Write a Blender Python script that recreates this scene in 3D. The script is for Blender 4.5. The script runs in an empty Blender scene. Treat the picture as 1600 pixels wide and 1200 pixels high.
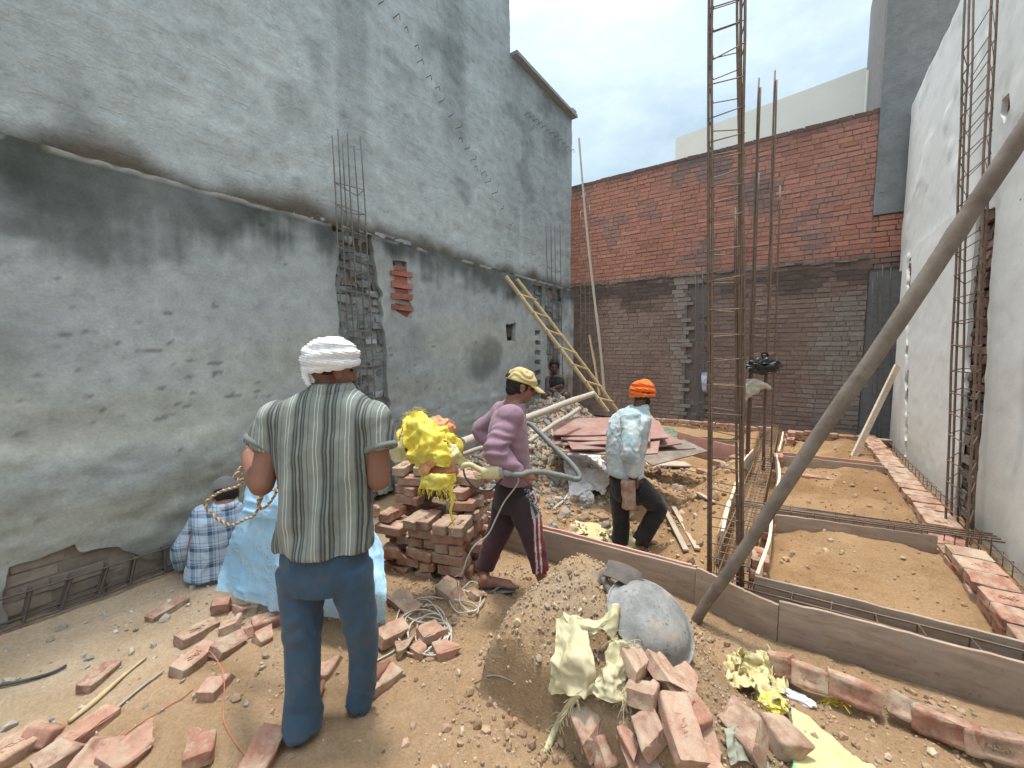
import bpy, bmesh, math, random
import numpy as np
from mathutils import Matrix, Vector, Quaternion, Euler
sc = bpy.context.scene
COL = sc.collection
R_ = math.radians
rnd = random.Random(7)

# ---------------------------------------------------------------- camera
HC, FPX, YAW, PIT = 1.6, 634.0, 34.8, 4.7
cam_d = bpy.data.cameras.new('camera')
cam = bpy.data.objects.new('camera', cam_d); COL.objects.link(cam)
cam.location = (0, 0, HC)
cam.rotation_euler = (R_(90 - PIT), 0, R_(YAW))
cam_d.sensor_width = 36; cam_d.lens = FPX / 1600 * 36
cam_d.clip_start = 0.05; cam_d.clip_end = 500
sc.camera = cam

# ---------------------------------------------------------------- sky, sun, exposure
SUN = Vector((-0.10, 0.12, 1.0)).normalized()
w = bpy.data.worlds.new('World'); sc.world = w; w.use_nodes = True
nt = w.node_tree; nt.nodes.clear()
def wn(t, **k):
    n = nt.nodes.new(t)
    for a, b in k.items(): setattr(n, a, b)
    return n
sky = wn('ShaderNodeTexSky', sky_type='NISHITA', sun_disc=False)
sky.sun_elevation = math.asin(SUN.z); sky.sun_rotation = math.atan2(SUN.x, SUN.y)
sky.dust_density = 3.0; sky.air_density = 1.2; sky.ozone_density = 1.5
tc = wn('ShaderNodeTexCoord'); mp = wn('ShaderNodeMapping'); mp.inputs['Scale'].default_value = (1.0, 1.0, 2.2)
n1 = wn('ShaderNodeTexNoise'); n1.inputs['Scale'].default_value = 2.6; n1.inputs['Detail'].default_value = 9; n1.inputs['Roughness'].default_value = 0.62
rp = wn('ShaderNodeValToRGB'); rp.color_ramp.elements[0].position = 0.36; rp.color_ramp.elements[1].position = 0.62
rp.color_ramp.elements[0].color = (0.45, 0.45, 0.45, 1); rp.color_ramp.elements[1].color = (0.95, 0.95, 0.95, 1)
mx = wn('ShaderNodeMix', data_type='RGBA'); mx.inputs[7].default_value = (6.2, 6.9, 7.2, 1)
bg = wn('ShaderNodeBackground'); bg.inputs['Strength'].default_value = 0.15
ow = wn('ShaderNodeOutputWorld')
L = nt.links.new
L(tc.outputs['Generated'], mp.inputs[0]); L(mp.outputs[0], n1.inputs['Vector']); L(n1.outputs['Fac'], rp.inputs[0])
# hazy sky: brightest round the high sun, paler blue towards the horizon
sz = wn('ShaderNodeSeparateXYZ'); L(tc.outputs['Generated'], sz.inputs[0]); gr = wn('ShaderNodeValToRGB'); L(sz.outputs[2], gr.inputs[0])
while len(gr.color_ramp.elements) < 5: gr.color_ramp.elements.new(0.5)
for e, (p, c) in zip(gr.color_ramp.elements, [(.25, (.32, .385, .42)), (.45, (.43, .475, .495)), (.60, (.66, .68, .69)), (.82, (1.25, 1.28, 1.30)), (1.0, (1.6, 1.62, 1.65))]): e.position = p; e.color = c + (1,)
ml = wn('ShaderNodeMix', data_type='RGBA', blend_type='MULTIPLY'); ml.inputs[0].default_value = 1.0
L(mx.outputs[2], ml.inputs[6]); L(gr.outputs[0], ml.inputs[7])
L(rp.outputs[0], mx.inputs[0]); L(sky.outputs[0], mx.inputs[6]); L(ml.outputs[2], bg.inputs[0]); L(bg.outputs[0], ow.inputs[0])
sl = bpy.data.lights.new('sun', 'SUN'); sl.energy = 1.75; sl.angle = R_(6); sl.color = (1.0, 0.95, 0.87)
so = bpy.data.objects.new('sun', sl); COL.objects.link(so); so.location = (-2, -1, 15)
so.rotation_euler = (-SUN).to_track_quat('-Z', 'Y').to_euler()
sc.view_settings.view_transform = 'Standard'; sc.view_settings.look = 'None'
sc.view_settings.exposure = 1.0; sc.view_settings.gamma = 1.0

# ---------------------------------------------------------------- points seen in the photograph, turned into metres
_y, _p = R_(YAW), R_(PIT)
VF = np.array([-math.sin(_y) * math.cos(_p), math.cos(_y) * math.cos(_p), -math.sin(_p)])
VR = np.array([math.cos(_y), math.sin(_y), 0.0]); VU = np.cross(VR, VF)
FH = np.array([-math.sin(_y), math.cos(_y), 0.0]); UP = np.array([0, 0, 1.0])
EYE = np.array([0, 0, HC])
def ray(x, y): return VF * FPX + VR * (x - 800) + VU * (600 - y)
def gz(x, y, z=0.0): d = ray(x, y); return EYE + d * ((z - HC) / d[2])
def gx(x, y, X): d = ray(x, y); return EYE + d * (X / d[0])
def gy(x, y, Y): d = ray(x, y); return EYE + d * (Y / d[1])
def gd(x, y, D): return EYE + ray(x, y) * (D / FPX)

# ---------------------------------------------------------------- noise
def _hash(i, j, k, s):
    h = (i * 374761393 + j * 668265263 + k * 2147483647 + s * 1274126177) & 0xFFFFFFFF
    h = ((h ^ (h >> 13)) * 1274126177) & 0xFFFFFFFF
    h = ((h ^ (h >> 16)) * 2246822519) & 0xFFFFFFFF
    return ((h ^ (h >> 15)) & 0xFFFFFF) / float(0xFFFFFF)
def vn(P, s=0):
    P = np.asarray(P, float); I = np.floor(P).astype(np.int64); f = P - I; u = f * f * f * (f * (f * 6 - 15) + 10)
    i, j, k = I[..., 0], I[..., 1], I[..., 2]; a, b, c = u[..., 0], u[..., 1], u[..., 2]
    def H(x, y, z): return _hash(i + x, j + y, k + z, s)
    def mix(p, q, t): return p + (q - p) * t
    return mix(mix(mix(H(0,0,0), H(1,0,0), a), mix(H(0,1,0), H(1,1,0), a), b),
               mix(mix(H(0,0,1), H(1,0,1), a), mix(H(0,1,1), H(1,1,1), a), b), c) * 2 - 1
def fbm(P, o=4, s=0, g=0.5):
    P = np.asarray(P, float); r = 0; a = 1.0; t = 0
    for q in range(o): r = r + a * vn(P * (2.03 ** q) + q * 17.3, s + q); t += a; a *= g
    return r / t
def xyz(x, y, z=0.0):
    x, y, z = np.broadcast_arrays(np.asarray(x, float), np.asarray(y, float), np.asarray(z, float))
    return np.stack([x, y, z], -1)
def ss(a, b, x): t = np.clip((np.asarray(x, float) - a) / (b - a), 0, 1); return t * t * (3 - 2 * t)
def nrm(v): v = np.asarray(v, float); return v / (np.linalg.norm(v) + 1e-12)
def lerp(a, b, t): return a + (b - a) * t

# ---------------------------------------------------------------- mesh builder
ROOTM = {}
def catmull(pts, n=4):
    P = np.asarray(pts, float)
    if len(P) == 2 and n > 1: return P[0] + (P[1] - P[0]) * np.linspace(0, 1, n + 1)[:, None]
    if len(P) < 3 or n < 2: return P
    Q = np.vstack([2 * P[0] - P[1], P, 2 * P[-1] - P[-2]]); out = []
    for i in range(1, len(Q) - 2):
        p0, p1, p2, p3 = Q[i - 1], Q[i], Q[i + 1], Q[i + 2]
        for k in range(n):
            t = k / n
            out.append(0.5 * (2 * p1 + (p2 - p0) * t + (2 * p0 - 5 * p1 + 4 * p2 - p3) * t * t + (3 * p1 - p0 - 3 * p2 + p3) * t ** 3))
    out.append(P[-1]); return np.array(out)
class MB:
    def __init__(s): s.v = []; s.f = []; s.c = []; s.n = 0; s.uv = None
    def add(s, vs, fs, col=(1, 1, 1)):
        vs = np.asarray(vs, float).reshape(-1, 3); s.v.append(vs)
        s.f += [tuple(int(i) + s.n for i in q) for q in fs]
        c = np.asarray(col, float)
        if c.ndim == 1: c = np.tile(c[:3], (len(vs), 1))
        s.c.append(c); s.n += len(vs); return s
    def V(s): return np.vstack(s.v) if s.v else np.zeros((0, 3))
    def C(s): return np.vstack(s.c)
    def box(s, c, size, rot=None, col=(1, 1, 1), jit=0.0):
        h = np.asarray(size, float) / 2
        vs = np.array([[x, y, z] for x in (-1, 1) for y in (-1, 1) for z in (-1, 1)], float) * h
        if jit: vs += np.array([[rnd.uniform(-jit, jit) for _ in range(3)] for _ in range(8)])
        if rot is not None:
            M = np.array(rot if isinstance(rot, Matrix) else Euler(rot).to_matrix())
            vs = vs @ M.T
        return s.add(vs + np.asarray(c, float), [(0,1,3,2),(4,6,7,5),(0,4,5,1),(2,3,7,6),(0,2,6,4),(1,5,7,3)], col)
    def bar(s, a, b, wd, th, up=(0, 0, 1), col=(1, 1, 1)):
        a = np.asarray(a, float); b = np.asarray(b, float); d = b - a; l = np.linalg.norm(d); x = d / l
        y = nrm(np.cross(up, x)); z = np.cross(x, y)
        vs = [(a if i == 0 else b) + y * j * wd / 2 + z * k * th / 2 for i in (0, 1) for j in (-1, 1) for k in (-1, 1)]
        return s.add(vs, [(0,1,3,2),(4,6,7,5),(0,4,5,1),(2,3,7,6),(0,2,6,4),(1,5,7,3)], col)
    def tube(s, pts, r, n=8, col=(1, 1, 1), sm=1, flat=1.0, lat=None, closed=False, dome=False):
        P = np.asarray(pts, float); rr = np.asarray(r, float) if np.ndim(r) else np.full(len(P), float(r))
        if sm > 1 and len(P) > 2:
            rr = catmull(np.c_[rr, rr, rr], sm)[:, 0]; P = catmull(P, sm)
        m = len(P); T = np.zeros_like(P)
        T[1:-1] = P[2:] - P[:-2]; T[0] = P[1] - P[0]; T[-1] = P[-1] - P[-2]
        if closed: T[0] = T[-1] = P[1] - P[-2]
        T /= (np.linalg.norm(T, axis=1, keepdims=True) + 1e-12)
        if dome and not closed:
            e0 = [(P[0] - T[0] * rr[0] * k, rr[0] * math.sqrt(max(1 - k * k, 0))) for k in (0.92, 0.7, 0.4)]
            e1 = [(P[-1] + T[-1] * rr[-1] * k, rr[-1] * math.sqrt(max(1 - k * k, 0))) for k in (0.4, 0.7, 0.92)]
            P = np.vstack([[e[0] for e in e0], P, [e[0] for e in e1]]); rr = np.r_[[e[1] for e in e0], rr, [e[1] for e in e1]]
            T = np.vstack([[T[0]] * 3, T, [T[-1]] * 3]); m = len(P)
        ref = nrm(lat) if lat is not None else (np.array([0, 0, 1.0]) if abs(T[0][2]) < 0.9 else np.array([1.0, 0, 0]))
        vs = []
        for i in range(m):
            a = ref - T[i] * (ref @ T[i]); a = nrm(a)
            if lat is None: ref = a
            b = np.cross(T[i], a)
            for k in range(n):
                t = 2 * math.pi * k / n
                vs.append(P[i] + (a * math.cos(t) + b * math.sin(t) * flat) * rr[i])
        fs = [(i * n + k, i * n + (k + 1) % n, (i + 1) * n + (k + 1) % n, (i + 1) * n + k) for i in range(m - 1) for k in range(n)]
        if not closed: fs += [tuple(range(n - 1, -1, -1)), tuple((m - 1) * n + k for k in range(n))]
        return s.add(vs, fs, col)
    def loft(s, secs, e1, e2, n=24, sm=4, col=(1, 1, 1), power=2.0):
        A = np.array([list(c) + [a, b] for c, a, b in secs], float)
        if sm > 1: A = catmull(A, sm)
        e1 = nrm(e1); e2 = nrm(e2); vs = []
        for q in A:
            for k in range(n):
                t = 2 * math.pi * k / n; cx, sx = math.cos(t), math.sin(t)
                g = (abs(cx) ** power + abs(sx) ** power) ** (-1 / power)
                vs.append(q[:3] + e1 * cx * g * q[3] + e2 * sx * g * q[4])
        m = len(A)
        fs = [(i * n + k, i * n + (k + 1) % n, (i + 1) * n + (k + 1) % n, (i + 1) * n + k) for i in range(m - 1) for k in range(n)]
        fs += [tuple(range(n - 1, -1, -1)), tuple((m - 1) * n + k for k in range(n))]
        return s.add(vs, fs, col)
    def ell(s, c, r, e1=(1, 0, 0), e2=(0, 1, 0), e3=(0, 0, 1), nu=20, nv=12, col=(1, 1, 1)):
        c = np.asarray(c, float); e1, e2, e3 = map(nrm, (e1, e2, e3)); vs = []; 
        for i in range(nv + 1):
            ph = math.pi * i / nv
            for k in range(nu):
                t = 2 * math.pi * k / nu
                vs.append(c + e1 * r[0] * math.sin(ph) * math.cos(t) + e2 * r[1] * math.sin(ph) * math.sin(t) + e3 * r[2] * math.cos(ph))
        fs = [(i * nu + k, (i + 1) * nu + k, (i + 1) * nu + (k + 1) % nu, i * nu + (k + 1) % nu) for i in range(nv) for k in range(nu)]
        return s.add(vs, fs, col)
    def grid(s, P, col=(1, 1, 1), mask=None):
        P = np.asarray(P, float); a, b = P.shape[:2]
        fs = [(i * b + j, (i + 1) * b + j, (i + 1) * b + j + 1, i * b + j + 1) for i in range(a - 1) for j in range(b - 1) if mask is None or mask[i, j]]
        c = np.asarray(col, float)
        return s.add(P.reshape(-1, 3), fs, c.reshape(-1, 3) if c.ndim == 3 else c)
    def sheet(s, P, th, col=(1, 1, 1)):                       # a grid of points given a thickness
        P = np.asarray(P, float); a, b = P.shape[:2]
        du = np.gradient(P, axis=0); dv = np.gradient(P, axis=1); N = np.cross(du, dv); N /= (np.linalg.norm(N, axis=-1, keepdims=True) + 1e-9)
        Q = P - N * th; n0 = a * b
        fs = [(i * b + j, (i + 1) * b + j, (i + 1) * b + j + 1, i * b + j + 1) for i in range(a - 1) for j in range(b - 1)]
        fs += [tuple(n0 + q for q in reversed(f)) for f in fs]
        rim = [(i, 0) for i in range(a)] + [(a - 1, j) for j in range(1, b)] + [(i, b - 1) for i in range(a - 2, -1, -1)] + [(0, j) for j in range(b - 2, 0, -1)]
        rim = [i * b + j for i, j in rim]
        fs += [(rim[k], rim[(k + 1) % len(rim)], n0 + rim[(k + 1) % len(rim)], n0 + rim[k]) for k in range(len(rim))]
        c = np.asarray(col, float)
        if c.ndim == 3: c = np.vstack([c.reshape(-1, 3)] * 2)
        return s.add(np.vstack([P.reshape(-1, 3), Q.reshape(-1, 3)]), fs, c)
    def mesh(s, name, Minv=None, smooth=None):
        V = s.V()
        if Minv is not None:
            A = np.array(Minv); V = V @ A[:3, :3].T + A[:3, 3]
        me = bpy.data.meshes.new(name); me.from_pydata(V.tolist(), [], s.f); me.update()
        at = me.color_attributes.new('Col', 'FLOAT_COLOR', 'POINT')
        C = np.c_[s.C(), np.ones(s.n)]; at.data.foreach_set('color', C.ravel().astype(np.float32))
        if smooth is not None:
            me.polygons.foreach_set('use_smooth', [True] * len(me.polygons))
            if smooth < 180: me.set_sharp_from_angle(angle=R_(smooth))
        return me
    def build(s, name, m, parent=None, smooth=None, label=None, cat=None, group=None, kind=None, fix=False):
        Mi = None
        if parent is not None:
            Mi = ROOTM[parent.name]
        me = s.mesh(name, Mi, smooth)
        if fix:
            bm = bmesh.new(); bm.from_mesh(me); bmesh.ops.recalc_face_normals(bm, faces=bm.faces); bm.to_mesh(me); bm.free()
        me.materials.append(m)
        o = bpy.data.objects.new(name, me); COL.objects.link(o)
        if parent is not None: o.parent = parent; ROOTM[o.name] = ROOTM[parent.name]
        return tag(o, label, cat, group, kind)
    def solo(s, name, m, label, cat, group=None, kind=None, smooth=None, base=None, fix=False):   # a thing that is one mesh, origin at its base
        V = s.V(); b = np.array([V[:, 0].mean(), V[:, 1].mean(), V[:, 2].min()]) if base is None else np.asarray(base, float)
        o = bpy.data.objects.new(name, s.mesh(name, Matrix.Translation(Vector(-b)), smooth)); COL.objects.link(o); o.location = b
        if fix:
            bm = bmesh.new(); bm.from_mesh(o.data); bmesh.ops.recalc_face_normals(bm, faces=bm.faces); bm.to_mesh(o.data); bm.free()
        o.data.materials.append(m); ROOTM[o.name] = Matrix.Translation(Vector(-b))
        return tag(o, label, cat, group, kind)
def tag(o, label=None, cat=None, group=None, kind=None):
    for k, v in (('label', label), ('category', cat), ('group', group), ('kind', kind)):
        if v: o[k] = v
    return o
def root(name, loc, label, cat, group=None, rz=0.0, kind=None):
    o = bpy.data.objects.new(name, None); COL.objects.link(o); o.empty_display_size = 0.1
    o.location = Vector(loc); o.rotation_euler = (0, 0, rz)
    ROOTM[o.name] = (Matrix.Translation(Vector(loc)) @ Matrix.Rotation(rz, 4, 'Z')).inverted()
    return tag(o, label, cat, group, kind)
def sculpt(mb, vox, it=3, disp=None):                        # one continuous skin over overlapping closed shells
    me = mb.mesh('tmp'); o = bpy.data.objects.new('tmp', me); COL.objects.link(o)
    m = o.modifiers.new('r', 'REMESH'); m.mode = 'VOXEL'; m.voxel_size = vox; m.use_smooth_shade = True
    if it: q = o.modifiers.new('s', 'SMOOTH'); q.iterations = it; q.factor = 0.5
    dg = bpy.context.evaluated_depsgraph_get(); ev = o.evaluated_get(dg); m2 = bpy.data.meshes.new_from_object(ev)
    n = len(m2.vertices); V = np.zeros(n * 3); m2.vertices.foreach_get('co', V); V = V.reshape(-1, 3)
    N = np.zeros(n * 3); m2.vertices.foreach_get('normal', N); N = N.reshape(-1, 3)
    F = [tuple(p.vertices) for p in m2.polygons]
    bpy.data.objects.remove(o); bpy.data.meshes.remove(me); bpy.data.meshes.remove(m2)
    if disp is not None: V = V + N * disp(V)[:, None]
    r = MB(); r.add(V, F); return r

# ---------------------------------------------------------------- materials
class G:                                                       # tiny node-graph helper
    def __init__(s, name):
        s.m = bpy.data.materials.new(name); s.m.use_nodes = True; s.t = s.m.node_tree; s.b = s.t.nodes['Principled BSDF']
    def n(s, t, **k):
        q = s.t.nodes.new(t)
        for a, b in k.items(): setattr(q, a, b)
        return q
    def l(s, a, b): s.t.links.new(a, b)
    def inp(s, sock, v):
        if hasattr(v, 'is_linked') or hasattr(v, 'links'): s.l(v, sock)
        else: sock.default_value = v
    def math(s, op, a, b=None, c=None):
        q = s.n('ShaderNodeMath', operation=op)
        for i, v in enumerate((a, b, c)):
            if v is not None: s.inp(q.inputs[i], v)
        return q.outputs[0]
    def coord(s, kind='Object', scale=(1, 1, 1)):
        o = s.n('ShaderNodeNewGeometry').outputs['Position'] if kind == 'World' else s.n('ShaderNodeTexCoord').outputs[kind]
        if scale == (1, 1, 1): return o
        q = s.n('ShaderNodeMapping'); q.inputs['Scale'].default_value = scale; s.l(o, q.inputs[0]); return q.outputs[0]
    def noise(s, v, scale, det=5, rough=0.55, dist=0.0):
        q = s.n('ShaderNodeTexNoise'); s.l(v, q.inputs['Vector'])
        q.inputs['Scale'].default_value = scale; q.inputs['Detail'].default_value = det; q.inputs['Roughness'].default_value = rough; q.inputs['Distortion'].default_value = dist
        return q.outputs['Fac']
    def ramp(s, f, stops, mode='LINEAR'):
        q = s.n('ShaderNodeValToRGB'); s.inp(q.inputs[0], f); cr = q.color_ramp; cr.interpolation = mode
        while len(cr.elements) < len(stops): cr.elements.new(0.5)
        for e, (p, c) in zip(cr.elements, stops):
            e.position = p; e.color = (c, c, c, 1) if np.ndim(c) == 0 else tuple(c) + (1,)
        return q.outputs[0]
    def mix(s, f, a, b, mode='MIX'):
        q = s.n('ShaderNodeMix', data_type='RGBA', blend_type=mode); s.inp(q.inputs[0], f)
        for i, v in ((6, a), (7, b)):
            s.inp(q.inputs[i], v if not isinstance(v, tuple) else v + (1,))
        return q.outputs[2]
    def attr(s): return s.n('ShaderNodeVertexColor', layer_name='Col').outputs[0]
    def sep(s, v): return s.n_sep(v)
    def n_sep(s, v): q = s.n('ShaderNodeSeparateXYZ'); s.l(v, q.inputs[0]); return q.outputs
    def done(s, col, rough=0.9, bump=None, bstr=0.3, bdist=0.01, metal=0.0, spec=0.3, sheen=0.0):
        s.inp(s.b.inputs['Base Color'], col if not isinstance(col, tuple) else col + (1,))
        s.inp(s.b.inputs['Roughness'], rough); s.b.inputs['Metallic'].default_value = metal
        s.b.inputs['Specular IOR Level'].default_value = spec
        if sheen: s.b.inputs['Sheen Weight'].default_value = sheen
        if bump is not None:
            q = s.n('ShaderNodeBump'); q.inputs['Strength'].default_value = bstr; q.inputs['Distance'].default_value = bdist
            s.l(bump, q.inputs['Height']); s.l(q.outputs[0], s.b.inputs['Normal'])
        return s.m
def mat(name, c1, c2, scale=6, rough=0.9, bs=60, bstr=0.35, bdist=0.006, attr=False, kind='Object', stretch=(1, 1, 1), spots=None, metal=0.0, spec=0.3, rand=0.0, det=6, lo=0.3, hi=0.7):
    g = G(name); v = g.coord(kind, stretch)
    f = g.noise(v, scale, det, 0.6); col = g.mix(g.ramp(f, [(lo, 0.0), (hi, 1.0)]), c1, c2)
    if attr: col = g.mix(1.0, col, g.attr(), 'MULTIPLY')
    if spots:
        sc_, lo_, hi_, c3 = spots
        col = g.mix(g.ramp(g.noise(v, sc_, 4, 0.7), [(lo_, 0.0), (hi_, 1.0)]), col, c3)
    if rand:
        oi = g.n('ShaderNodeObjectInfo'); col = g.mix(1.0, col, g.ramp(oi.outputs['Random'], [(0.0, 1 - rand), (1.0, 1 + rand)]), 'MULTIPLY')
    return g.done(col, rough, g.noise(v, bs, 6, 0.65), bstr, bdist, metal, spec)
# ================================================================ the setting
XL, XR, YB = -3.65, 1.32, 9.40
# ---- materials of the setting
M = {}
def plaster(name, bscale=26, bstr=0.5, gouge=1.0, bdist=0.012, fine=0.18):
    g = G(name); v = g.coord('World'); a = g.attr()
    f = g.noise(v, 9, 8, 0.62); m = g.noise(v, 55, 5, 0.6)
    col = g.mix(1.0, a, g.ramp(f, [(0.25, 1 - fine), (0.75, 1 + fine)]), 'MULTIPLY')
    col = g.mix(1.0, col, g.ramp(m, [(0.3, 1 - fine * 0.6), (0.7, 1 + fine * 0.5)]), 'MULTIPLY')
    s = g.n('ShaderNodeMapping'); s.inputs['Scale'].default_value = (6, 5, 22); g.l(v, s.inputs[0])
    h = g.ramp(g.noise(s.outputs[0], 1.0, 6, 0.7, 0.5), [(0.30, 0.0), (0.46, 1.0)])
    b = g.math('ADD', g.math('MULTIPLY', h, gouge), g.noise(v, bscale, 8, 0.7))
    return g.done(col, 0.92, b, bstr, bdist)
M['lower'] = plaster('stained_cement_plaster', 30, 0.40, 0.10)
M['upper'] = plaster('rough_cement_plaster', 30, 0.55, 0.55, 0.018)
M['white'] = plaster('off_white_plaster', 20, 0.25, 0.25, 0.008, 0.04)
def brickattr(name, bstr=0.5, fine=0.22):
    g = G(name); v = g.coord('World'); a = g.attr()
    col = g.mix(1.0, a, g.ramp(g.noise(v, 22, 7, 0.65), [(0.25, 1 - fine), (0.75, 1 + fine)]), 'MULTIPLY')
    col = g.mix(g.ramp(g.noise(v, 70, 4, 0.7), [(0.62, 0.0), (0.75, 0.55)]), col, (0.30, 0.27, 0.24))
    return g.done(col, 0.93, g.noise(v, 60, 8, 0.7), bstr, 0.008)
M['brickwork'] = brickattr('weathered_brick')
def earth(name, dry, damp, attr=True):
    g = G(name); v = g.coord('World')
    col = g.mix(g.ramp(g.noise(v, 2.3, 8, 0.62), [(0.32, 0.0), (0.68, 1.0)]), dry, damp)
    if attr: col = g.mix(1.0, col, g.attr(), 'MULTIPLY')
    col = g.mix(1.0, col, g.ramp(g.noise(v, 60, 7, 0.7), [(0.25, 0.72), (0.75, 1.22)]), 'MULTIPLY')
    col = g.mix(g.ramp(g.noise(v, 120, 3, 0.6), [(0.66, 0.0), (0.74, 0.7)]), col, (0.50, 0.44, 0.36))
    b = g.math('ADD', g.noise(v, 28, 8, 0.72), g.math('MULTIPLY', g.noise(v, 140, 5, 0.7), 0.45))
    return g.done(col, 0.96, b, 0.75, 0.03)
M['earth'] = earth('dry_sandy_soil', (0.43, 0.295, 0.178), (0.34, 0.215, 0.115))
M['paint'] = mat('old_cream_paint', (0.78, 0.78, 0.71), (0.72, 0.72, 0.66), 1.5, 0.9, 30, 0.1)

# ---- ground: one sheet with the dug-out yard, the filled cells and the heaps' feet
def ground_z(x, y):
    x = np.asarray(x, float); y = np.asarray(y, float)
    z = -0.05 * ss(1.4, 2.4, y)
    yard = ss(2.78, 3.3, y) * (1 - ss(-1.1, -0.55, x)) * ss(-3.4, -2.6, x)
    z = z - 0.25 * yard
    cell = ss(2.86, 2.95, y) * ss(-0.2, -0.1, x)
    z = z + cell * (0.04 - z)
    # banks of soil against the boards and the kerb, hollows in the middle of the cells
    z = z + cell * 0.15 * np.exp(-((x - 0.78) / 0.34) ** 2) * ss(4.5, 5.3, y) * (.75 + .5 * fbm(xyz(x * 2, y * 1.2), 2, 77))
    z = z + cell * (.045 * fbm(xyz(x * 3, y * 2.4), 3, 78) + .022 * np.maximum(fbm(xyz(x * 9, y * 8), 3, 79), -.1)) * ss(-.1, .1, x) * ss(1.0, .85, x)
    z = z + cell * 0.10 * np.exp(-((x - 0.55) / 0.45) ** 2 - ((y - 3.95) / 0.35) ** 2)
    z = z - cell * 0.06 * np.exp(-((x - 0.3) / 0.4) ** 2 - ((y - 3.3) / 0.4) ** 2)
    z = z + 0.16 * ss(-1.1, -0.5, x) * (1 - cell) * ss(3.2, 4.2, y) * (x < -0.1)
    trench = ss(-0.47, -0.42, x) * (1 - ss(-0.14, -0.10, x)) * ss(2.8, 2.9, y) * (1 - ss(8.9, 9.0, y))
    z = z - trench * (z + 0.12)
    # rubble heap's slope and the orange bank that runs down from it
    heap = 1.02 * np.exp(-((x + 2.95) / 0.80) ** 2 - ((y - 5.75) / 1.05) ** 2)
    heap = heap + 0.55 * np.exp(-((x + 2.75) / 0.75) ** 2 - ((y - 4.15) / 0.95) ** 2)
    heap = heap + 0.26 * np.exp(-((x + 2.35) / 0.8) ** 2 - ((y - 3.25) / 0.5) ** 2)
    heap = heap + 0.22 * np.exp(-((x + 1.5) / 0.7) ** 2 - ((y - 4.6) / 1.0) ** 2)
    z = z + heap * ss(2.72, 3.1, y)
    P = xyz(x, y)
    z = z + 0.035 * fbm(P * 1.7, 4, 3) + 0.016 * fbm(P * 7.0, 4, 11)
    z = z + 0.02 * np.maximum(fbm(P * 11.0, 3, 23), 0) * (0.3 + ss(-2.0, -1.4, x))
    return z
def ground_col(x, y):
    x = np.asarray(x, float); y = np.asarray(y, float); P = xyz(x, y)
    n = fbm(P * 1.3, 4, 31) * 0.25 + fbm(P * 6, 3, 37) * 0.12
    grey = np.clip(ss(-2.15, -2.75, x + n * 1.6) * (1 - ss(2.2, 3.0, y)) + ss(0.1, 0.45, n + 0.5 * np.exp(-((x + 2.8) / 1.0) ** 2 - ((y - 4.8) / 1.6) ** 2)) * ss(2.6, 3.4, y) * (x < -1.6), 0, 1)
    c = np.ones(P.shape); gcol = np.array([1.24, 1.40, 1.62])
    c = c * (1 - grey[..., None]) + gcol * grey[..., None]
    org = ss(2.8, 3.2, y) * (1 - grey); c = c * (1 + org[..., None] * np.array([0.0, -0.06, -0.16]))
    damp = ss(0.18, 0.5, n + 0.18) * ss(2.9, 3.4, y)
    cell = ss(2.9, 3.0, y) * ss(-.15, -.05, x); dmp = cell * ss(.05, .35, fbm(xyz(x * 2.2, y * 1.1), 3, 81) + .5 * np.exp(-((x - .75) / .35) ** 2) * ss(4.6, 5.6, y) - .12)
    return c * (1 - dmp[..., None] * np.array([.22, .27, .34])) * (1 - 0.18 * damp[..., None]) * (1 + 0.35 * n[..., None])
def axis(*segs):
    out = []
    for a, b, st in segs: out += list(np.arange(a, b - 1e-9, st))
    return np.array(out + [segs[-1][1]])
gxs = axis((-60, -12, 4.0), (-12, -5, 0.5), (-5, -3.6, 0.1), (-3.6, 1.4, 0.022), (1.4, 4, 0.2), (4, 60, 4.0))
gys = axis((-40, -4, 3.0), (-4, 0, 0.25), (0, 0.4, 0.06), (0.4, 4.2, 0.022), (4.2, 9.5, 0.045), (9.5, 12, 0.5), (12, 90, 4.0))
GX, GY = np.meshgrid(gxs, gys, indexing='ij')
b = MB(); b.grid(np.stack([GX, GY, ground_z(GX, GY)], -1), ground_col(GX, GY))
b.build('ground', M['earth'], None, 180, kind='structure')
def gp(x, y, dz=0.0): return np.array([x, y, float(ground_z(x, y)) + dz])

# ---- jagged outlines and plaster skins with holes
def jag(pts, amp, step=0.05, seed=0, scale=9.0):
    P = np.array(pts + [pts[0]], float); out = []
    for a, c in zip(P[:-1], P[1:]):
        n = max(1, int(np.linalg.norm(c - a) / step))
        for k in range(n): out.append(a + (c - a) * k / n)
    out = np.array(out); q = xyz(out[:, 0] * scale, out[:, 1] * scale, seed)
    return out + np.stack([vn(q, 5), vn(q + 40, 6)], -1) * amp
def inside(P, poly):
    x, y = P[..., 0], P[..., 1]; r = np.zeros(x.shape, bool); j = len(poly) - 1
    for i in range(len(poly)):
        xi, yi = poly[i]; xj, yj = poly[j]
        if yi != yj: r ^= ((yi > y) != (yj > y)) & (x < (xj - xi) * (y - yi) / (yj - yi) + xi)
        j = i
    return r
def near_poly(P, poly):
    A = np.asarray(poly); B = np.roll(A, -1, 0); best = np.full(len(P), 1e9); out = P.copy()
    for a, c in zip(A, B):
        d = c - a; t = np.clip(((P - a) @ d) / (d @ d + 1e-12), 0, 1); q = a + t[:, None] * d; l = np.linalg.norm(P - q, axis=1)
        m = l < best; best[m] = l[m]; out[m] = q[m]
    return out
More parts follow.
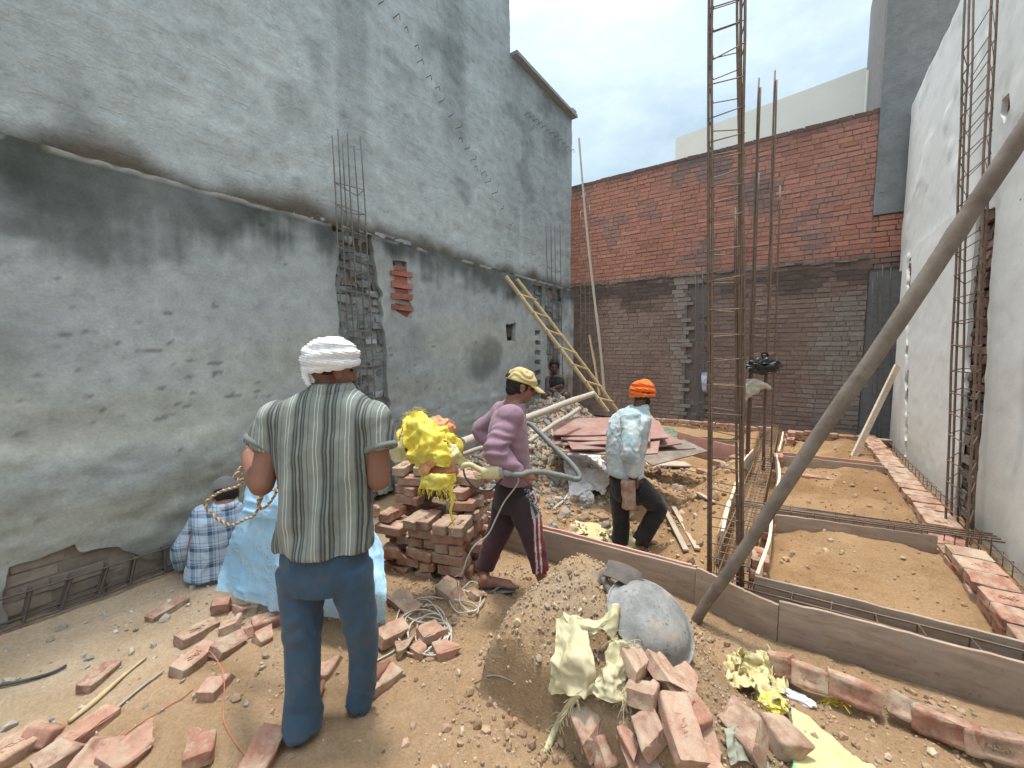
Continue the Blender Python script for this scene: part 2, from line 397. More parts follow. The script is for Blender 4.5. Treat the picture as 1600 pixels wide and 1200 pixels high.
def skin(X0, us, vs, holes, dispf, colf, depth, side):
    """plaster skin in the plane x = X0 (u = y, v = z); holes cut out with ragged rims turned back by depth; side = +1 when it faces +x"""
    U, V = np.meshgrid(us, vs, indexing='ij'); P2 = np.stack([U, V], -1)
    C2 = (P2[:-1, :-1] + P2[1:, :-1] + P2[:-1, 1:] + P2[1:, 1:]) / 4
    mask = np.ones(C2.shape[:2], bool); cut = np.zeros(C2.shape[:2], int)
    for k, h in enumerate(holes):
        i = inside(C2, h); mask &= ~i; cut[i] = k + 1
    Q = P2.copy()
    for k, h in enumerate(holes):                              # move rim points on to the outline
        i = cut == k + 1; t = np.zeros(P2.shape[:2], bool); t[:-1, :-1] |= i; t[1:, :-1] |= i; t[:-1, 1:] |= i; t[1:, 1:] |= i
        j = np.zeros_like(t); j[:-1, :-1] |= mask; j[1:, :-1] |= mask; j[:-1, 1:] |= mask; j[1:, 1:] |= mask
        sel = t & j & (V > vs[0] + 1e-6) & (V < vs[-1] - 1e-6)
        if sel.any(): Q[sel] = near_poly(P2[sel], h)
    D = dispf(Q[..., 0], Q[..., 1]); Cc = colf(Q[..., 0], Q[..., 1])
    W = np.stack([X0 + side * D, Q[..., 0], Q[..., 1]], -1); n = U.shape[1]
    mb = MB(); fs = []; rim = {}
    for i in range(mask.shape[0]):
        for j in range(mask.shape[1]):
            if not mask[i, j]: continue
            q = (i * n + j, (i + 1) * n + j, (i + 1) * n + j + 1, i * n + j + 1)
            fs.append(q if side > 0 else q[::-1])
            for (di, dj), (a, c) in (((-1, 0), (3, 0)), ((1, 0), (1, 2)), ((0, -1), (0, 1)), ((0, 1), (2, 3))):
                ii, jj = i + di, j + dj
                if not (0 <= ii < mask.shape[0] and 0 <= jj < mask.shape[1]) or not mask[ii, jj]: rim[(q[a], q[c])] = 1
    vsl = W.reshape(-1, 3); cl = Cc.reshape(-1, 3); ids = sorted({v for e in rim for v in e}); mp_ = {v: len(vsl) + k for k, v in enumerate(ids)}
    back = vsl[ids] - np.array([side * depth, 0, 0])
    for a, c in rim:
        q = (a, mp_[a], mp_[c], c); fs.append(q if side > 0 else q[::-1])
    return mb.add(np.vstack([vsl, back]), fs, np.vstack([cl, cl[ids] * 0.95]))
def masonry(mb, plane, u0, u1, v0, v1, colf, at, face=1.0, course=0.086, L_=0.238, gap=0.011, jit=0.004, rough=0.0, skip=None, depth=0.06, seed=0, vary=0.12):
    """bricks one by one, face in the plane `plane` ('x' or 'y') at coordinate `at`, looking along face*axis"""
    r = random.Random(seed); rows = int(round((v1 - v0) / course))
    for k in range(rows):
        v = v0 + (k + 0.5) * course + r.uniform(-.004, .004); u = u0 - r.uniform(0, L_); head = (k % 2 == 1)
        while u < u1:
            l = (L_ if r.random() < 0.72 else L_ * 0.5) * r.uniform(0.92, 1.08); a, c = max(u, u0), min(u + l - gap, u1); u += l
            if c - a < 0.03: continue
            m = (a + c) / 2
            if skip and skip(m, v): continue
            h = (course - gap) / 2 * r.uniform(0.86, 1.05); d = r.uniform(-1, 1) * jit + (r.uniform(-1, 1) * rough if rough else 0)
            pts = []
            tl = r.uniform(-.004, .004)
            for s_ in (0, 1):                                    # 0 front, 1 back
                for uu in (a, c):
                    for vv in (-h, h):
                        e = (1 - s_) * jit * 1.2
                        p = [uu + r.uniform(-e, e) * 1.5 + (0.003 if s_ else 0) * 0, v + vv + (tl if uu == c else -tl) + r.uniform(-e, e), at + face * (d + r.uniform(-e, e) - s_ * depth)]
                        pts.append((p[2], p[0], p[1]) if plane == 'x' else (p[0], p[2], p[1]))
            col = np.asarray(colf(m, v, r), float) * (1 + r.uniform(-vary, vary))
            f = [(0, 2, 3, 1), (0, 1, 5, 4), (2, 6, 7, 3), (0, 4, 6, 2), (1, 3, 7, 5)]
            flip = (plane == 'x' and face < 0) or (plane == 'y' and face > 0)
            mb.add(pts, [q[::-1] if flip else q for q in f], col)
    return mb

# ---- left wall
def yz(px, py): p = gx(px, py, XL); return (p[1], p[2])
def ryz(px, py): p = gx(px, py, XR); return (p[1], p[2])
lw = root('plastered_wall', (XL, 0, 0), 'tall grey cement plastered side wall with black mould under its ledge, left of the site', 'wall')
hole_col = jag([yz(506, 347), yz(524, 372), yz(527, 402), yz(522, 432), yz(529, 482), yz(527, 520), yz(543, 556), yz(548, 600), yz(556, 640), yz(566, 700), yz(585, 800),
                yz(622, 790), yz(618, 700), yz(610, 640), yz(608, 600), yz(604, 560), yz(601, 520), yz(597, 470), yz(590, 430), yz(578, 366)], 0.035, 0.04, 1)
hole_col[:, 1] = np.where(hole_col[:, 1] > 2.72, hole_col[:, 1] + 0.12, hole_col[:, 1])
hole_patch = jag([yz(614, 408), yz(637, 408), yz(637, 440), yz(640, 468), yz(647, 484), yz(637, 496), yz(620, 488), yz(616, 450)], 0.016, 0.03, 2)
hole_niche = jag([yz(790, 505), yz(806, 505), yz(806, 533), yz(791, 532)], 0.02, 0.04, 3)
hole_base = jag([yz(8, 995), yz(10, 902), yz(22, 886), yz(70, 866), yz(115, 852), yz(135, 862), yz(185, 857), yz(205, 868), yz(250, 876), yz(262, 900), yz(262, 960)], 0.022, 0.04, 4, 14)
hole_cage2 = jag([yz(851, 452), yz(876, 452), yz(878, 500), yz(874, 560), yz(878, 640), yz(858, 640), yz(856, 560), yz(852, 500)], 0.05, 0.05, 5)
notches = []
for k in range(8):
    y0 = 516 + k * 15.5; notches.append(jag([yz(836, y0), yz(845, y0), yz(845, y0 + 7.5), yz(836, y0 + 7.5)], 0.012, 0.03, 20 + k))
slot_top = jag([yz(832, 444), yz(847, 448), yz(847, 500), yz(834, 500)], 0.012, 0.03, 33)
def low_disp(y, z):
    P = xyz(y, z); r = 0.012 * fbm(P * 2.2, 4, 41) + 0.004 * fbm(P * 12, 3, 43)
    r = r + 0.020 * ss(1.2, 0.8, z + 0.15 * fbm(P * 1.5, 3, 45)) * (fbm(P * np.array([4, 9, 1]), 4, 47))
    return r + 0.018 * ss(2.74, 2.79, z) * (0.4 + vn(P * 14, 3))
def low_col(y, z):
    P = xyz(y, z); dz = 2.79 - z
    big = fbm(P * np.array([0.9, 0.6, 1]), 4, 51); st = fbm(xyz(y * 9, z * 0.8), 4, 53); st2 = fbm(xyz(y * 26, z * 1.6), 3, 55)
    c = np.array([0.345, 0.378, 0.380]) * (1 + 0.50 * big + 0.16 * fbm(P * 5, 4, 57))[..., None]
    warm = ss(0.05, 0.45, fbm(P * np.array([0.7, 1.6, 1]), 3, 59) + 0.25 * ss(2.1, 1.8, z) * ss(1.4, 1.7, z)); c = c * (1 + warm[..., None] * np.array([0.06, 0.02, -0.06]))
    m = ss(0.0, 0.85, 1.10 + 1.05 * big + 0.22 * st + 0.16 * st2 + .55 * fbm(P * 4, 4, 58) - dz * (2.0 + 0.4 * ss(0.5, 2.0, y)) + .35 * np.exp(-((y - .55) / .5) ** 2))
    m = np.maximum(m, 0.75 * ss(0.05, 0.4, fbm(xyz(y * 1.1, z * 1.4, 4), 3, 61) - 0.02 + 0.45 * np.exp(-((y - 1.85) / 0.35) ** 2 - ((z - 1.45) / 0.30) ** 2) - 0.25) )
    mould = np.array([0.050, 0.060, 0.053]) * (1 + 0.4 * fbm(P * 8, 3, 63))[..., None]
    m = m * (.80 + .25 * fbm(P * 2.3, 3, 60)); c = c * (1 - m[..., None]) + mould * m[..., None]
    lowz = ss(0.95, 0.55, z + 0.2 * fbm(P * 1.2, 3, 65)); c = c * (1 - lowz[..., None]) + c * lowz[..., None] * np.array([0.92, 0.86, 0.76])
    band = np.exp(-((z - 0.98 - 0.05 * big) / 0.10) ** 2) * ss(1.8, 1.0, y); c = c * (1 + 0.25 * band[..., None] * np.array([.8, .85, .7]))
    damp = ss(0.35, 0.1, z + 0.15 * fbm(P * 2, 3, 67)); c = c * (1 - damp[..., None] * np.array([0.30, 0.32, 0.36]))
    gou = ss(0.32, 0.5, fbm(xyz(y * 11, z * 42, 9), 3, 69) + 0.22 * np.exp(-((y - 1.15) / 0.55) ** 2 - ((z - 1.55) / 0.45) ** 2) - 0.24); c = c * (1 - 0.5 * gou[..., None])
    rim = ss(2.755, 2.785, z) * ss(-0.35, 0.1, vn(xyz(y * 5, 0, 3), 71)); c = c * (1 - rim[..., None]) + np.array([0.40, 0.42, 0.40]) * rim[..., None]
    c = c * (1 - 0.35 * ss(5.6, 7.3, y)[..., None] * ss(0.0, 0.5, fbm(P * 3, 3, 73))[..., None])
    return np.clip(c, 0.015, 0.8)
us = axis((-3.0, 0.0, 0.12), (0.0, 3.4, 0.024), (3.4, 7.4, 0.036)); vs = axis((-0.2, 2.79, 0.024))
mb = skin(XL, us, vs, [hole_col, hole_patch, hole_niche, hole_base, hole_cage2, slot_top] + notches, low_disp, low_col, 0.085, 1)
mb.add([(XL + .004, -3, 2.79), (XL + .004, 7.4, 2.79), (XL - .25, 7.4, 2.80), (XL - .25, -3, 2.80)], [(0, 1, 2, 3)], (0.3, 0.3, 0.28))
mb.build('lower_plaster', M['lower'], lw, 40)
def up_disp(y, z):
    P = xyz(y, z); return 0.018 * fbm(P * 1.3, 3, 81) + 0.011 * fbm(P * np.array([6, 13, 1]), 4, 83)
def up_col(y, z):
    P = xyz(y, z); big = fbm(P * 0.55, 4, 91); med = fbm(P * np.array([2.2, 3.6, 1]), 4, 93)
    c = np.array([0.415, 0.455, 0.450]) * (1 + 0.20 * big + 0.13 * med)[..., None]
    def patch(y0, y1, z0, z1, s, w): return s * ss(y0 - w, y0 + w, y + .05 * med) * ss(y1 + w, y1 - w, y + .05 * med) * ss(z0 - .25, z0 + .25, z + .2 * big) * ss(z1 + .3, z1 - .3, z)
    d = patch(2.42, 2.78, 3.55, 9, 0.22, 0.06) + patch(3.85, 4.30, 4.2, 9, 0.24, 0.09) + patch(5.15, 9, 3.4, 9, 0.16, 0.3) + patch(6.3, 7.2, 5.0, 9, 0.16, 0.15)
    c = c * (1 - np.clip(d, 0, .45))[..., None]
    blot = ss(0.22, 0.5, fbm(P * 1.9, 4, 95) + 0.5 * np.exp(-((y - 5.5) / .35) ** 2 - ((z - 4.5) / .25) ** 2) - 0.05); c = c * (1 - 0.25 * blot[..., None])
    wh = 0.28 * np.exp(-((y - 5.62) / .035) ** 2) * ss(2.9, 3.1, z) * ss(4.1, 3.9, z); c = c * (1 + wh[..., None])
    damp = ss(0.32, 0.02, (z - 2.79) * 1.25 + 0.16 * fbm(xyz(y * 2.5, z * 2), 4, 97)); c = c * (1 - damp[..., None]) + np.array([0.115, 0.095, 0.070]) * damp[..., None]
    fe = ss(0.30, 0.5, fbm(xyz(y * 9, z * 24, 5), 4, 99)); c = c * (1 - 0.16 * fe[..., None])
    return np.clip(c, .02, .8)
XU = XL - 0.075
us = axis((-3.0, 0.0, 0.15), (0.0, 4.0, 0.034), (4.0, 7.38, 0.05))
TOPH = 7.3
mb = MB()
vs = axis((2.6, 6.02, 0.04)); U, V = np.meshgrid(us, vs, indexing='ij')
mb.grid(np.stack([XU + up_disp(U, V), U, V], -1), up_col(U, V))
us2 = us[us < 5.33]; vs = axis((6.02, TOPH, 0.06)); U, V = np.meshgrid(us2, vs, indexing='ij')
mb.grid(np.stack([XU + up_disp(U, V), U, V], -1), up_col(U, V))
mb.build('upper_plaster', M['upper'], lw, 180)
mb = MB(); ye = us2[-1]                                           # the wall's body behind the plaster skins
mb.box(((XL - 0.3) , (7.36 - 3) / 2, 3.0), (0.30, 10.36, 6.0), col=(0.30, 0.31, 0.29))
mb.box((XL - 0.3, (ye - 3) / 2, (6.0 + TOPH - .02) / 2), (0.30, ye + 3 - .01, TOPH - .02 - 6.0), col=(0.30, 0.31, 0.29))
mb.box((XL - 0.16, 6.36, 6.05), (0.40, 2.06, 0.05), col=(0.30, 0.31, 0.30))
mb.box((XL - 0.16, 7.36, 6.12), (0.30, 0.16, 0.12), col=(0.36, 0.34, 0.32))
mb.build('wall_core', M['upper'], lw)
mb = MB()
grey = lambda u, v, r: np.array([0.215, 0.235, 0.235]) * r.uniform(.6, 1.3) * (np.array([1.25, .9, .8]) if r.random() < .07 else 1)
masonry(mb, 'x', 1.95, 3.35, 0.0, 2.86, grey, XL - 0.060, 1, 0.083, 0.17, 0.014, 0.014, 0.034, seed=3, vary=.25)
red = lambda u, v, r: np.array([0.30, 0.125, 0.095]) * r.uniform(.8, 1.3) if r.random() < .75 else np.array([0.30, .26, .23])
brown = lambda u, v, r: np.array([0.25, 0.205, 0.165]) * r.uniform(.85, 1.15)
masonry(mb, 'x', -0.3, 1.2, -0.1, 0.52, brown, XL - 0.030, 1, 0.08, 0.23, 0.006, 0.005, 0.006, seed=4)
masonry(mb, 'x', 5.6, 7.2, 0.0, 2.78, grey, XL - 0.06, 1, 0.085, 0.22, 0.012, 0.006, 0.02, seed=5)
masonry(mb, 'x', 5.1, 5.5, 1.8, 2.2, lambda u, v, r: np.array([.10, .10, .095]), XL - 0.07, 1, 0.085, 0.22, 0.012, 0.006, 0.01, seed=6)
for y0_, y1_, z0_, z1_ in ((1.95, 3.35, 0.0, 2.86), (5.6, 7.2, 0, 2.78), (-.3, 1.2, -.1, .52)):
    U, V = np.meshgrid(axis((y0_, y1_, .02)), axis((z0_, z1_, .02)), indexing='ij'); Pq = xyz(U, V)
    mb.grid(np.stack([XL - (.072 if y0_ > 0 else .036) + .016 * fbm(Pq * 9, 4, 301), U, V], -1), (np.array([.27, .295, .30]) if y0_ > 0 else np.array([.24, .20, .16])) * (1 + .35 * fbm(Pq * 6, 4, 303))[..., None])
mb.build('exposed_brickwork', M['brickwork'], lw)
mb = MB()
pa = yz(614, 408); pb = yz(640, 495)
for k in range(10):
    z = pb[1] + 0.03 + k * 0.062
    if z > pa[1] - 0.02: break
    mb.box((XL - 0.045 + (0.03 if k % 2 else 0), (pa[0] + pb[0]) / 2, z), (0.075, 0.30, 0.056), (rnd.uniform(-.05, .05), 0, rnd.uniform(-.05, .05)), red(0, 0, rnd), 0.008)
mb.build('red_brick_patch', M['brickwork'], lw)
M['steel'] = mat('rusty_steel', (0.15, 0.105, 0.080), (0.25, 0.175, 0.125), 30, 0.62, 160, 0.4, 0.002, metal=0.35, rand=0.12)
M['steelgrey'] = mat('dusty_grey_steel', (0.15, 0.145, 0.14), (0.24, 0.22, 0.20), 30, 0.6, 160, 0.35, 0.002, metal=0.35)
for px, py in [(592, 5), (615, 28), (632, 45), (648, 73), (652, 98), (665, 122), (680, 138), (686, 160), (701, 183), (712, 200), (718, 217), (726, 233), (735, 250), (741, 262), (752, 272), (757, 285), (768, 303), (781, 326), (795, 352)]:
    p = gx(px, py, XU); s = MB(); l = rnd.uniform(.03, .10)
    s.tube([p + [-.03, 0, 0], p + [l, rnd.uniform(-.01, .02), rnd.uniform(-.01, .02)], p + [l + .005, .012, rnd.choice([-.05, .035])]], 0.005, 5)
    s.build('rebar_stub', M['steelgrey'], lw)
for k in range(12):
    p = gx(820 + k * 6.3, 179 + k * 5.2, XU); s = MB()
    s.tube([p + [-.03, 0, 0], p + [.09, .02, .02], p + [.095, .02, -.05]], 0.005, 5); s.build('rebar_stub', M['steelgrey'], lw)

# ---- right wall
rw = root('white_plastered_wall', (XR, 0, 0), 'off-white plastered side wall with a tall broken chase of brick, right of the site', 'wall')
ch = jag([ryz(1528, 322), ryz(1521, 400), ryz(1516, 450), ryz(1511, 520), ryz(1507, 600), ryz(1500, 700), ryz(1491, 790), ryz(1487, 850), ryz(1521, 850), ryz(1523, 780), ryz(1531, 700),
          ryz(1538, 610), ryz(1541, 560), ryz(1543, 500), ryz(1549, 410), ryz(1556, 325)], 0.022, 0.035, 7, 13)
sl_ = jag([ryz(1417, 385), ryz(1423, 385), ryz(1424, 425), ryz(1420, 470), ryz(1419, 600), ryz(1417, 712), ryz(1413, 712), ryz(1414, 600), ryz(1416, 470)], 0.03, 0.05, 8, 12)
ch2 = jag([ryz(1556, 152), ryz(1570, 148), ryz(1572, 172), ryz(1560, 196), ryz(1553, 180)], 0.02, 0.03, 9, 12)
def rw_disp(y, z):
    P = xyz(y, z); return 0.008 * fbm(P * 1.5, 3, 101) + 0.003 * fbm(P * 9, 3, 103) + 0.012 * ss(.1, .5, fbm(P * 2, 3, 104)) * ss(3.2, 3.4, z)
def rw_col(y, z):
    P = xyz(y, z); c = np.array([0.80, 0.815, 0.785]) * (1 + 0.05 * fbm(P * 1.1, 4, 105) + 0.03 * fbm(P * 5, 3, 107))[..., None]
    gr = ss(0.2, 0.55, fbm(xyz(y * 4, z * 0.7), 4, 109)) * ss(4.9, 4.2, y) * ss(2.9, 1.8, z); gr = np.maximum(gr * .35, .6 * np.exp(-((y - 4.35 - .06 * vn(xyz(0, z * 2), 3)) / .06) ** 2) * ss(0.5, 1.0, z) * ss(2.9, 2.4, z)); c = c * (1 - 0.34 * gr[..., None] * np.array([1, .98, .9]))
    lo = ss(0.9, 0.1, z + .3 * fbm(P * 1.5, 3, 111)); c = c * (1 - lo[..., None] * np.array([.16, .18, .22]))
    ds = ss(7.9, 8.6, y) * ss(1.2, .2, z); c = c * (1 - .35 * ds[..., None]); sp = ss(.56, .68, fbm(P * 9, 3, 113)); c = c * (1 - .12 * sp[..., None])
    return np.clip(c, .05, .85)
us = axis((-1.0, 3.6, 0.2), (3.6, 6.2, 0.028), (6.2, 8.82, 0.05)); vs = axis((-0.25, 3.06, 0.03))
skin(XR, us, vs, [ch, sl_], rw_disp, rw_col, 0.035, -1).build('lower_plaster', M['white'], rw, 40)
us = axis((-1.0, 3.6, 0.2), (3.6, 6.2, 0.035), (6.2, 9.26, 0.06)); vs = axis((2.9, 5.52, 0.035))
skin(XR + 0.035, us, vs, [ch, ch2], rw_disp, lambda y, z: rw_col(y, z) * 0.97, 0.04, -1).build('upper_plaster', M['white'], rw, 40)
mb = MB(); rb = lambda u, v, r: np.array([0.235, 0.15, 0.12]) * r.uniform(.6, 1.25) if v > 1.2 else np.array([.17, .15, .13]) * r.uniform(.6, 1.3)
masonry(mb, 'x', 4.4, 6.6, 3.08, 3.5, rb, XR + 0.066, -1, 0.083, 0.20, 0.012, 0.010, 0.014, seed=18)
masonry(mb, 'x', 5.2, 5.6, 3.5, 4.1, rb, XR + 0.075, -1, 0.083, 0.20, 0.012, 0.010, 0.010, seed=19)
masonry(mb, 'x', 4.4, 6.6, -0.1, 3.03, rb, XR + 0.034, -1, 0.083, 0.20, 0.012, 0.010, 0.014, seed=8)
masonry(mb, 'x', 7.0, 8.75, 0, 3.02, rb, XR + 0.034, -1, 0.083, 0.20, 0.012, 0.008, 0.008, seed=9)
mb.build('exposed_brickwork', M['brickwork'], rw)
mb = MB(); mb.box((XR + 0.27, 4.12, 2.75), (0.30, 10.24, 5.5), col=(0.5, .5, .45)); mb.build('wall_core', M['white'], rw)

# ---- brick wall at the far end
bw = root('brick_wall', (-2, YB, 0), 'weathered red brick wall with a sooty band across it, closing the far end of the site', 'wall')
def bz(px, py): p = gy(px, py, YB); return p[0], p[2]
rec = [(*bz(1078, 440)[:1], bz(1112, 440)[0]), (bz(1362, 420)[0], bz(1398, 420)[0])]
def bcol(x, z, r):
    P = np.array([x, z, 0.0]); n = float(fbm(P * 1.1, 4, 121)); n2 = float(fbm(P * 4, 3, 123))
    t = float(ss(3.35, 3.15, z + .05 * n2))
    up = np.array([0.425, 0.200, 0.146]) * (1 + .30 * n) if r.random() < .95 else np.array([0.40, 0.185, 0.12])
    up = lerp(up, np.array([.24, .165, .145]), float(ss(.1, .5, n + .15 * ss(4.6, 5.6, z))))
    dn = np.array([0.250, 0.180, 0.150]) * (1 + .25 * n)
    gw = float(ss(-.15, .25, n2 * .35 + .9 * (np.exp(-((x + 1.95) / .30) ** 2) + ss(-.2, .55, x) * .8 * ss(2.95, 2.2, z + .4 * x * 0)) - .42)); dn = lerp(dn, np.array([.30, .28, .25]) * (1 + .2 * n2), gw * .62)
    so_ = float(ss(.15, .75, .72 + .75 * n + .45 * n2 - abs(z - 2.95) * 1.5 - .9 * np.exp(-((x + 1.9) / .35) ** 2))); dn = lerp(dn, np.array([.050, .040, .036]), so_ * .74)
    dn = lerp(dn, np.array([.09, .062, .056]), .6 * float(ss(-3.6, -4.3, x)))  # shade of the far left corner, put into the lower bricks' colour
    c = lerp(up, dn, t); c = lerp(c, np.array([.075, .06, .055]), float(ss(5.42, 5.62, z + .04 * n2)) * .7)
    return lerp(c, c * .62, float(ss(-4.2, -4.6, x)))  # corner bricks darkened again at every height, painted shade
mb = MB()
inrec = lambda x, z: z < 3.02 and any(a + .04 * math.sin(z * 37) < x < b + .05 * math.sin(z * 29) for a, b in rec)
masonry(mb, 'y', -6.5, 0.98, 0.0, 5.66, bcol, YB, -1, 0.0885, 0.235, 0.010, 0.0035, 0.004, skip=inrec, seed=11, vary=0.11)
masonry(mb, 'y', 0.98, 2.4, 3.0, 3.9, bcol, YB + .01, -1, 0.0885, 0.235, 0.010, 0.0035, 0.004, seed=12)
mb.build('brick_face', M['brickwork'], bw)
mb = MB(); blue = lambda u, v, r: np.array([0.21, 0.235, 0.25]) * r.uniform(.6, 1.15)
for a, b in rec: masonry(mb, 'y', a - .12, b + .12, 0, 3.04, blue, YB + .075, -1, 0.085, 0.18, 0.012, 0.007, 0.025, seed=13)
mb.build('chased_recess', M['brickwork'], bw)
mb = MB(); mc = (0.19, .155, .14)
mb.box((-2.05, YB + .21, 2.83), (9.1, 0.30, 5.66), col=mc)
for xa, xb in ((-6.5, rec[0][0] - .04), (rec[0][1] + .05, rec[1][0] - .04)): mb.box(((xa + xb) / 2, YB + .035, 2.80), (xb - xa, .05, 5.58), col=mc)
mb.box((-.94, YB + .034, 4.32), (3.9, .05, 2.52), col=mc)
mb.build('mortar', M['brickwork'], bw)
mb = MB()
for k in range(46):
    x = -5.0 + k * .131; mb.box((x, YB - .005, 3.20 + .012 * math.sin(k * 1.7) + .02 * vn(np.array([k * .3, 0, 0.0]))), (.14, .05, rnd.uniform(.02, .04)), (0, 0, 0), np.array([.20, .185, .165]) * rnd.uniform(.7, 1.15), .008)
mb.build('mortar_ledge', M['brickwork'], bw)
mb = MB(); 
U, V = np.meshgrid(axis((.985, 2.6, .05)), axis((3.9, 9.0, .06)), indexing='ij')
gc = np.array([.235, .245, .245]) * (1 + .22 * fbm(xyz(U * 1.2, V * 1.0, 3), 4, 131) + .1 * fbm(xyz(U * 5, V * 9, 3), 3, 133))[..., None]
mb.grid(np.stack([U, np.full(U.shape, YB - .02) + .01 * fbm(xyz(U * 3, V * 3, 1), 3, 135), V], -1)[:, ::1], gc)
mb.add([(.985, YB - .02, 3.9), (.985, YB + .3, 3.9), (.985, YB + .3, 9.0), (.985, YB - .02, 9.0)], [(0, 1, 2, 3)], (.2, .2, .2))
mb.add([(.985, YB - .02, 9.0), (2.6, YB - .02, 9.0), (2.6, YB + 3, 9.0), (.985, YB + .3, 9.0)], [(0, 1, 2, 3)], (.2, .2, .2))
gw_ = root('cement_gable', (1.8, YB, 0), 'grey cement plastered tower of the house rising between the brick wall and the white wall', 'building')
mb.build('plaster_face', M['upper'], gw_, 180)
mb = MB(); mb.box((1.80, YB + 1.4, 4.45), (1.6, 2.7, 9.06), col=(.22, .22, .22)); mb.build('wall_core', M['upper'], gw_)
# pale building beyond
pb_ = root('pale_building', (0, 13, 0), 'pale cream flat roofed building standing beyond the brick wall', 'building')
a = gy(1056, 216, 14.2); c = gy(1372, 98, 12.0); zt = 0
mb = MB()
def wallq(a, c, zb, col, th=.2):
    d = nrm(np.array([c[0] - a[0], c[1] - a[1], 0])); n = np.array([-d[1], d[0], 0]) * th
    v = [a, c, [c[0], c[1], zb], [a[0], a[1], zb]]; v = np.array(v); v2 = v + n
    mb.add(np.vstack([v, v2]), [(0, 3, 2, 1), (4, 5, 6, 7), (0, 1, 5, 4), (0, 4, 7, 3), (1, 2, 6, 5)], col)
wallq(a, c, 0, (.95, 1.0, .98), 3.0); mb.build('parapet_wall', M['paint'], pb_)
mb = MB(); a2 = gy(1360, 160, 11.6); c2 = gy(1392, -60, 11.6); zt = c2[2]
mb.box(((a2[0] + c2[0]) / 2 + .35, 12.4, zt / 2), (c2[0] - a2[0] + .5, 1.2, zt), col=(1.05, 1.0, .95)); mb.build('stair_tower', M['paint'], pb_)
p = gy(1356, 130, 11.5); mb = MB(); mb.tube([p + [0, 0, -.9], p + [0, 0, .25]], .03, 8); mb.build('vent_pipe', M['paint'], pb_)
# ================================================================ mound, rubble, loose soil
def mound_h(x, y):
    x = np.asarray(x, float); y = np.asarray(y, float)
    h = 0.46 * np.exp(-((x + .90) / .43) ** 2 - ((y - 2.0) / .38) ** 2)
    h = h + .29 * np.exp(-((x + .45) / .40) ** 2 - ((y - 1.62) / .42) ** 2) + .27 * np.exp(-((x + 1.0) / .22) ** 2 - ((y - 1.5) / .28) ** 2)
    h = h + .04 * np.exp(-((x + .25) / .22) ** 2 - ((y - 1.42) / .22) ** 2)
    P = xyz(x, y); e = 1.365 + .05 * fbm(P * 2.6, 3, 141) + .018 * fbm(P * 12, 3, 143)
    lx = -1.16 + .04 * fbm(P * 5, 3, 145)
    h = h * ss(e - .015, e + .03, y) * ss(lx - .02, lx + .03 + .6 * np.maximum(y - 1.7, 0), x)
    h = h + h * .5 * .10 * fbm(P * 5, 4, 147) + .018 * fbm(P * 14, 3, 149) * ss(.02, .12, h)
    return h
def top_z(x, y): return float(ground_z(x, y) + np.maximum(mound_h(x, y) - .015, 0))
def hit(px, py, dz=0.0):
    d = ray(px, py) / FPX; t = 0.6
    while t < 14:
        p = EYE + d * t
        if p[2] < top_z(p[0], p[1]) + dz: 
            lo, hi = t - .03, t
            for _ in range(8):
                m = (lo + hi) / 2; p = EYE + d * m
                if p[2] < top_z(p[0], p[1]) + dz: hi = m
                else: lo = m
            return EYE + d * hi
        t += .03
    return EYE + d * 6
M['mound'] = earth('sandy_mound_soil', (0.43, 0.32, 0.215), (0.34, 0.235, 0.145))
xs = axis((-1.5, .35, .012)); ys = axis((1.2, 2.75, .012)); U, V = np.meshgrid(xs, ys, indexing='ij')
H = mound_h(U, V); b = MB(); g0 = ground_z(U, V); P = xyz(U, V)
mixf = ss(-.2, .3, fbm(P * 2.2, 3, 152))[..., None]
mc = (1 + .18 * fbm(P * 3, 4, 151))[..., None] * (np.array([1., .93, .82]) * (1 - mixf) + np.array([1.0, 1.04, 1.08]) * mixf)
b.grid(np.stack([U, V, g0 + H - .02], -1), mc)
b.build('soil_mound', M['mound'], None, 180, kind='structure')

def stone(r, s, seed, flat=.7, sub=1):
    bm = bmesh.new(); bmesh.ops.create_icosphere(bm, subdivisions=sub, radius=1.0)
    V = np.array([v.co[:] for v in bm.verts]); F = [tuple(q.index for q in f.verts) for f in bm.faces]; bm.free()
    V = V * (1 + .35 * vn(V * 1.3 + seed * 3.7, seed % 97))[:, None]
    q = Euler((r.uniform(0, 6), r.uniform(0, 6), r.uniform(0, 6))).to_matrix()
    return V * np.array([s * r.uniform(.8, 1.3), s * r.uniform(.7, 1.0), s * flat]) @ np.array(q).T, F
M['stones'] = brickattr('broken_masonry_stones', .5, .2)
def scatter(name, n, pick, size, cols, mat_, label, sub=1, flat=.7, seed=0, sink=.3, surf=top_z):
    r = random.Random(seed); b = MB(); k = 0
    lib = [stone(r, 1.0, i, flat, sub) for i in range(24)]
    for _ in range(n):
        p = pick(r)
        if p is None: continue
        s = size(r); V, F = lib[r.randrange(24)]; a = r.uniform(0, 6.3); c_, s_ = math.cos(a), math.sin(a)
        W = V * s; W = np.c_[W[:, 0] * c_ - W[:, 1] * s_, W[:, 0] * s_ + W[:, 1] * c_, W[:, 2]]
        c = np.array(cols[r.randrange(len(cols))]) * r.uniform(.75, 1.25)
        b.add(W + np.array([p[0], p[1], surf(p[0], p[1]) + s * (.5 - sink)]), F, c)
    o = b.build(name, mat_, None, None, kind='stuff', label=label, cat='rubble'); return o
def rub(r):
    x = r.gauss(-2.75, .62); y = r.uniform(2.95, 7.0)
    if x < -3.6 or x > -1.1 or y < 2.9: return None
    return x, y
GREYS = [(.33, .30, .26), (.27, .245, .21), (.38, .35, .30), (.23, .205, .175), (.30, .20, .155), (.36, .31, .25), (.33, .26, .19)]
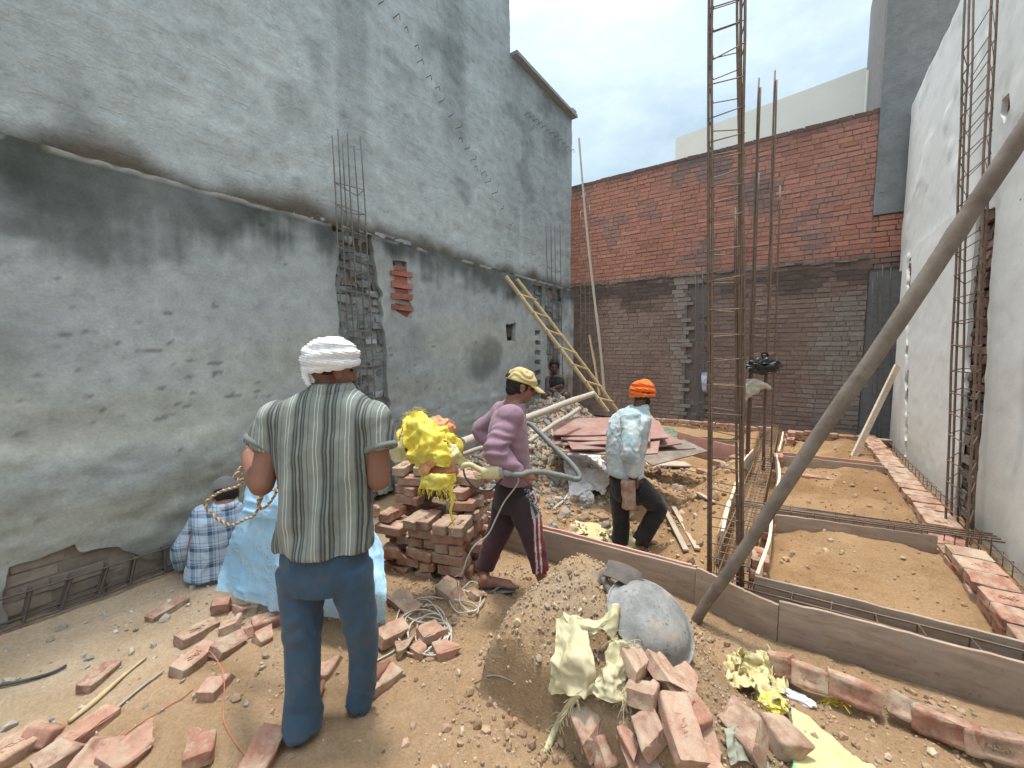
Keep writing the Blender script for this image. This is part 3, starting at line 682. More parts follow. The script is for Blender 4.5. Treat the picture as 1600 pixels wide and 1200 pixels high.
scatter('rubble_heap', 5200, rub, lambda r: min(.010 + .0145 * r.expovariate(1.0), .070), GREYS, M['stones'], 'heap of grey broken masonry and mortar chunks against the left wall', 1, .62, 21)
def orange(r):
    x = r.uniform(-2.0, -.5); y = r.uniform(2.85, 6.5); return (x, y)
SOIL = [(.40, .27, .16), (.44, .31, .20), (.33, .21, .12), (.47, .36, .25)]
scatter('soil_clods', 900, orange, lambda r: .006 + .012 * r.expovariate(1.0), SOIL, M['stones'], 'small clods of orange sandy soil strewn in the middle of the yard', 1, .7, 22)
def fore(r):
    x = r.uniform(-2.2, .9); y = .7 + 1.95 * r.random() ** .8
    if vn(np.array([x * 2, y * 2, 0.0]), 5) < -.25 and r.random() < .7: return None
    return x, y
SOIL2 = [(.40, .285, .185), (.43, .32, .215), (.34, .24, .15), (.45, .36, .26), (.38, .25, .175), (.41, .31, .21)]
scatter('gravel', 6500, fore, lambda r: min(.0025 + .0038 * r.expovariate(1.0), .026), SOIL2, M['stones'], 'crumbly pebbles and clods over the trodden soil in front', 1, .75, 23)
def mnd(r):
    x = r.uniform(-1.25, .15); y = r.uniform(1.3, 2.5); return (x, y) if mound_h(x, y) > .05 else None
scatter('mound_gravel', 2800, mnd, lambda r: min(.002 + .0023 * r.expovariate(1.0), .020), SOIL2, M['stones'], 'pebbles and brick crumbs over the sandy mound', 1, .75, 24)
def foot_(r):
    x = r.uniform(-1.2, -.1); y = 1.30 + r.gauss(0, .05); return x, y
scatter('soil_lumps', 150, foot_, lambda r: min(.004 + .006 * r.expovariate(1.0), .026), [(.30, .205, .125), (.34, .24, .155), (.26, .17, .10)], M['stones'], 'lumps of soil fallen along the cut face of the mound', 1, .8, 27, surf=lambda x, y: float(ground_z(x, y)))
def leftg(r): return r.uniform(-3.5, -1.9), r.uniform(-.2, 2.4)
scatter('mortar_chips', 500, leftg, lambda r: min(.004 + .008 * r.expovariate(1.2), .035), [(.38, .34, .28), (.46, .43, .37), (.30, .26, .21)], M['stones'], 'grey mortar chips on the bare ground by the left wall', 1, .5, 25)
def celp(r): return r.uniform(-.02, 1.0), r.uniform(2.95, 8.4)
scatter('sand_clods', 700, celp, lambda r: min(.003 + .006 * r.expovariate(1.0), .03), SOIL, M['stones'], 'sand clods lying in the filled cells between the boards', 1, .7, 26)

# ================================================================ bricks
def brickmat():
    g = G('fired_clay_brick'); v = g.coord('Object'); oi = g.n('ShaderNodeObjectInfo')
    vm = g.n('ShaderNodeVectorMath', operation='ADD'); g.l(v, vm.inputs[0]); g.l(oi.outputs['Random'], vm.inputs[1]); v = vm.outputs[0]
    base = g.ramp(oi.outputs['Random'], [(0.0, (.33, .15, .10)), (.3, (.42, .215, .15)), (.6, (.45, .265, .195)), (.85, (.40, .29, .21)), (1.0, (.28, .14, .10))])
    c = g.mix(g.ramp(g.noise(v, 14, 7, .65), [(.35, 0.0), (.7, .55)]), base, (.52, .36, .27))
    c = g.mix(g.ramp(g.noise(v, 24, 7, .75), [(.50, 0.0), (.68, .85)]), c, (.25, .125, .088))
    c = g.mix(g.ramp(g.noise(v, 7, 7, .75), [(.46, 0.0), (.60, .8)]), c, (.47, .375, .275)); c = g.mix(1.0, c, g.attr(), 'MULTIPLY')
    return g.done(c, .92, g.noise(v, 70, 8, .75), .8, .006)
M['brick'] = brickmat()
def brick_mesh(seed, L_=.225, W_=.108, H_=.072, kind='whole', frog=True, marks=0):
    r = random.Random(seed); n = (22, 12, 7)
    bm = bmesh.new(); bmesh.ops.create_cube(bm, size=1.0)
    bmesh.ops.subdivide_edges(bm, edges=bm.edges[:], cuts=9, use_grid_fill=True)
    if kind != 'whole':
        cut = {'half': .02, 'bat': .22, 'chip': -.16}[kind] + r.uniform(-.05, .05)
        nrm_ = Vector((1, r.uniform(-.45, .45), r.uniform(-.35, .35)))
        res = bmesh.ops.bisect_plane(bm, geom=bm.verts[:] + bm.edges[:] + bm.faces[:], plane_co=(cut, 0, 0), plane_no=nrm_, clear_outer=True)
        ed = [e for e in res['geom_cut'] if isinstance(e, bmesh.types.BMEdge)]
        bmesh.ops.contextual_create(bm, geom=ed)
        bf = [f for f in bm.faces if len(f.verts) > 8]
        if bf:
            bmesh.ops.poke(bm, faces=bf); 
    V = np.array([v.co[:] for v in bm.verts])
    ax = np.abs(V * 2); Q = V * np.array([L_, W_, H_])
    rad = .008; hs = np.array([L_, W_, H_]) / 2; inn = np.clip(Q, -(hs - rad), hs - rad); d = Q - inn; l = np.linalg.norm(d, axis=1, keepdims=True)
    onedge = (l[:, 0] > rad * 1.01); Q[onedge] = inn[onedge] + d[onedge] / l[onedge] * rad
    Nn = d / np.maximum(l, 1e-6)
    amp = .0052 * fbm(Q * 28 + seed * 5.1, 3, seed % 50) + .006 * vn(Q * 9 + seed, seed % 31) - .020 * np.maximum(vn(Q * 11 + seed * 2, 3), .12) * onedge - .03 * np.maximum(vn(Q * 8 + seed * 4.7, 9) - .45, 0)
    Q = Q + Nn * amp[:, None]
    if frog:
        fx = ss(.062, .048, np.abs(Q[:, 0])) * ss(.032, .022, np.abs(Q[:, 1])) * (Q[:, 2] > H_ * .36); Q[:, 2] -= fx * .009
    if kind != 'whole': Q = Q - np.array([Q[:, 0].mean(), 0, 0])
    for v, q in zip(bm.verts, Q): v.co = q
    F = [tuple(q.index for q in f.verts) for f in bm.faces]; V = np.array([v.co[:] for v in bm.verts]); bm.free()
    mb = MB(); mb.add(V, F, np.ones(3) * (1 + .12 * vn(V * 20, seed % 7))[:, None])
    if marks and kind == 'whole':
        for k in range(marks):                                   # raised maker's strokes in the frog, worn past reading
            x = -.034 + k * .0135; z = H_ / 2 - .0098
            for _ in range(2): mb.box((x + r.uniform(-.003, .003), r.uniform(-.010, .010), z), (.0035, r.uniform(.010, .026), .007), (0, 0, r.choice([0, 0, 1.2, -.5, .5])), (1.05, 1.0, .95))
    me = mb.mesh('brick', None, 50); me.materials.append(M['brick']); return me
BR = {'whole': [brick_mesh(i, marks=(6 if i % 2 == 0 else 0)) for i in range(8)], 'half': [brick_mesh(20 + i, kind='half') for i in range(4)], 'bat': [brick_mesh(30 + i, kind='bat') for i in range(4)], 'chip': [brick_mesh(40 + i, kind='chip', frog=False) for i in range(4)]}
_bc = [0]
def brick(loc, rot=(0, 0, 0), kind='whole', label=None, group=None, scale=(1, 1, 1), v=None, name='brick', cat='brick'):
    L_ = BR[kind]; _bc[0] += 1
    o = bpy.data.objects.new(name, L_[(_bc[0] * 7 + (_bc[0] // 5)) % len(L_)] if v is None else L_[v]); COL.objects.link(o)
    o.location = Vector(loc); o.rotation_euler = rot; o.scale = scale
    return tag(o, label, cat, group)
D2 = math.pi / 180
# kerb of bricks on the right: two courses, tops at 0.20
y = 2.92; k = 0
KB = 'brick in the top course of the low kerb running along the white wall'; KL = 'brick in the lower course of the low kerb along the white wall'
while y < 8.75:
    gap = (4.24 < y + .1 < 4.50)
    if not gap:
        brick((1.065 + rnd.uniform(-.008, .008), y + .1, .163 + rnd.uniform(-.004, .006)), (rnd.uniform(-.03, .03), rnd.uniform(-.03, .03), rnd.uniform(-.05, .05)), 'whole', KB, 'top bricks of the kerb by the white wall', (.92, 1.82, 1.0), v=k % 8)
    brick((1.075 + rnd.uniform(-.012, .012), y + .1, .085), (0, 0, rnd.uniform(-.05, .05)), 'whole', KL, 'lower bricks of the kerb by the white wall', (.95, 1.80, 1.0))
    y += .208; k += 1
# kerb along the foot of the brick wall
x = -2.35
while x < 1.15:
    if not (-.45 < x < -.12):
        brick((x + .11, 8.66 + rnd.uniform(-.02, .02), .165 + rnd.uniform(-.012, .012)), (rnd.uniform(-.04, .04), 0, rnd.uniform(-.08, .08)), 'whole', 'brick in the top course of the low kerb at the foot of the brick wall', 'top bricks of the far kerb')
        brick((x + .06, 8.66, .087), (0, 0, rnd.uniform(-.05, .05)), 'whole', 'brick in the lower course of the low kerb at the foot of the brick wall', 'lower bricks of the far kerb')
    x += .232
for k in range(5): brick((-.02 + k * .01, 8.30 - .235 * (k % 2), .05 + .074 * (k // 2)), (0, 0, 1.57 + rnd.uniform(-.1, .1)), 'whole', 'brick in the little stub of wall at the far end of the long cage', 'stub bricks at the far end')
for k in range(6): brick((-.06 + k * .125 + (0.02 if k > 2 else 0), 6.02 + k * .012, .055), (0, 0, rnd.uniform(-.06, .06) + .05), 'whole', 'brick laid flat on the sand before the far cross board', 'bricks on the sand before the far board', (.55 if k % 2 else 1, 1, 1))
for k in range(5): brick((-1.28 + k * .235, 6.78 - k * .15, -.02 + ground_z(-1.2 + k * .22, 6.7 - k * .12)), (0, 0, -.55), 'whole', 'brick at the foot of the red board left of the long cage', 'bricks under the far left board')
# brick piers beside the long cage
for j, (px, py, n, lb) in enumerate([(1190, 800, 4, 'brick of the pier where the middle cross board meets the long cage'), (1172, 866, 3, 'cement smeared brick of the pier where the front boards meet the long cage'), (1208, 712, 3, 'brick of the pier where the far cross board meets the long cage')]):
    p = gz(px, py, .18)
    for k in range(n): brick((p[0] + .06, p[1] + rnd.uniform(-.01, .01), .165 - .074 * k), (0, 0, 1.57 + rnd.uniform(-.06, .06)), 'whole', lb, 'pier bricks %s' % ('at the middle board', 'at the front boards', 'at the far board')[j])
brick(gz(1458, 860, .06), (0, 0, .2), 'half', 'half brick against the near face of the middle cross board, by the kerb')
# row leaning on the front board
for px, py, rx, rz, kd, sx, lb in [(1219, 1035, 1.35, .3, 'half', 1, 'half brick on edge, pale topped, leftmost of the row along the front board'), (1264, 1053, 1.3, .10, 'whole', .72, 'mortar caked brick on edge under the front board, second in the row'),
        (1335, 1076, 1.42, .06, 'whole', 1, 'brick on edge showing its deep frog under the front board'), (1413, 1100, 1.0, -.1, 'half', 1, 'tilted half brick at the foot of the front board'),
        (1480, 1133, 1.4, .06, 'whole', 1, 'brick on edge at the foot of the front board, past the tilted half'), (1558, 1160, 1.4, .08, 'whole', 1, 'brick on edge at the right end of the row under the front board')]:
    p = gz(px, py, .05); brick(p + np.array([0, .01, -.02]), (rx + rnd.uniform(-.15, .1), rnd.uniform(-.05, .05), rz + rnd.uniform(-.16, .16)), kd, lb, scale=(sx * .90, .95, .92))

# the stack behind the man in the striped shirt
SG = 'bricks of the tall stack'
def stack():
    r = random.Random(5); z = .03
    for k in range(11):
        z = -.01 + k * .0755; top = k >= 6
        cells = []
        if k % 2 == 0:
            for i in range(3 if not top else 3):
                for j in range(5): cells.append((-2.32 + i * .232, 1.93 + j * .114, 0))
        else:
            for i in range(6):
                for j in range(2): cells.append((-2.38 + i * .114, 1.99 + j * .235, 1))
        for x, y_, o in cells:
            if top and (y_ < 2.08): continue
            if k >= 9 and (x > -1.95 or y_ < 2.2): continue
            if k == 10 and x > -2.1: continue
            inner = -2.2 < x < -2.0 and 2.1 < y_ < 2.3
            if inner and k < 8: continue
            if r.random() < .05: continue
            a = .30
            X = -2.14; Y = 2.16; X2 = -2.27; dx, dy = x - X, y_ - Y
            xx = X2 + dx * math.cos(a) - dy * math.sin(a); yy = Y + dx * math.sin(a) + dy * math.cos(a)
            brick((xx + r.uniform(-.03, .03), yy + r.uniform(-.03, .03), z + r.uniform(-.003, .003) + .036 + ground_z(-2.1, 2.1)), (r.uniform(-.04, .04), r.uniform(-.04, .04), a + (1.571 if o else 0) + r.uniform(-.2, .2)), 'whole' if r.random() < .7 else r.choice(['bat', 'half']),
                  'brick in the %s of the rough stack under the yellow sacks' % ('low front step' if (y_ < 2.08 and k >= 4) else 'bottom rows' if k < 4 else 'tall back part'), SG + (', front step' if (y_ < 2.08 and k >= 4) else ', bottom rows' if k < 4 else ', back part'))
stack()
# loose bricks, placed on the ground the photo shows them on
def loose(px, py, ang, kind, label, tilt=(0, 0), lift=.03, scale=1.0, v=None, group=None):
    p = hit(px, py, lift - (.014 if px < 560 else 0)); d_ = ray(px, py); rz = math.atan2(d_[1], d_[0]) - math.pi / 2 + ang * D2; sc_ = (scale,) * 3 if np.ndim(scale) == 0 else scale
    if px < 560: sc_ = tuple(.88 * q for q in sc_)
    if py > 1000 and px > 880: sc_ = tuple(.92 * q for q in sc_)
    return brick(p, (tilt[0], tilt[1], rz), kind, label, group, sc_, v)
for a in [
    (332, 1075, 50, 'half', 'pink brick with stamped frog, alone on bare soil with orange thread over it', (.06, -.10), .035, .95, 0),
    (303, 1030, 40, 'whole', 'brick below the upper one left of the blue tarp, its frog filled with sand', (.22, .05), .045),
    (308, 988, 28, 'whole', 'brick with stamped frog, nearest the broken end of the grey plank, left of the tarp', (.12, .10), .04, 1.0, 2),
    (352, 1012, 40, 'bat', 'crumbling red brick bat at the foot of the small heap left of the blue tarp', (.3, .2), .04),
    (360, 978, 75, 'half', 'half brick in the middle of the small heap by the blue tarp', (-.2, .1), .035),
    (345, 948, 85, 'half', 'dusty half brick standing under the left corner of the blue tarp', (.2, 1.1), .05),
    (385, 955, 110, 'half', 'grey brown brick just under the front hem of the blue tarp', (.3, .2), .03),
    (408, 998, 30, 'chip', 'small brick fragment left of the standing man\'s trousers', (.3, .1), .025),
    (395, 985, 110, 'chip', 'pointed brick chip beside the small fragment by the trousers', (.1, .4), .03),
    (425, 968, 8, 'whole', 'brick lying flat against the blue trousers under the tarp', (.05, .05), .04),
    (505, 1048, 60, 'half', 'pale half brick seen between the standing man\'s legs', (.05, 0), .03),
    (470, 985, 20, 'bat', 'brick under the tarp hem between the standing man\'s legs', (.05, .1), .03),
    (312, 1172, 80, 'bat', 'brick bat with a stamped frog at the bottom edge, left of the big pink one', (.05, .1), .04),
    (406, 1182, 55, 'whole', 'large pink brick at the bottom edge beside the standing man\'s left heel', (.25, -.2), .05, 1.05, 3),
    (140, 1138, 30, 'whole', 'brick with an empty frog beside the pale stick, lower left', (.08, .05), .03, .95, 5),
    (62, 1150, 60, 'chip', 'dark red brick shard standing on edge at the lower left', (.4, .6), .04, 1.1),
    (155, 1056, 45, 'whole', 'mauve brick alone on the grey ground near the left wall', (.15, 0), .03, (.82, .8, .8)),
    (263, 952, 35, 'whole', 'grey dusty brick alone on the ground behind the mauve one', (.1, 0), .03, (1.12, .8, .8)),
    (18, 1172, 25, 'whole', 'brick cut by the left edge of the lower left heap', (.2, .1), .04, 1.1),
    (85, 1185, 8, 'half', 'flat brick in the middle of the lower left heap', (.15, -.1), .05, 1.1),
    (140, 1192, 45, 'bat', 'tilted orange pink brick on the lower left heap', (.5, -.2), .07, 1.1),
    (188, 1186, 35, 'half', 'dark ended brick at the right end of the lower left heap', (.35, .2), .05, 1.2),
    (632, 942, -55, 'whole', 'pink brick lying flat left of the pale cable coil', (.1, .12), .03, (1.05, 1.05, .7), 1),
    (700, 920, -45, 'half', 'dusty sand coloured half brick behind the cable coil', (.15, .1), .04, 1.2),
    (606, 993, 40, 'bat', 'red brick bat at the right of the blue trousers near the hem of the tarp', (.1, .2), .04),
    (672, 988, 30, 'bat', 'brick under the loops of the pale cable coil', (.15, .1), .035, .95),
    (628, 1013, 10, 'chip', 'dark red chip left under the cable coil', (0, 0), .03, .8),
    (652, 1018, 50, 'chip', 'small square chip under the front of the cable coil', (.1, 0), .02, .75),
    (688, 1018, 20, 'chip', 'yellowish mortar block at the right front of the cable coil', (0, .1), .02, .95),
    (742, 931, 50, 'chip', 'broken red chip inside the far cable loop beside the sandal', (.2, .3), .02, .7),
    (598, 1062, 35, 'whole', 'pale brick end behind the standing man\'s right heel', (.1, .1), .02, .8),
    (1070, 1092, -50, 'whole', 'large dusky brick directly behind the one with big stamped marks', (.1, .25), .05, .95),
    (990, 1030, -50, 'half', 'brick peeping out between the cream sack and the metal pan', (-.2, .3), .05, 1.05),
    (1032, 1045, -50, 'bat', 'long brick on the mound touching the lower rim of the pan', (-.5, .2), .05, .95),
    (1066, 1058, -40, 'chip', 'crumbly orange red brick chip on the slope under the pan', (.2, .3), .03, .95),
    (1003, 1085, 80, 'half', 'half brick with stamped frog right of the cream sack', (-.1, .25), .05, 1.1, 1),
    (1066, 1140, -68, 'whole', 'brick with the boldest stamped marks, tilted in the middle of the right heap', (-.10, .25), .10, 1.05, 4),
    (1014, 1136, -60, 'half', 'smooth tan half brick left of the boldly stamped brick', (.5, .4), .05),
    (917, 1128, -55, 'half', 'pale pink brick at the left end of the right heap, under the torn sack strip', (.25, .3), .05, 1.1),
    (945, 1172, 50, 'half', 'pink brick on edge below the pale one at the left of the right heap', (.8, .3), .04),
    (978, 1150, -55, 'chip', 'thin brick sliver lying between the tan half and the cream sack', (.1, .2), .03, (1.1, .5, .6)),
    (1003, 1192, -60, 'bat', 'broad pale brick at the bottom edge in the right heap', (.15, .3), .06, 1.2),
    (1096, 1190, 20, 'half', 'pink half brick at the bottom edge right of the stamped brick', (.1, .15), .05, 1.1),
    (1106, 1150, -65, 'chip', 'narrow pink sliver on the right side of the stamped brick', (.2, .4), .04, (1.5, .5, .7)),
    (1157, 1132, -25, 'half', 'reddish square brick bat leaning right of the heap', (.35, .25), .06, 1.25),
    (1213, 1150, 40, 'chip', 'orange stained cement lump between the square bat and the yellow sheet', (.1, .2), .05, 1.35)]:
    loose(*a)
for i, (x_, y_, z_) in enumerate([(-2.75, 1.22, .04), (-2.5, 1.32, .04), (-2.3, 1.45, .04), (-2.62, 1.4, .12), (-2.7, 1.6, .2), (-2.45, 1.62, .2), (-2.6, 1.6, .3), (-2.55, 1.75, .42), (-2.65, 1.75, .55), (-2.5, 1.72, .62)]):
    brick((x_, y_, z_), (rnd.uniform(-.1, .1), rnd.uniform(-.1, .1), rnd.uniform(0, 3)), 'whole', 'brick of the hidden heap under the blue tarp', 'bricks under the tarp')

# ================================================================ shuttering boards
def wood(name, c1, c2, grain=(2, 2, 30), rough=.85, dirt=(.36, .29, .22), dl=.5, rand=.1, world=False):
    g = G(name); v = g.coord('Object'); oi = g.n('ShaderNodeObjectInfo')
    vm = g.n('ShaderNodeVectorMath', operation='ADD'); g.l(v, vm.inputs[0]); g.l(oi.outputs['Random'], vm.inputs[1]); v = vm.outputs[0]
    s = g.n('ShaderNodeMapping'); s.inputs['Scale'].default_value = grain; g.l(v, s.inputs[0])
    f = g.noise(s.outputs[0], 1.6, 7, .65, .6); col = g.mix(g.ramp(f, [(.3, 0.0), (.7, 1.0)]), c1, c2)
    col = g.mix(1.0, col, g.attr(), 'MULTIPLY')
    col = g.mix(g.ramp(g.noise(v, 5, 8, .72), [(dl - .07, 0.0), (dl + .17, .8)]), col, dirt)
    col = g.mix(g.ramp(g.noise(v, 26, 5, .7), [(.60, 0.0), (.72, .5)]), col, tuple(x * .5 for x in c1))
    col = g.mix(1.0, col, g.ramp(oi.outputs['Random'], [(0.0, 1 - rand), (1.0, 1 + rand)]), 'MULTIPLY')
    return g.done(col, rough, g.math('ADD', f, g.noise(v, 60, 6, .7)), .35, .005)
M['ply'] = wood('used_shuttering_ply', (.150, .115, .092), (.255, .200, .162), (3, 3, 14), dirt=(.33, .285, .24))
M['plyred'] = wood('red_faced_shuttering_ply', (.27, .135, .115), (.34, .185, .155), (4, 4, 10), dirt=(.36, .27, .225), dl=.48)
M['plank'] = wood('cement_stained_plank', (.36, .29, .22), (.50, .42, .33), (3, 3, 24), dirt=(.52, .47, .40))
M['timber'] = wood('weathered_pole_wood', (.135, .105, .085), (.235, .19, .155), (6, 6, 6), dirt=(.27, .235, .20), dl=.5)
M['bamboo'] = wood('dry_bamboo', (.46, .355, .195), (.60, .48, .28), (30, 30, 2), dirt=(.40, .31, .19), dl=.58)
M['pole'] = wood('grey_weathered_pole', (.37, .325, .265), (.47, .42, .35), (26, 26, 2), dirt=(.42, .37, .30))
def board(a, c, zt0, zt1, zb0, zb1, th, m, label, lean=0.0, wave=.003, name='shuttering_board', cat='board', group=None, edge=2.0):
    n = 24; a = np.array(a, float); c = np.array(c, float); d = nrm(np.r_[c - a, 0]); nn = np.array([-d[1], d[0], 0]); mb = MB(); vs = []; cs = []
    for i in range(n + 1):
        t = i / n; p = np.r_[a + (c - a) * t, 0] + nn * wave * math.sin(t * 5 + a[0] * 9)
        zt = lerp(zt0, zt1, t) + .003 * vn(np.array([t * 6, a[0] * 7, 0.])) + .0025 * rnd.uniform(-1, 1); zb = lerp(zb0, zb1, t)
        for s_, zz in ((0, zb), (0, zt - .003), (0.001, zt), (th - .001, zt), (th, zt - .003), (th, zb)):
            vs.append(p + nn * (s_ + lean * (zz - zb)) + UP * zz); cs.append((edge, edge * .95, edge * .88) if zz > zt - .0031 else (1, 1, 1))
    fs = [(i * 6 + k, (i + 1) * 6 + k, (i + 1) * 6 + k + 1, i * 6 + k + 1) for i in range(n) for k in range(5)]
    fs += [(0, 1, 2, 3, 4, 5), tuple(n * 6 + k for k in (5, 4, 3, 2, 1, 0))]
    mb.add(vs, fs, cs); b0 = vs[0]
    return mb.solo(name, m, label, cat, group, base=b0, smooth=35, fix=True)
board((-2.28, 2.625), (-.46, 2.755), .19, .185, -.16, -.16, .020, M['ply'], 'grey plywood shuttering board behind the walking man in the cap, left end')
board((-.455, 2.735), (-.01, 2.645), .205, .165, -.16, -.16, .020, M['ply'], 'short plywood board with a red stain where the slanting pole stands')
board((-.005, 2.655), (1.30, 2.765), .19, .195, -.12, -.10, .020, M['ply'], 'long brown plywood shuttering board at the front, from the slanting pole to the right edge')
board((-2.30, 2.70), (-.50, 2.815), .185, .165, -.2, -.2, .020, M['plyred'], 'dark red board standing close behind the left part of the front form', .05)
board((-.14, 2.865), (1.28, 2.94), .195, .20, -.12, -.12, .020, M['ply'], 'plywood board on the far side of the front bar cage, holding back the sand')
board((-.13, 4.055), (.955, 4.28), .195, .20, -.14, -.12, .020, M['ply'], 'grey plywood board on the near side of the middle cross beam')
board((-.13, 4.30), (.94, 4.50), .195, .20, -.1, -.1, .018, M['ply'], 'thin board on the far side of the middle cross beam')
board((-.13, 6.44), (.955, 6.53), .20, .20, -.1, -.1, .020, M['ply'], 'brown plywood board of the far cross beam, with a pale stick standing behind it')
board((-.13, 6.66), (.955, 6.74), .20, .20, -.1, -.1, .018, M['plyred'], 'thin dark board just behind the far cross board')
board((-1.60, 7.30), (-.43, 6.52), .21, .20, -.14, -.12, .020, M['plyred'], 'dark red board crossing left from the long cage to the far bank')
board((-.45, 6.5), (-.47, 5.0), .23, .16, -.05, -.05, .022, M['plank'], 'bent plank edge along the left side of the long cage, far half', wave=.03)
board((-.50, 5.0), (-.44, 3.45), .16, .20, -.05, -.08, .024, M['plank'], 'cement smeared plank along the left side of the long cage, near half', .1)
board((-.58, 4.75), (-.52, 3.7), .12, .15, -.1, -.1, .022, M['plank'], 'second smeared plank leaning outside the near half of the long cage', .35)
board((-.10, 4.10), (-.13, 2.90), .20, .20, -.1, -.1, .022, M['plank'], 'plank on the right side of the long cage next to the front boards', wave=.012)
board((-.13, 6.45), (-.09, 4.5), .215, .22, -.1, -.1, .022, M['plank'], 'pale plank on the right side of the long cage at its middle', wave=.02)
board((-.11, 8.30), (-.13, 6.75), .215, .20, -.1, -.1, .022, M['plank'], 'plank on the right side of the long cage at its far end')

# ================================================================ reinforcing cages
def seg(p, q, lean=0): return [np.asarray(p, float), np.asarray(q, float)]
def cage(name, label, bars, ties, rb=.008, rt=.0045, m=None, cat='rebar cage', base=None):
    m = m or M['steel']; allp = np.vstack([np.asarray(b_, float) for b_ in bars]); lo = allp[allp[:, 2].argmin()] if base is None else base
    t = root(name, lo, label, cat)
    for b_ in bars:
        s = MB(); P = np.asarray(b_, float); n = max(2, int(np.linalg.norm(P[-1] - P[0]) / .5))
        if len(P) == 2: P = np.array([P[0] + (P[1] - P[0]) * k / n for k in range(n + 1)]); P[1:-1] += np.array([[rnd.uniform(-1, 1) * .006 for _ in range(3)] for _ in range(n - 1)])
        s.tube(P, rb, 6, sm=2); s.build('main_bar', m, t, 180)
    for q in ties[:100]:
        s = MB(); Q = np.asarray(q, float)
        if len(Q) == 4: Q = np.vstack([Q, Q[:1], Q[0] + (Q[1] - Q[0]) * .18])
        s.tube(Q, rt, 5); s.build('stirrup', m, t)
    return t
def ring(corners, k, tilt=.02, ext=.008):
    c = np.array(corners, float); m = c.mean(0); c = m + (c - m) * (1 + ext * 4); c[:, 2] += np.array([rnd.uniform(-tilt, tilt) for _ in range(len(c))]); return c
def at_z(bar, z): a, b_ = np.asarray(bar[0], float), np.asarray(bar[-1], float); return a + (b_ - a) * ((z - a[2]) / (b_[2] - a[2]))
# main column cage in the middle of the picture
fl = (gy(1107, 905, 3.05), gy(1109, -230, 3.05)); fr = (gy(1163, 905, 3.05), gy(1163, -230, 3.05)); bl = (gy(1112, 892, 3.27), gy(1117, -230, 3.27)); br = (gy(1158, 892, 3.29), gy(1152, -230, 3.29))
for q in (fl, fr, bl, br): q[0][2] = -.12
bars = []
for q, d in ((fl, (.019, 0)), (fr, (-.017, 0)), (br, (-.02, .0))):
    bars.append(q); o_ = np.array([d[0], d[1], 0]); z1 = 2.6 if q is br else 9; top = at_z(q, min(q[1][2], z1)); bars.append((q[0] + o_, top + o_))
bars.append(((fr[0] + br[0]) / 2, (fr[1] + br[1]) / 2)); ties = []
z = .06
while z < 4.6:
    ties.append(ring([at_z(q, z) for q in (fl, fr, br, bl)], 0, .022, .012))
    z += rnd.uniform(.17, .22) if z < 2.8 else rnd.uniform(.14, .24)
cage('column_cage', 'tallest rusty column cage, standing where the front boards meet the long cage', bars, ties, .0085, .0042)
# second column cage further back, carrying a bag and a cloth
Y2 = 6.25
f1 = (gy(1167, 700, Y2), gy(1186, 122, Y2)); f2 = (gy(1193, 700, Y2), gy(1211, 110, Y2)); g1 = (gy(1172, 690, Y2 + .3), gy(1186, 270, Y2 + .3)); g2 = (gy(1207, 690, Y2 + .3), gy(1219, 290, Y2 + .3))
for q in (f1, f2, g1, g2): q[0][2] = 0.0
ties = []; z = .12
while z < 3.0: ties.append(ring([at_z(q, z) for q in (f1, f2, g2, g1)], 0, .03, .01)); z += rnd.uniform(.20, .27)
bars2 = [f1, f2, g1, g2] + [(q[0] + [.02, 0, 0], at_z(q, q[1][2] - .12) + [.02, 0, 0]) for q in (f1, f2)]
cage('column_cage', 'rusty column cage half way back with black bag and beige cloth hung on it', bars2, ties, .0105, .005)
# left wall cages
Xf, Xb = XL + .10, XL - .01
lf = [(gx(519, 212, Xf), gx(548, 760, Xf)), (gx(528, 202, Xf), gx(556, 760, Xf)), (gx(543, 209, Xf), gx(573, 760, Xf)), (gx(563, 214, Xf), gx(594, 760, Xf)), (gx(535, 224, Xb), gx(568, 760, Xb)), (gx(553, 228, Xb), gx(585, 760, Xb))]
lf = [(q[1], q[0]) for q in lf]
for q in lf: q[0][2] = max(q[0][2], -.05)
ties = []; z = .15
while z < 3.2:
    ties.append(ring([at_z(lf[0], z), at_z(lf[3], z), at_z(lf[5], z), at_z(lf[4], z)], 0, .025, .015))
    if rnd.random() < .35 and z < 2.7: ties.append(ring([at_z(lf[0], z + .06), at_z(lf[3], z + .06), at_z(lf[5], z + .06), at_z(lf[4], z + .06)], 0, .05, .015))
    z += rnd.uniform(.16, .22)
cage('column_cage', 'grey column cage set in the broken recess of the left wall, behind the white turban', lf, ties, .0065, .0042, M['steelgrey'])
l2 = [(gx(862, 640, Xf), gx(853, 352, Xf)), (gx(866, 640, Xb), gx(861, 350, Xb)), (gx(872, 640, Xf), gx(867, 352, Xf)), (gx(880, 640, Xf), gx(875, 350, Xf))]
ties = []; z = .5
while z < 3.2: ties.append(ring([at_z(l2[0], z), at_z(l2[3], z), at_z(l2[3], z) - [.1, 0, 0], at_z(l2[1], z)], 0, .02, .01)); z += .21
cage('column_cage', 'thin column cage near the end of the left wall, above the seated person', l2, ties, .0075, .004, M['steelgrey'])
l3 = [(gy(x, 640, 9.28), gy(x - 1, t_, 9.28)) for x, t_ in ((908, 330), (915, 300), (922, 320), (930, 400))]
ties = [ring([at_z(l3[0], z), at_z(l3[3], z), at_z(l3[3], z) + [0, .08, 0], at_z(l3[0], z) + [0, .08, 0]], 0, .02, .01) for z in np.arange(.6, 3.3, .24)]
cage('column_cage', 'thin column cage in the dark corner behind the tall thin pole', l3, ties, .008, .004, M['steelgrey'])
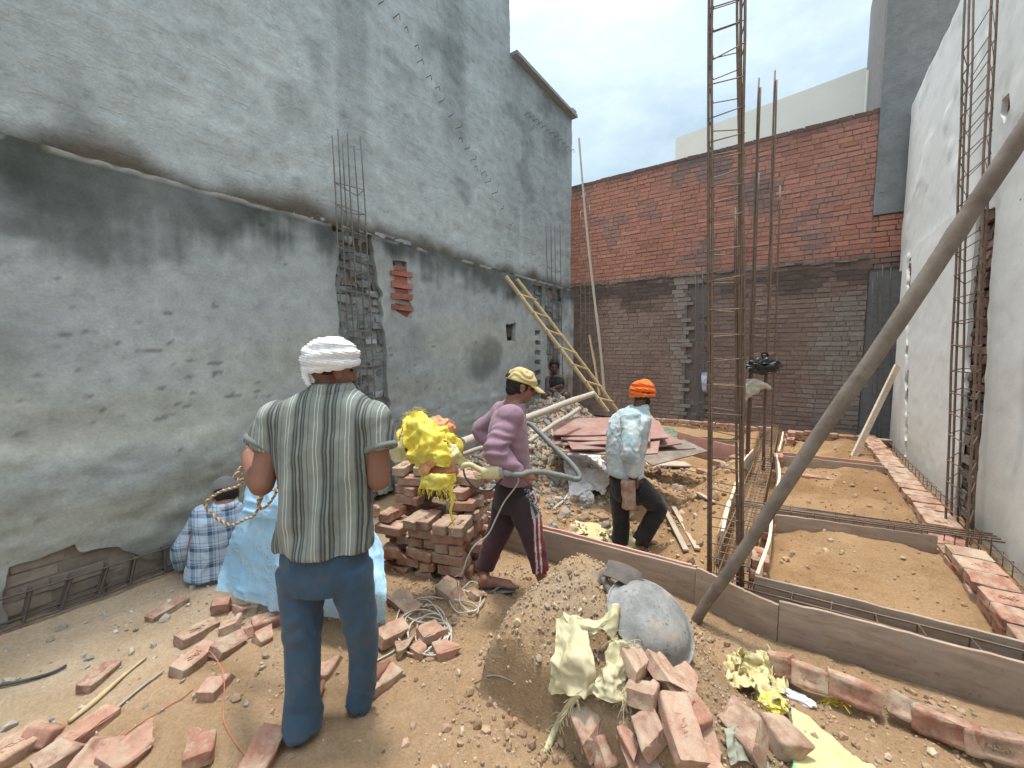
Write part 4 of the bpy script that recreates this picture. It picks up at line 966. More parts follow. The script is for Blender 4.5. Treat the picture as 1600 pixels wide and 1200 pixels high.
l4 = [(gy(1088, 660, 9.22), gy(1087, 432, 9.22)), (gy(1099, 660, 9.22), gy(1098, 425, 9.22)), (gy(1092, 660, 9.36), gy(1091, 432, 9.36)), (gy(1108, 660, 9.3), gy(1107, 432, 9.3))]
ties = [ring([at_z(l4[0], z), at_z(l4[1], z), at_z(l4[3], z), at_z(l4[2], z)], 0, .02, .02) for z in np.arange(.3, 2.9, .21)]
cage('column_cage', 'bluish grey column cage in the left recess of the brick wall', l4, ties, .009, .005, M['steelgrey'])
l5 = [(gy(1362, 695, 9.2), gy(1364, 440, 9.2)), (gy(1376, 695, 9.2), gy(1379, 415, 9.2)), (gy(1370, 695, 9.36), gy(1371, 425, 9.36)), (gy(1390, 700, 9.3), gy(1392, 418, 9.3))]
ties = [ring([at_z(l5[0], z), at_z(l5[1], z) + [.1, 0, 0], at_z(l5[3], z), at_z(l5[2], z)], 0, .02, .02) for z in np.arange(.2, 2.9, .22)]
cage('column_cage', 'column cage in the far right corner between brick wall and white wall', l5, ties, .009, .005, M['steelgrey'])
r1 = [(gx(1480, 806, 1.10), gx(1511, -60, 1.10)), (gx(1489, 800, 1.18), gx(1517, -60, 1.18)), (gx(1499, 800, 1.27), gx(1523, -60, 1.27)), (gx(1521, 826, 1.27), gx(1561, -60, 1.27)), (gx(1514, 835, 1.12), gx(1552, -60, 1.12))]
for q in r1: q[0][2] = -.02
ties = []; z = .08
while z < 4.4: ties.append(ring([at_z(r1[0], z), at_z(r1[4], z), at_z(r1[3], z), at_z(r1[2], z)], 0, .015, .012)); z += rnd.uniform(.17, .22)
cage('column_cage', 'tall column cage standing against the broken chase of the white wall', r1, ties, .0085, .005)
def beam(label, a, c, wd, z0, z1, step, nb=3, rb=.006, rt=.0038, m=None, name='beam_cage', low=True, prot=.0):
    a = np.array(a, float); c = np.array(c, float); d = nrm(c - a); n = np.array([-d[1], d[0]]); bars = []
    for zz in ((z0, z1) if low else (z1,)):
        for k in range(nb):
            o_ = n * wd * (k / (nb - 1) - .5); bars.append((np.r_[a + o_ - d * prot, zz], np.r_[c + o_ + d * prot, zz + rnd.uniform(-.008, .008)]))
    ties = []; L_ = np.linalg.norm(c - a); s = .05
    while s < L_:
        p = a + d * s; q0, q1 = p - n * (wd / 2 + .008), p + n * (wd / 2 + .008); j = d * rnd.uniform(-.02, .02)
        ties.append([np.r_[q0, z0 - .01], np.r_[q1 + j, z0 - .01], np.r_[q1 + j, z1 + .008], np.r_[q0, z1 + .008]]); s += step * rnd.uniform(.85, 1.15)
    return cage(name, label, bars, ties, rb, rt, m)
beam('long ladder-like bar cage lying between planks from the front boards to the brick wall', (-.28, 2.92), (-.27, 8.4), .19, .02, .185, .125, 3, .0065, .0042)
beam('bar cage lying between the two front boards', (-.2, 2.775), (1.3, 2.865), .09, .02, .165, .20, 2, .0065)
beam('bar cage lying on top of the middle cross beam, its ends run over the kerb', (-.38, 4.12), (1.26, 4.42), .14, .08, .222, .18, 4, .0065, low=False, prot=.04)
beam('bar cage lying between the kerb and the white wall', (1.235, 2.85), (1.245, 8.7), .10, .04, .155, .19, 2, .0065)
beam('bar cage inside the far cross beam', (-.2, 6.56), (1.2, 6.63), .10, .02, .16, .22, 2, .006)
pts = [gx(x_, y_, XL + .07) for x_, y_ in ((-60, 955), (275, 852))]; low_ = [gx(x_, y_, XL + .07) for x_, y_ in ((-60, 1010), (290, 884))]
bars = [(pts[0], pts[1]), (pts[0] - [.05, 0, .02], pts[1] - [.05, 0, .02]), (low_[0], low_[1]), (low_[0] - [.05, 0, -.02], low_[1] - [.05, 0, -.02])]
ties = []
for x_ in (-30, 28, 87, 146, 195, 252): 
    t_ = (x_ + 60) / 335; a = pts[0] + (pts[1] - pts[0]) * t_; c = gx(x_ + 8, 1010 - (x_ + 68) * .36, XL + .07); ties.append([a, a - [.06, 0, 0], c - [.06, 0, 0], c])
cage('beam_cage', 'brown bar cage on edge along the foot of the left wall beside the squatting man', bars, ties, .0065, .009, mat('mud_brown_steel', (.085, .065, .055), (.13, .10, .08), 30, .7, 160, .3, .002))
# ================================================================ people
def skinmat(name, c): 
    g = G(name); v = g.coord('Object'); f = g.noise(v, 9, 5, .6)
    col = g.mix(g.ramp(f, [(.3, 0.0), (.7, 1.0)]), tuple(x * .86 for x in c), tuple(x * 1.12 for x in c))
    col = g.mix(g.ramp(g.noise(v, 40, 4, .7), [(.6, 0.0), (.8, .4)]), col, (.34, .25, .19))
    m = g.done(col, .52, g.noise(v, 170, 4, .6), .18, .002, 0, .4); g.b.inputs['Subsurface Weight'].default_value = .06; g.b.inputs['Subsurface Radius'].default_value = (.01, .004, .002); return m
M['skin'] = skinmat('brown_skin', (.235, .112, .074)); M['skindark'] = skinmat('dark_brown_skin', (.125, .066, .048))
M['hair'] = mat('black_hair', (.012, .010, .010), (.03, .025, .022), 60, .7, 200, .6, .003)
def cloth(name, c1, c2, scale=5, rough=.92, weave=420, dirt=None, bstr=.25):
    g = G(name); v = g.coord('Object'); f = g.noise(v, scale, 6, .6); col = g.mix(g.ramp(f, [(.3, 0.0), (.7, 1.0)]), c1, c2)
    if dirt: col = g.mix(g.ramp(g.noise(v, 7, 7, .7), [(.52, 0.0), (.72, .75)]), col, dirt)
    return g.done(col, rough, g.math('ADD', g.noise(v, 34, 6, .6), g.math('MULTIPLY', g.noise(v, weave, 2, .5), .4)), bstr, .006, sheen=.15)
def folds(amp, sx=(7, 7, 3.2), seed=0, fine=.35):
    def f(V):
        P = V * np.array(sx); n = fbm(P + .6 * fbm(P * .7, 2, seed + 5)[:, None], 3, seed); m = fbm(V * 22, 2, seed + 9)
        return amp * (1.1 - 2.6 * np.abs(n)) * .8 + amp * fine * m
    return f
def head(mb, c, f, u, s=1.0):
    f = nrm(f); u = nrm(u - f * (u @ f)); r = np.cross(f, u)
    A = lambda a, b_, d: c + (r * a + f * b_ + u * d) * s
    E_ = lambda p, rr, n=(18, 12): mb.ell(p, np.array(rr) * s, r, f, u, *n)
    E_(A(0, -.012, .03), (.074, .094, .096)); E_(A(0, .022, -.035), (.060, .070, .082)); E_(A(0, .052, -.085), (.034, .036, .030)); E_(A(0, .076, .026), (.048, .018, .014))
    E_(A(.036, .058, -.022), (.024, .026, .022)); E_(A(-.036, .058, -.022), (.024, .026, .022))
    mb.tube([A(0, .088, .016), A(0, .104, -.012), A(0, .112, -.032), A(0, .094, -.042)], np.array([.008, .010, .014, .009]) * s, 10, dome=True)
    E_(A(0, .088, -.064), (.022, .012, .0065)); E_(A(0, .087, -.074), (.019, .012, .0065))
    for q in (1, -1): E_(A(q * .078, -.004, -.012), (.009, .020, .032)); E_(A(q * .081, -.012, .004), (.009, .018, .016))
    mb.tube([A(0, -.02, -.05), A(0, -.035, -.16)], .052 * s, 14)
    return A
def eyes(A, parent, s=1.0, m=None):
    for q in (1, -1):
        e = MB(); e.ell(A(q * .030, .079, .006), np.array([.0115, .009, .007]) * s, nu=10, nv=8); e.build('eye', M['eye'], parent, 180)
def hand(mb, wr, d, n, curl=.5, side=1, s=1.0, spread=.012, grip=None):
    d = nrm(d); n = nrm(n - d * (n @ d)); w_ = np.cross(d, n) * side             # d towards the fingers, n out of the palm, w_ towards the thumb
    kn = wr + d * .088 * s
    mb.loft([(wr - d * .012 * s, .026 * s, .019 * s), (wr + d * .03 * s, .034 * s, .0165 * s), (kn - d * .01 * s, .041 * s, .0145 * s), (kn, .039 * s, .0115 * s)], w_, n, 16, 2, power=2.6)
    for k, L_ in enumerate((.070, .078, .073, .056)):
        o_ = (1.5 - k); p = kn + w_ * o_ * .0205 * s - d * (.008 if k == 3 else 0) * s; P = [p - d * .012 * s]; a = (.12 + .06 * k) * curl; dd = nrm(d + w_ * o_ * spread)
        for j, fr in enumerate((.45, .31, .24)):
            v_ = dd * math.cos(a) + n * math.sin(a); P.append((P[-1] if j else p) + v_ * L_ * fr * s); a += curl * (.75 + .07 * k)
        P.insert(1, p); mb.tube(P, np.array([.0085, .0085, .0082, .0076, .0062]) * s, 8, dome=True)
    t0 = wr + d * .022 * s + w_ * .028 * s; t1 = t0 + (d * .55 + w_ * .62 + n * .32) * .036 * s; t2 = t1 + (d * .8 + w_ * .25 * (1 - curl) + n * .55 * curl) * .030 * s; t3 = t2 + (d * .75 + n * .6 * curl) * .025 * s
    mb.tube([t0, t1, t2, t3], np.array([.013, .0105, .0095, .0075]) * s, 8, dome=True)
M['eye'] = mat('eye', (.03, .02, .015), (.05, .035, .03), 20, .2, 100, 0.0)
def foot(mb, heel, d, L_=.245, s=1.0, ank=None):
    d = nrm(d); r = nrm(np.cross(d, UP)); 
    mb.loft([(heel + UP * .035, .022, .028), (heel + d * .03 + UP * .04, .034, .040), (heel + d * .10 + UP * .036, .036, .036), (heel + d * .17 + UP * .022, .046, .022), (heel + d * .215 + UP * .016, .044, .015), (heel + d * L_ + UP * .012, .026, .010)], r, UP, 16, 3)
    for k in range(5): mb.tube([heel + d * .20 + r * (.036 - k * .018) + UP * .013, heel + d * (.258 - .012 * k - (.0 if k else -.006)) + r * (.040 - k * .019) + UP * .011], [.0115, .010] if k else [.014, .013], 8, dome=True)
    if ank is not None: mb.tube([ank, heel + d * .045 + UP * .06], [.040, .036], 12, dome=True)
def flipflop(heel, d, parent, m1, m2):
    d = nrm(d); r = nrm(np.cross(d, UP)); s = MB(); h = heel - d * .02 - UP * .006
    s.loft([(h, .002, .009), (h + d * .02, .034, .009), (h + d * .10, .034, .009), (h + d * .19, .048, .009), (h + d * .26, .040, .009), (h + d * .285, .004, .009)], r, UP, 20, 3)
    t = s.build('sole', m1, parent, 60); b = MB(); v = h + d * .225 + UP * .02
    for q in (1, -1): b.tube([v, h + d * .20 + r * q * .022 + UP * .048, h + d * .13 + r * q * .044 + UP * .025, h + d * .11 + r * q * .042], .0065, 8, sm=4)
    b.build('strap', m2, t, 180)

# ---- the man in the striped shirt, seen from behind
def man_striped():
    P = lambda x, y, D=1.72: gd(x, y, D)
    base = gz(520, 1135, float(top_z(-1.55, .88)))
    t = root('person', base, 'man in striped shirt, blue trousers and white turban, standing with his back turned', 'person', rz=R_(YAW))
    L_, F_ = VR, FH
    b = MB()
    b.loft([(P(519, 600), .05, .05), (P(515, 622), .07, .06), (P(509, 645), .165, .08), (P(507, 690), .175, .10), (P(507, 760), .155, .10), (P(508, 830), .155, .105), (P(508, 900), .16, .105), (P(508, 925), .05, .05)], L_, F_, 24, 4)
    hc = P(519, 579, 1.74); hf = nrm(FH * .72 + VR * .69 - UP * .08); A = head(b, hc, hf, UP, .93)
    eL, eR = P(409, 757, 1.66), P(592, 750, 1.70); wL, wR = P(387, 712, 1.90), P(566, 726, 1.93)
    b.tube([P(448, 662), P(424, 700, 1.70), eL], [.062, .056, .047], 14, sm=4, dome=True); b.tube([eL, lerp(eL, wL, .35) + UP * -.006, wL], [.047, .047, .028], 14, sm=4, dome=True)
    b.tube([P(570, 662), P(588, 700, 1.71), eR], [.062, .052, .045], 14, sm=4, dome=True); b.tube([eR, lerp(eR, wR, .35), wR], [.045, .044, .028], 14, sm=4, dome=True)
    hand(b, wL, nrm(wL - eL) + VR * .35, VR, .9, -1, 1.0); hand(b, wR, nrm(wR - eR) - VR * .3, -VR, .9, 1, 1.0)
    gl, gr = gz(476, 1150, top_z(-1.57, .80)), gz(558, 1106, top_z(-1.5, .98))
    DL, DR = float((gl - EYE) @ VF), float((gr - EYE) @ VF)
    for hip, kn, g_ in ((P(470, 890), P(472, 1010, lerp(1.72, DL, .5)), gl), (P(546, 890), P(568, 1005, lerp(1.72, DR, .5)), gr)):
        b.tube([hip, kn, g_ + UP * .09], [.080, .050, .038], 14, sm=4, dome=True); foot(b, g_ - F_ * .03 + UP * .02, F_ * .9 + VR * (-.25 if g_ is gl else .1))
    sculpt(b, .0055, 3).build('body', M['skin'], t, 180)
    # trousers
    s = MB()
    s.loft([(P(508, 832), .170, .11), (P(508, 866), .178, .116), (P(508, 896), .180, .118), (P(507, 914), .165, .110)], L_, F_, 32, 3)
    s.tube([P(471, 885), P(472, 930), P(473, 1000, lerp(1.72, DL, .5)), P(474, 1070, lerp(1.72, DL, .8)), P(475, 1125, DL), gl + UP * .028], [.096, .086, .070, .064, .067, .072], 24, sm=4, lat=L_)
    s.tube([P(546, 885), P(556, 935, 1.725), P(567, 1000, lerp(1.72, DR, .5)), P(567, 1050, lerp(1.72, DR, .8)), P(560, 1092, DR), gr + UP * .028], [.094, .078, .063, .056, .056, .061], 24, sm=4, lat=L_)
    def fd(V):
        k = (1.0 - V[:, 2]) ; low = ss(.25, .05, V[:, 2]); r_ = folds(.0075, (9, 9, 5), 3)(V) * (0.7 + low * 1.4)
        return r_ + .003 * np.exp(-((V[:, 2] - .47) / .10) ** 2) * np.sin(V[:, 2] * 70 + 6 * vn(V * 9, 4))
    sculpt(s, .0075, 4, fd).build('trousers', cloth('blue_denim_twill', (.034, .066, .108), (.048, .088, .136), 6, .95, 420, (.09, .095, .105)), t, 180)
    for g_, d_ in ((gl, F_ * .9 - VR * .25), (gr, F_ + VR * .1)):
        s = MB(); foot(s, g_ - F_ * .055 - UP * .005, d_, .26); s2 = sculpt(s, .006, 4); s2.build('shoe', M['shoe'], t, 180)
    # shirt, its sleeves turned up, collar
    s = MB()
    s.loft([(P(517, 606), .088, .075), (P(513, 620), .150, .095), (P(509, 636), .212, .108), (P(508, 665), .222, .118), (P(508, 700), .214, .126), (P(508, 755), .196, .124), (P(508, 810), .190, .126), (P(508, 834), .193, .130), (P(508, 848), .194, .131), (P(508, 852), .194, .131)], L_, F_, 40, 4, power=2.25)
    s.ell(P(440, 656), (.095, .095, .082), L_, F_, UP); s.ell(P(578, 656), (.090, .095, .082), L_, F_, UP)
    s.tube([P(446, 655), P(426, 676, 1.715), P(412, 700, 1.705)], [.090, .084, .078], 24, sm=4)
    s.tube([P(574, 652), P(588, 676, 1.715), P(594, 703, 1.705)], [.088, .076, .068], 24, sm=4)
    def fd(V):
        c = P(508, 760); x = (V - c) @ VR; z = V[:, 2]
        drape = .010 * np.sin((x * 1.0 - (z - 1.0) * .32) * 34 + 2.2 * vn(V * 3.1, 8)) * ss(1.28, 1.0, z) + .006 * np.sin((x + (z - 1.0) * .28) * 47 + 2.5 * vn(V * 3.7, 9)) * ss(1.2, .92, z)
        return folds(.006, (6, 6, 4), 13)(V) + drape
    sh = sculpt(s, .0075, 3, fd); shirt = sh.build('shirt', striped(), t, 180)
    s = MB(); cN = P(518, 604)
    s.loft([(cN - UP * .03, .106, .092), (cN - UP * .004, .098, .086), (cN + UP * .012, .086, .078), (cN + UP * .016, .078, .07)], L_, F_, 32, 3); sculpt(s, .006, 2).build('collar', striped(), shirt, 180)
    for c_, r_, a_ in ((P(412, 694, 1.703), .079, P(426, 674, 1.715)), (P(594, 700, 1.703), .071, P(588, 676, 1.715))):
        s = MB(); ax = nrm(c_ - a_); s.tube([c_ - ax * .012, c_ + ax * .006, c_ + ax * .010], [r_, r_ + .003, r_ - .004], 28); s.build('cuff', cloth('grey_green_cuff', (.13, .145, .13), (.18, .195, .175)), shirt, 180)
    # turban
    s = MB(); c = P(517, 557, 1.735)
    s.ell(c + UP * .006, (.102, .118, .078), L_, F_, UP, 28, 16)
    rr = random.Random(3)
    for k, (h, a_, tx, ty) in enumerate([(-.036, 1.0, .10, .12), (-.018, 1.05, -.10, .05), (.000, 1.04, .14, -.05), (.018, .97, -.13, .10), (.034, .84, .08, -.10), (.046, .66, -.06, .1), (.056, .40, .1, 0)]):
        ring_ = [c + L_ * .098 * a_ * math.cos(q) + F_ * .113 * a_ * math.sin(q) + UP * (h + tx * .098 * math.cos(q) + ty * .1 * math.sin(q)) for q in np.linspace(0, 2 * math.pi, 29)]
        s.tube(ring_, .0165, 10, closed=True)
    s.tube([P(480, 566, 1.68), P(478, 585, 1.66), P(482, 600, 1.655)], [.020, .018, .012], 10, sm=3, dome=True)
    sculpt(s, .0048, 3, lambda V: .0030 * np.sin((V[:, 2] + .15 * ((V - c) @ VR)) * 620 + 5 * vn(V * 14, 6)) + .003 * vn(V * 28, 3)).build('turban', cloth('white_cotton_wrap', (.74, .75, .78), (.84, .85, .87), 8), t, 180)
    h = MB(); h.ell(A(0, -.022, .02), (.072, .083, .062), np.cross(hf, UP), hf, UP); h.build('hair', M['hair'], t, 180)
    eyes(A, t, .93)
    return wL, wR
def striped():
    if 'striped' in M: return M['striped']
    g = G('striped_shirt_cloth'); v = g.coord('Object'); x = g.n_sep(v)[0]; z = g.n_sep(v)[2]
    d = g.math('MULTIPLY', g.math('SUBTRACT', g.noise(v, 5, 3, .5), .5), .022)
    tt = g.math('FRACT', g.math('ADD', g.math('DIVIDE', g.math('ADD', x, d), .117), 10.28))
    b_ = (.225, .25, .225); wh = (.52, .55, .50); dk = (.065, .07, .07); md = (.145, .16, .148)
    stops = []
    for a, c in ((0, b_), (.06, wh), (.085, b_), (.17, wh), (.195, b_), (.33, md), (.37, dk), (.42, md), (.47, dk), (.525, b_), (.60, dk), (.655, md), (.71, dk), (.745, b_), (.86, md), (.90, b_)): stops.append((a, c))
    col = g.ramp(tt, stops, 'CONSTANT'); col = g.mix(1.0, col, g.ramp(g.noise(v, 7, 6, .65), [(.3, .80), (.7, 1.15)]), 'MULTIPLY')
    M['striped'] = g.done(col, .9, g.math('ADD', g.noise(v, 26, 6, .6), g.math('MULTIPLY', g.noise(v, 420, 2, .5), .4)), .28, .006, sheen=.1); return M['striped']
M['shoe'] = mat('dusty_black_shoe', (.045, .042, .045), (.12, .105, .095), 9, .7, 60, .2)
handL, handR = man_striped()

# ---- the man in the cap, walking to the right with a vibrator motor under his arm
def man_cap():
    D0 = 2.74; P = lambda x, y, D=D0: gd(x, y, D)
    F_ = nrm(VR * .97 + FH * .22); S_ = nrm(np.cross(F_, UP))                  # S_ to his right, towards the camera
    g1 = gz(752, 921, top_z(-1.66, 2.0)); g2 = gd(846, 905, 2.62); g2[2] = top_z(g2[0], g2[1]) - .0
    t = root('person', (P(795, 900)[0], P(795, 900)[1], g1[2]), 'man in mauve shirt and yellow cap walking right with a grey hose over his arm', 'person', rz=math.atan2(F_[1], F_[0]) - math.pi / 2)
    b = MB(); sN, sF = P(797, 652, D0 - .17), P(785, 645, D0 + .17)
    b.loft([(P(806, 622), .05, .05), (P(800, 640), .10, .065), (P(796, 655), .155, .085), (P(795, 690), .165, .10), (P(799, 725), .145, .10), (P(803, 755), .155, .10), (P(802, 785), .15, .09)], S_, F_, 22, 4)
    hc = P(814, 604, D0); hf = nrm(F_ * .94 - UP * .30); A = head(b, hc, hf, UP + F_ * .32, .95)
    eN, wN = P(773, 706, D0 - .27), P(815, 741, D0 - .24); eF, wF = P(751, 674, D0 + .26), P(776, 700, D0 + .14)
    b.tube([sN, lerp(sN, eN, .5), eN], [.058, .048, .041], 12, sm=3, dome=True); b.tube([eN, lerp(eN, wN, .4), wN], [.041, .040, .026], 12, sm=3, dome=True)
    b.tube([sF, lerp(sF, eF, .5), eF], [.058, .048, .041], 12, sm=3, dome=True); b.tube([eF, wF], [.041, .027], 12, dome=True)
    hand(b, wN + F_ * .006, nrm(F_ * .8 - UP * .18 + FH * .25), nrm(FH * .75 + UP * -.5), 1.25, -1, .95); hand(b, wF, nrm(F_ - UP * .4 - FH * .3), -FH, .7, 1, .95)
    b.tube([P(795, 772, D0 + .08), P(778, 830, D0 + .07), P(755, 893, D0 + .06)], [.085, .055, .038], 12, sm=3, dome=True)
    b.tube([P(808, 772, D0 - .08), P(833, 832, D0 - .09), P(842, 888, 2.64)], [.085, .055, .038], 12, sm=3, dome=True)
    foot(b, g1 - F_ * .02 + UP * .012, F_ - FH * .1, .235, ank=P(756, 896, D0 + .05)); foot(b, g2 + UP * .012, F_, .235, ank=P(843, 890, 2.64))
    sculpt(b, .0052, 3).build('body', M['skin'], t, 180)
    # shirt
    s = MB()
    s.loft([(P(806, 630), .070, .062), (P(799, 640), .125, .085), (P(795, 652), .185, .105), (P(793, 675), .198, .122), (P(795, 705), .190, .125), (P(799, 730), .180, .122), (P(802, 744), .183, .126), (P(802, 748), .184, .127)], S_, F_, 36, 4, power=2.2)
    s.ell(sN + UP * .004, (.080, .088, .078), S_, F_, UP); s.ell(sF + UP * .004, (.080, .086, .078), S_, F_, UP)
    s.tube([sN - UP * .01 - S_ * .03, lerp(sN, eN, .5), eN, lerp(eN, wN, .35), lerp(eN, wN, .8)], [.082, .073, .070, .062, .043], 22, sm=4, dome=True)
    s.tube([sF - UP * .01 + S_ * .03, lerp(sF, eF, .5), eF, lerp(eF, wF, .7)], [.082, .072, .068, .05], 22, sm=4, dome=True)
    s.tube([P(806, 627), P(795, 634, D0 + .02), P(786, 645, D0 + .06), P(784, 668, D0 + .02)], [.05, .05, .05, .03], 14, sm=3, dome=True)
    def fd(V):
        q = np.exp(-(np.linalg.norm(V - eN, axis=1) / .14) ** 2); return folds(.006, (8, 8, 6), 23)(V) + q * .010 * np.sin((V - eN) @ nrm(eN - sN + F_ * .1) * 110 + 3 * vn(V * 10, 4))
    sculpt(s, .0068, 3, fd).build('shirt', cloth('mauve_knit', (.255, .155, .200), (.30, .188, .240), 5, .9, 420, (.31, .22, .255)), t, 180)
    # track trousers with side stripe and printed panel
    s = MB()
    s.loft([(P(803, 750), .165, .112), (P(802, 775), .175, .125), (P(801, 792), .15, .12)], S_, F_, 30, 3)
    fl_ = [P(796, 775, D0 + .085), P(787, 812, D0 + .08), P(773, 845, D0 + .075), P(759, 882, D0 + .065), P(757, 890, D0 + .06)]; s.tube(fl_, [.108, .092, .074, .062, .056], 22, sm=4)
    nl_ = [P(810, 775, D0 - .085), P(824, 812, D0 - .095), P(835, 850, D0 - .10), P(843, 884, 2.635), P(845, 893, 2.63)]; s.tube(nl_, [.108, .088, .068, .056, .053], 22, sm=4)
    tr = sculpt(s, .0065, 4, folds(.006, (8, 8, 7), 33))
    g = G('dark_maroon_track_cloth'); v = g.coord('World'); at = g.attr(); col = g.mix(1.0, at, g.ramp(g.noise(v, 9, 6, .6), [(.3, .78), (.7, 1.2)]), 'MULTIPLY'); mt = g.done(col, .8, g.noise(v, 30, 6, .6), .25, .006, sheen=.1)
    V = tr.V(); ctr = np.array([gd(*q) for q in ((822, 757, 2.52), (838, 790, 2.52), (842, 815, 2.52), (843, 850, 2.52), (846, 893, 2.52))])
    zs = ctr[:, 2][::-1]; xs_ = (ctr @ VR)[::-1]; lat_ = V @ VR; xc = np.interp(V[:, 2], zs, xs_); dist = lat_ - xc; near = (V - nl_[2]) @ FH
    frontleg = near < np.interp(V[:, 2], [.2, .6, .75], [.02, .045, .02]); zz = V[:, 2]; zp = ctr[2][2]
    C = np.tile([.040, .026, .032], (len(V), 1)); low = ss(.55, .25, zz)[:, None]; C = C * (1 - low) + np.array([.072, .030, .040]) * low
    red = (np.abs(dist) < .036) & (zz < zp) & frontleg; C[red] = (.21, .028, .042)
    for o_ in (-.024, .004): C[(np.abs(dist - o_) < .0055) & (zz < zp) & frontleg] = (.62, .55, .55)
    pan = (np.abs(dist + .002) < .036) & (zz >= zp) & (zz < ctr[0][2] + .02) & frontleg; C[pan] = (.47, .43, .45)
    tr.c = [C]; trou = tr.build('trousers', mt, t, 180)
    # the printed word, its letters standing along the panel
    cu = bpy.data.curves.new('lettering', 'FONT'); cu.body = 'FIGER'; cu.size = .056; cu.offset = .0012; cu.extrude = .0; to = bpy.data.objects.new('tmp', cu); COL.objects.link(to)
    dg = bpy.context.evaluated_depsgraph_get(); me = bpy.data.meshes.new_from_object(to.evaluated_get(dg)); bm = bmesh.new(); bm.from_mesh(me); bmesh.ops.triangulate(bm, faces=bm.faces); bmesh.ops.subdivide_edges(bm, edges=bm.edges[:], cuts=2); bmesh.ops.triangulate(bm, faces=bm.faces); TV = np.array([q.co[:] for q in bm.verts]); TF = [tuple(q.index for q in p.verts) for p in bm.faces]; bm.free(); print('LETTERS', len(TV), TV.min(0), TV.max(0))
    bpy.data.objects.remove(to); bpy.data.meshes.remove(me); from mathutils.bvhtree import BVHTree
    bv = BVHTree.FromPolygons([Vector(q) for q in V], tr.f)
    def press(TV, a, bpt):
        d = nrm(bpt - a); y_ = nrm(np.cross(d, -FH)) ; y_ = -y_ if y_ @ VR < 0 else y_; out = []
        for q in TV:
            p = a + d * q[0] + y_ * (q[1] - .020); h_ = bv.ray_cast(Vector(p - FH * .5), Vector(FH)); out.append(np.array(h_[0]) - FH * .005 if h_[0] is not None else p)
        return out
    a0, a1 = gd(821, 760, 2.52), gd(833, 789, 2.52); b_ = MB(); b_.add(press(TV * np.array([.98, .98, 1]), a0, a1), TF, (.05, .045, .05))
    ink = mat('dark_print', (.045, .042, .05), (.07, .065, .07), 20, .8); b_.build('lettering', ink, trou)
    b_ = MB(); 
    for k in range(7):
        q0 = lerp(a0, a1, 1.16 + .085 * k); w_ = .014 if k % 2 else .021; e = np.array([[-.004, .012 - w_ / 2, 0], [.004, .012 - w_ / 2, 0], [.004, .012 + w_ / 2, 0], [-.004, .012 + w_ / 2, 0]]); b_.add(press(e, q0, q0 + (a1 - a0)), [(0, 1, 2, 3)])
        e[:, 1] += .022; b_.add(press(e * [1, 1, 1], q0 + (a1 - a0) * .02, q0 + (a1 - a0) * 1.02), [(0, 1, 2, 3)])
    b_.build('small_print', ink, trou)
    fm = mat('grey_rubber_sandal', (.16, .17, .17), (.24, .25, .24), 12, .8); flipflop(g1 - F_ * .02, F_ - FH * .1, t, fm, fm); flipflop(g2, F_, t, fm, fm)
    # cap, hair
    u2 = nrm(UP + F_ * .30); f2 = nrm(F_ - u2 * (F_ @ u2)); c = A(0, -.010, .045)
    s = MB(); s.ell(c, (.083, .105, .088), S_, f2, u2, 28, 18); V = s.V(); 
    s.loft([(c - u2 * .012, .086, .108), (c + u2 * .0, .086, .108), (c + u2 * .012, .086, .107)], S_, f2, 28, 1)
    cut = sculpt(s, .005, 2, lambda V: .0035 * np.sin(((V - c) @ u2) * 150 + 4 * vn(V * 16, 3)) + .003 * vn(V * 20, 5)); V = cut.V(); lowm = ((V - c) @ u2) < -.016; V[lowm] += np.outer(-(((V - c) @ u2)[lowm] + .016), u2); cut.v = [V]
    capm = cloth('straw_yellow_cap_cloth', (.50, .385, .165), (.62, .49, .24), 14, .9, 420, (.30, .21, .09)); cp_ = cut.build('cap', capm, t, 180)
    n_ = 12; Q = np.zeros((n_, 14, 3))
    for i in range(n_):
        for j in range(14):
            a = lerp(-1.05, 1.05, j / 13); r0 = i / (n_ - 1); Q[i, j] = c + S_ * .084 * math.sin(a) * (1 - .12 * r0) + f2 * (.098 * math.cos(a) + r0 * .085 * (1 - .25 * (a / 1.05) ** 2)) + u2 * (-.012 - .030 * r0 ** 1.4 - .012 * math.sin(a) ** 2)
    s = MB(); s.sheet(Q, .005); s.build('cap_visor', capm, cp_, 180, fix=True)
    s = MB(); s.loft([(c - f2 * .085 - u2 * .008, .038, .03), (c - f2 * .088 + u2 * .022, .026, .022)], S_, f2, 16, 3); s.build('cap_strap', M['hair'], cp_, 180)
    h = MB(); hr = np.cross(hf, UP); h.ell(A(0, -.022, .018), (.0755, .088, .090), S_, f2, u2); h.ell(A(0, -.055, -.035), (.060, .045, .05), S_, f2, u2); h.build('hair', M['hair'], t, 180); eyes(A, t, .95)
    return dict(wN=wN, S=S_, F=F_, eN=eN, P=P)
MC = man_cap()

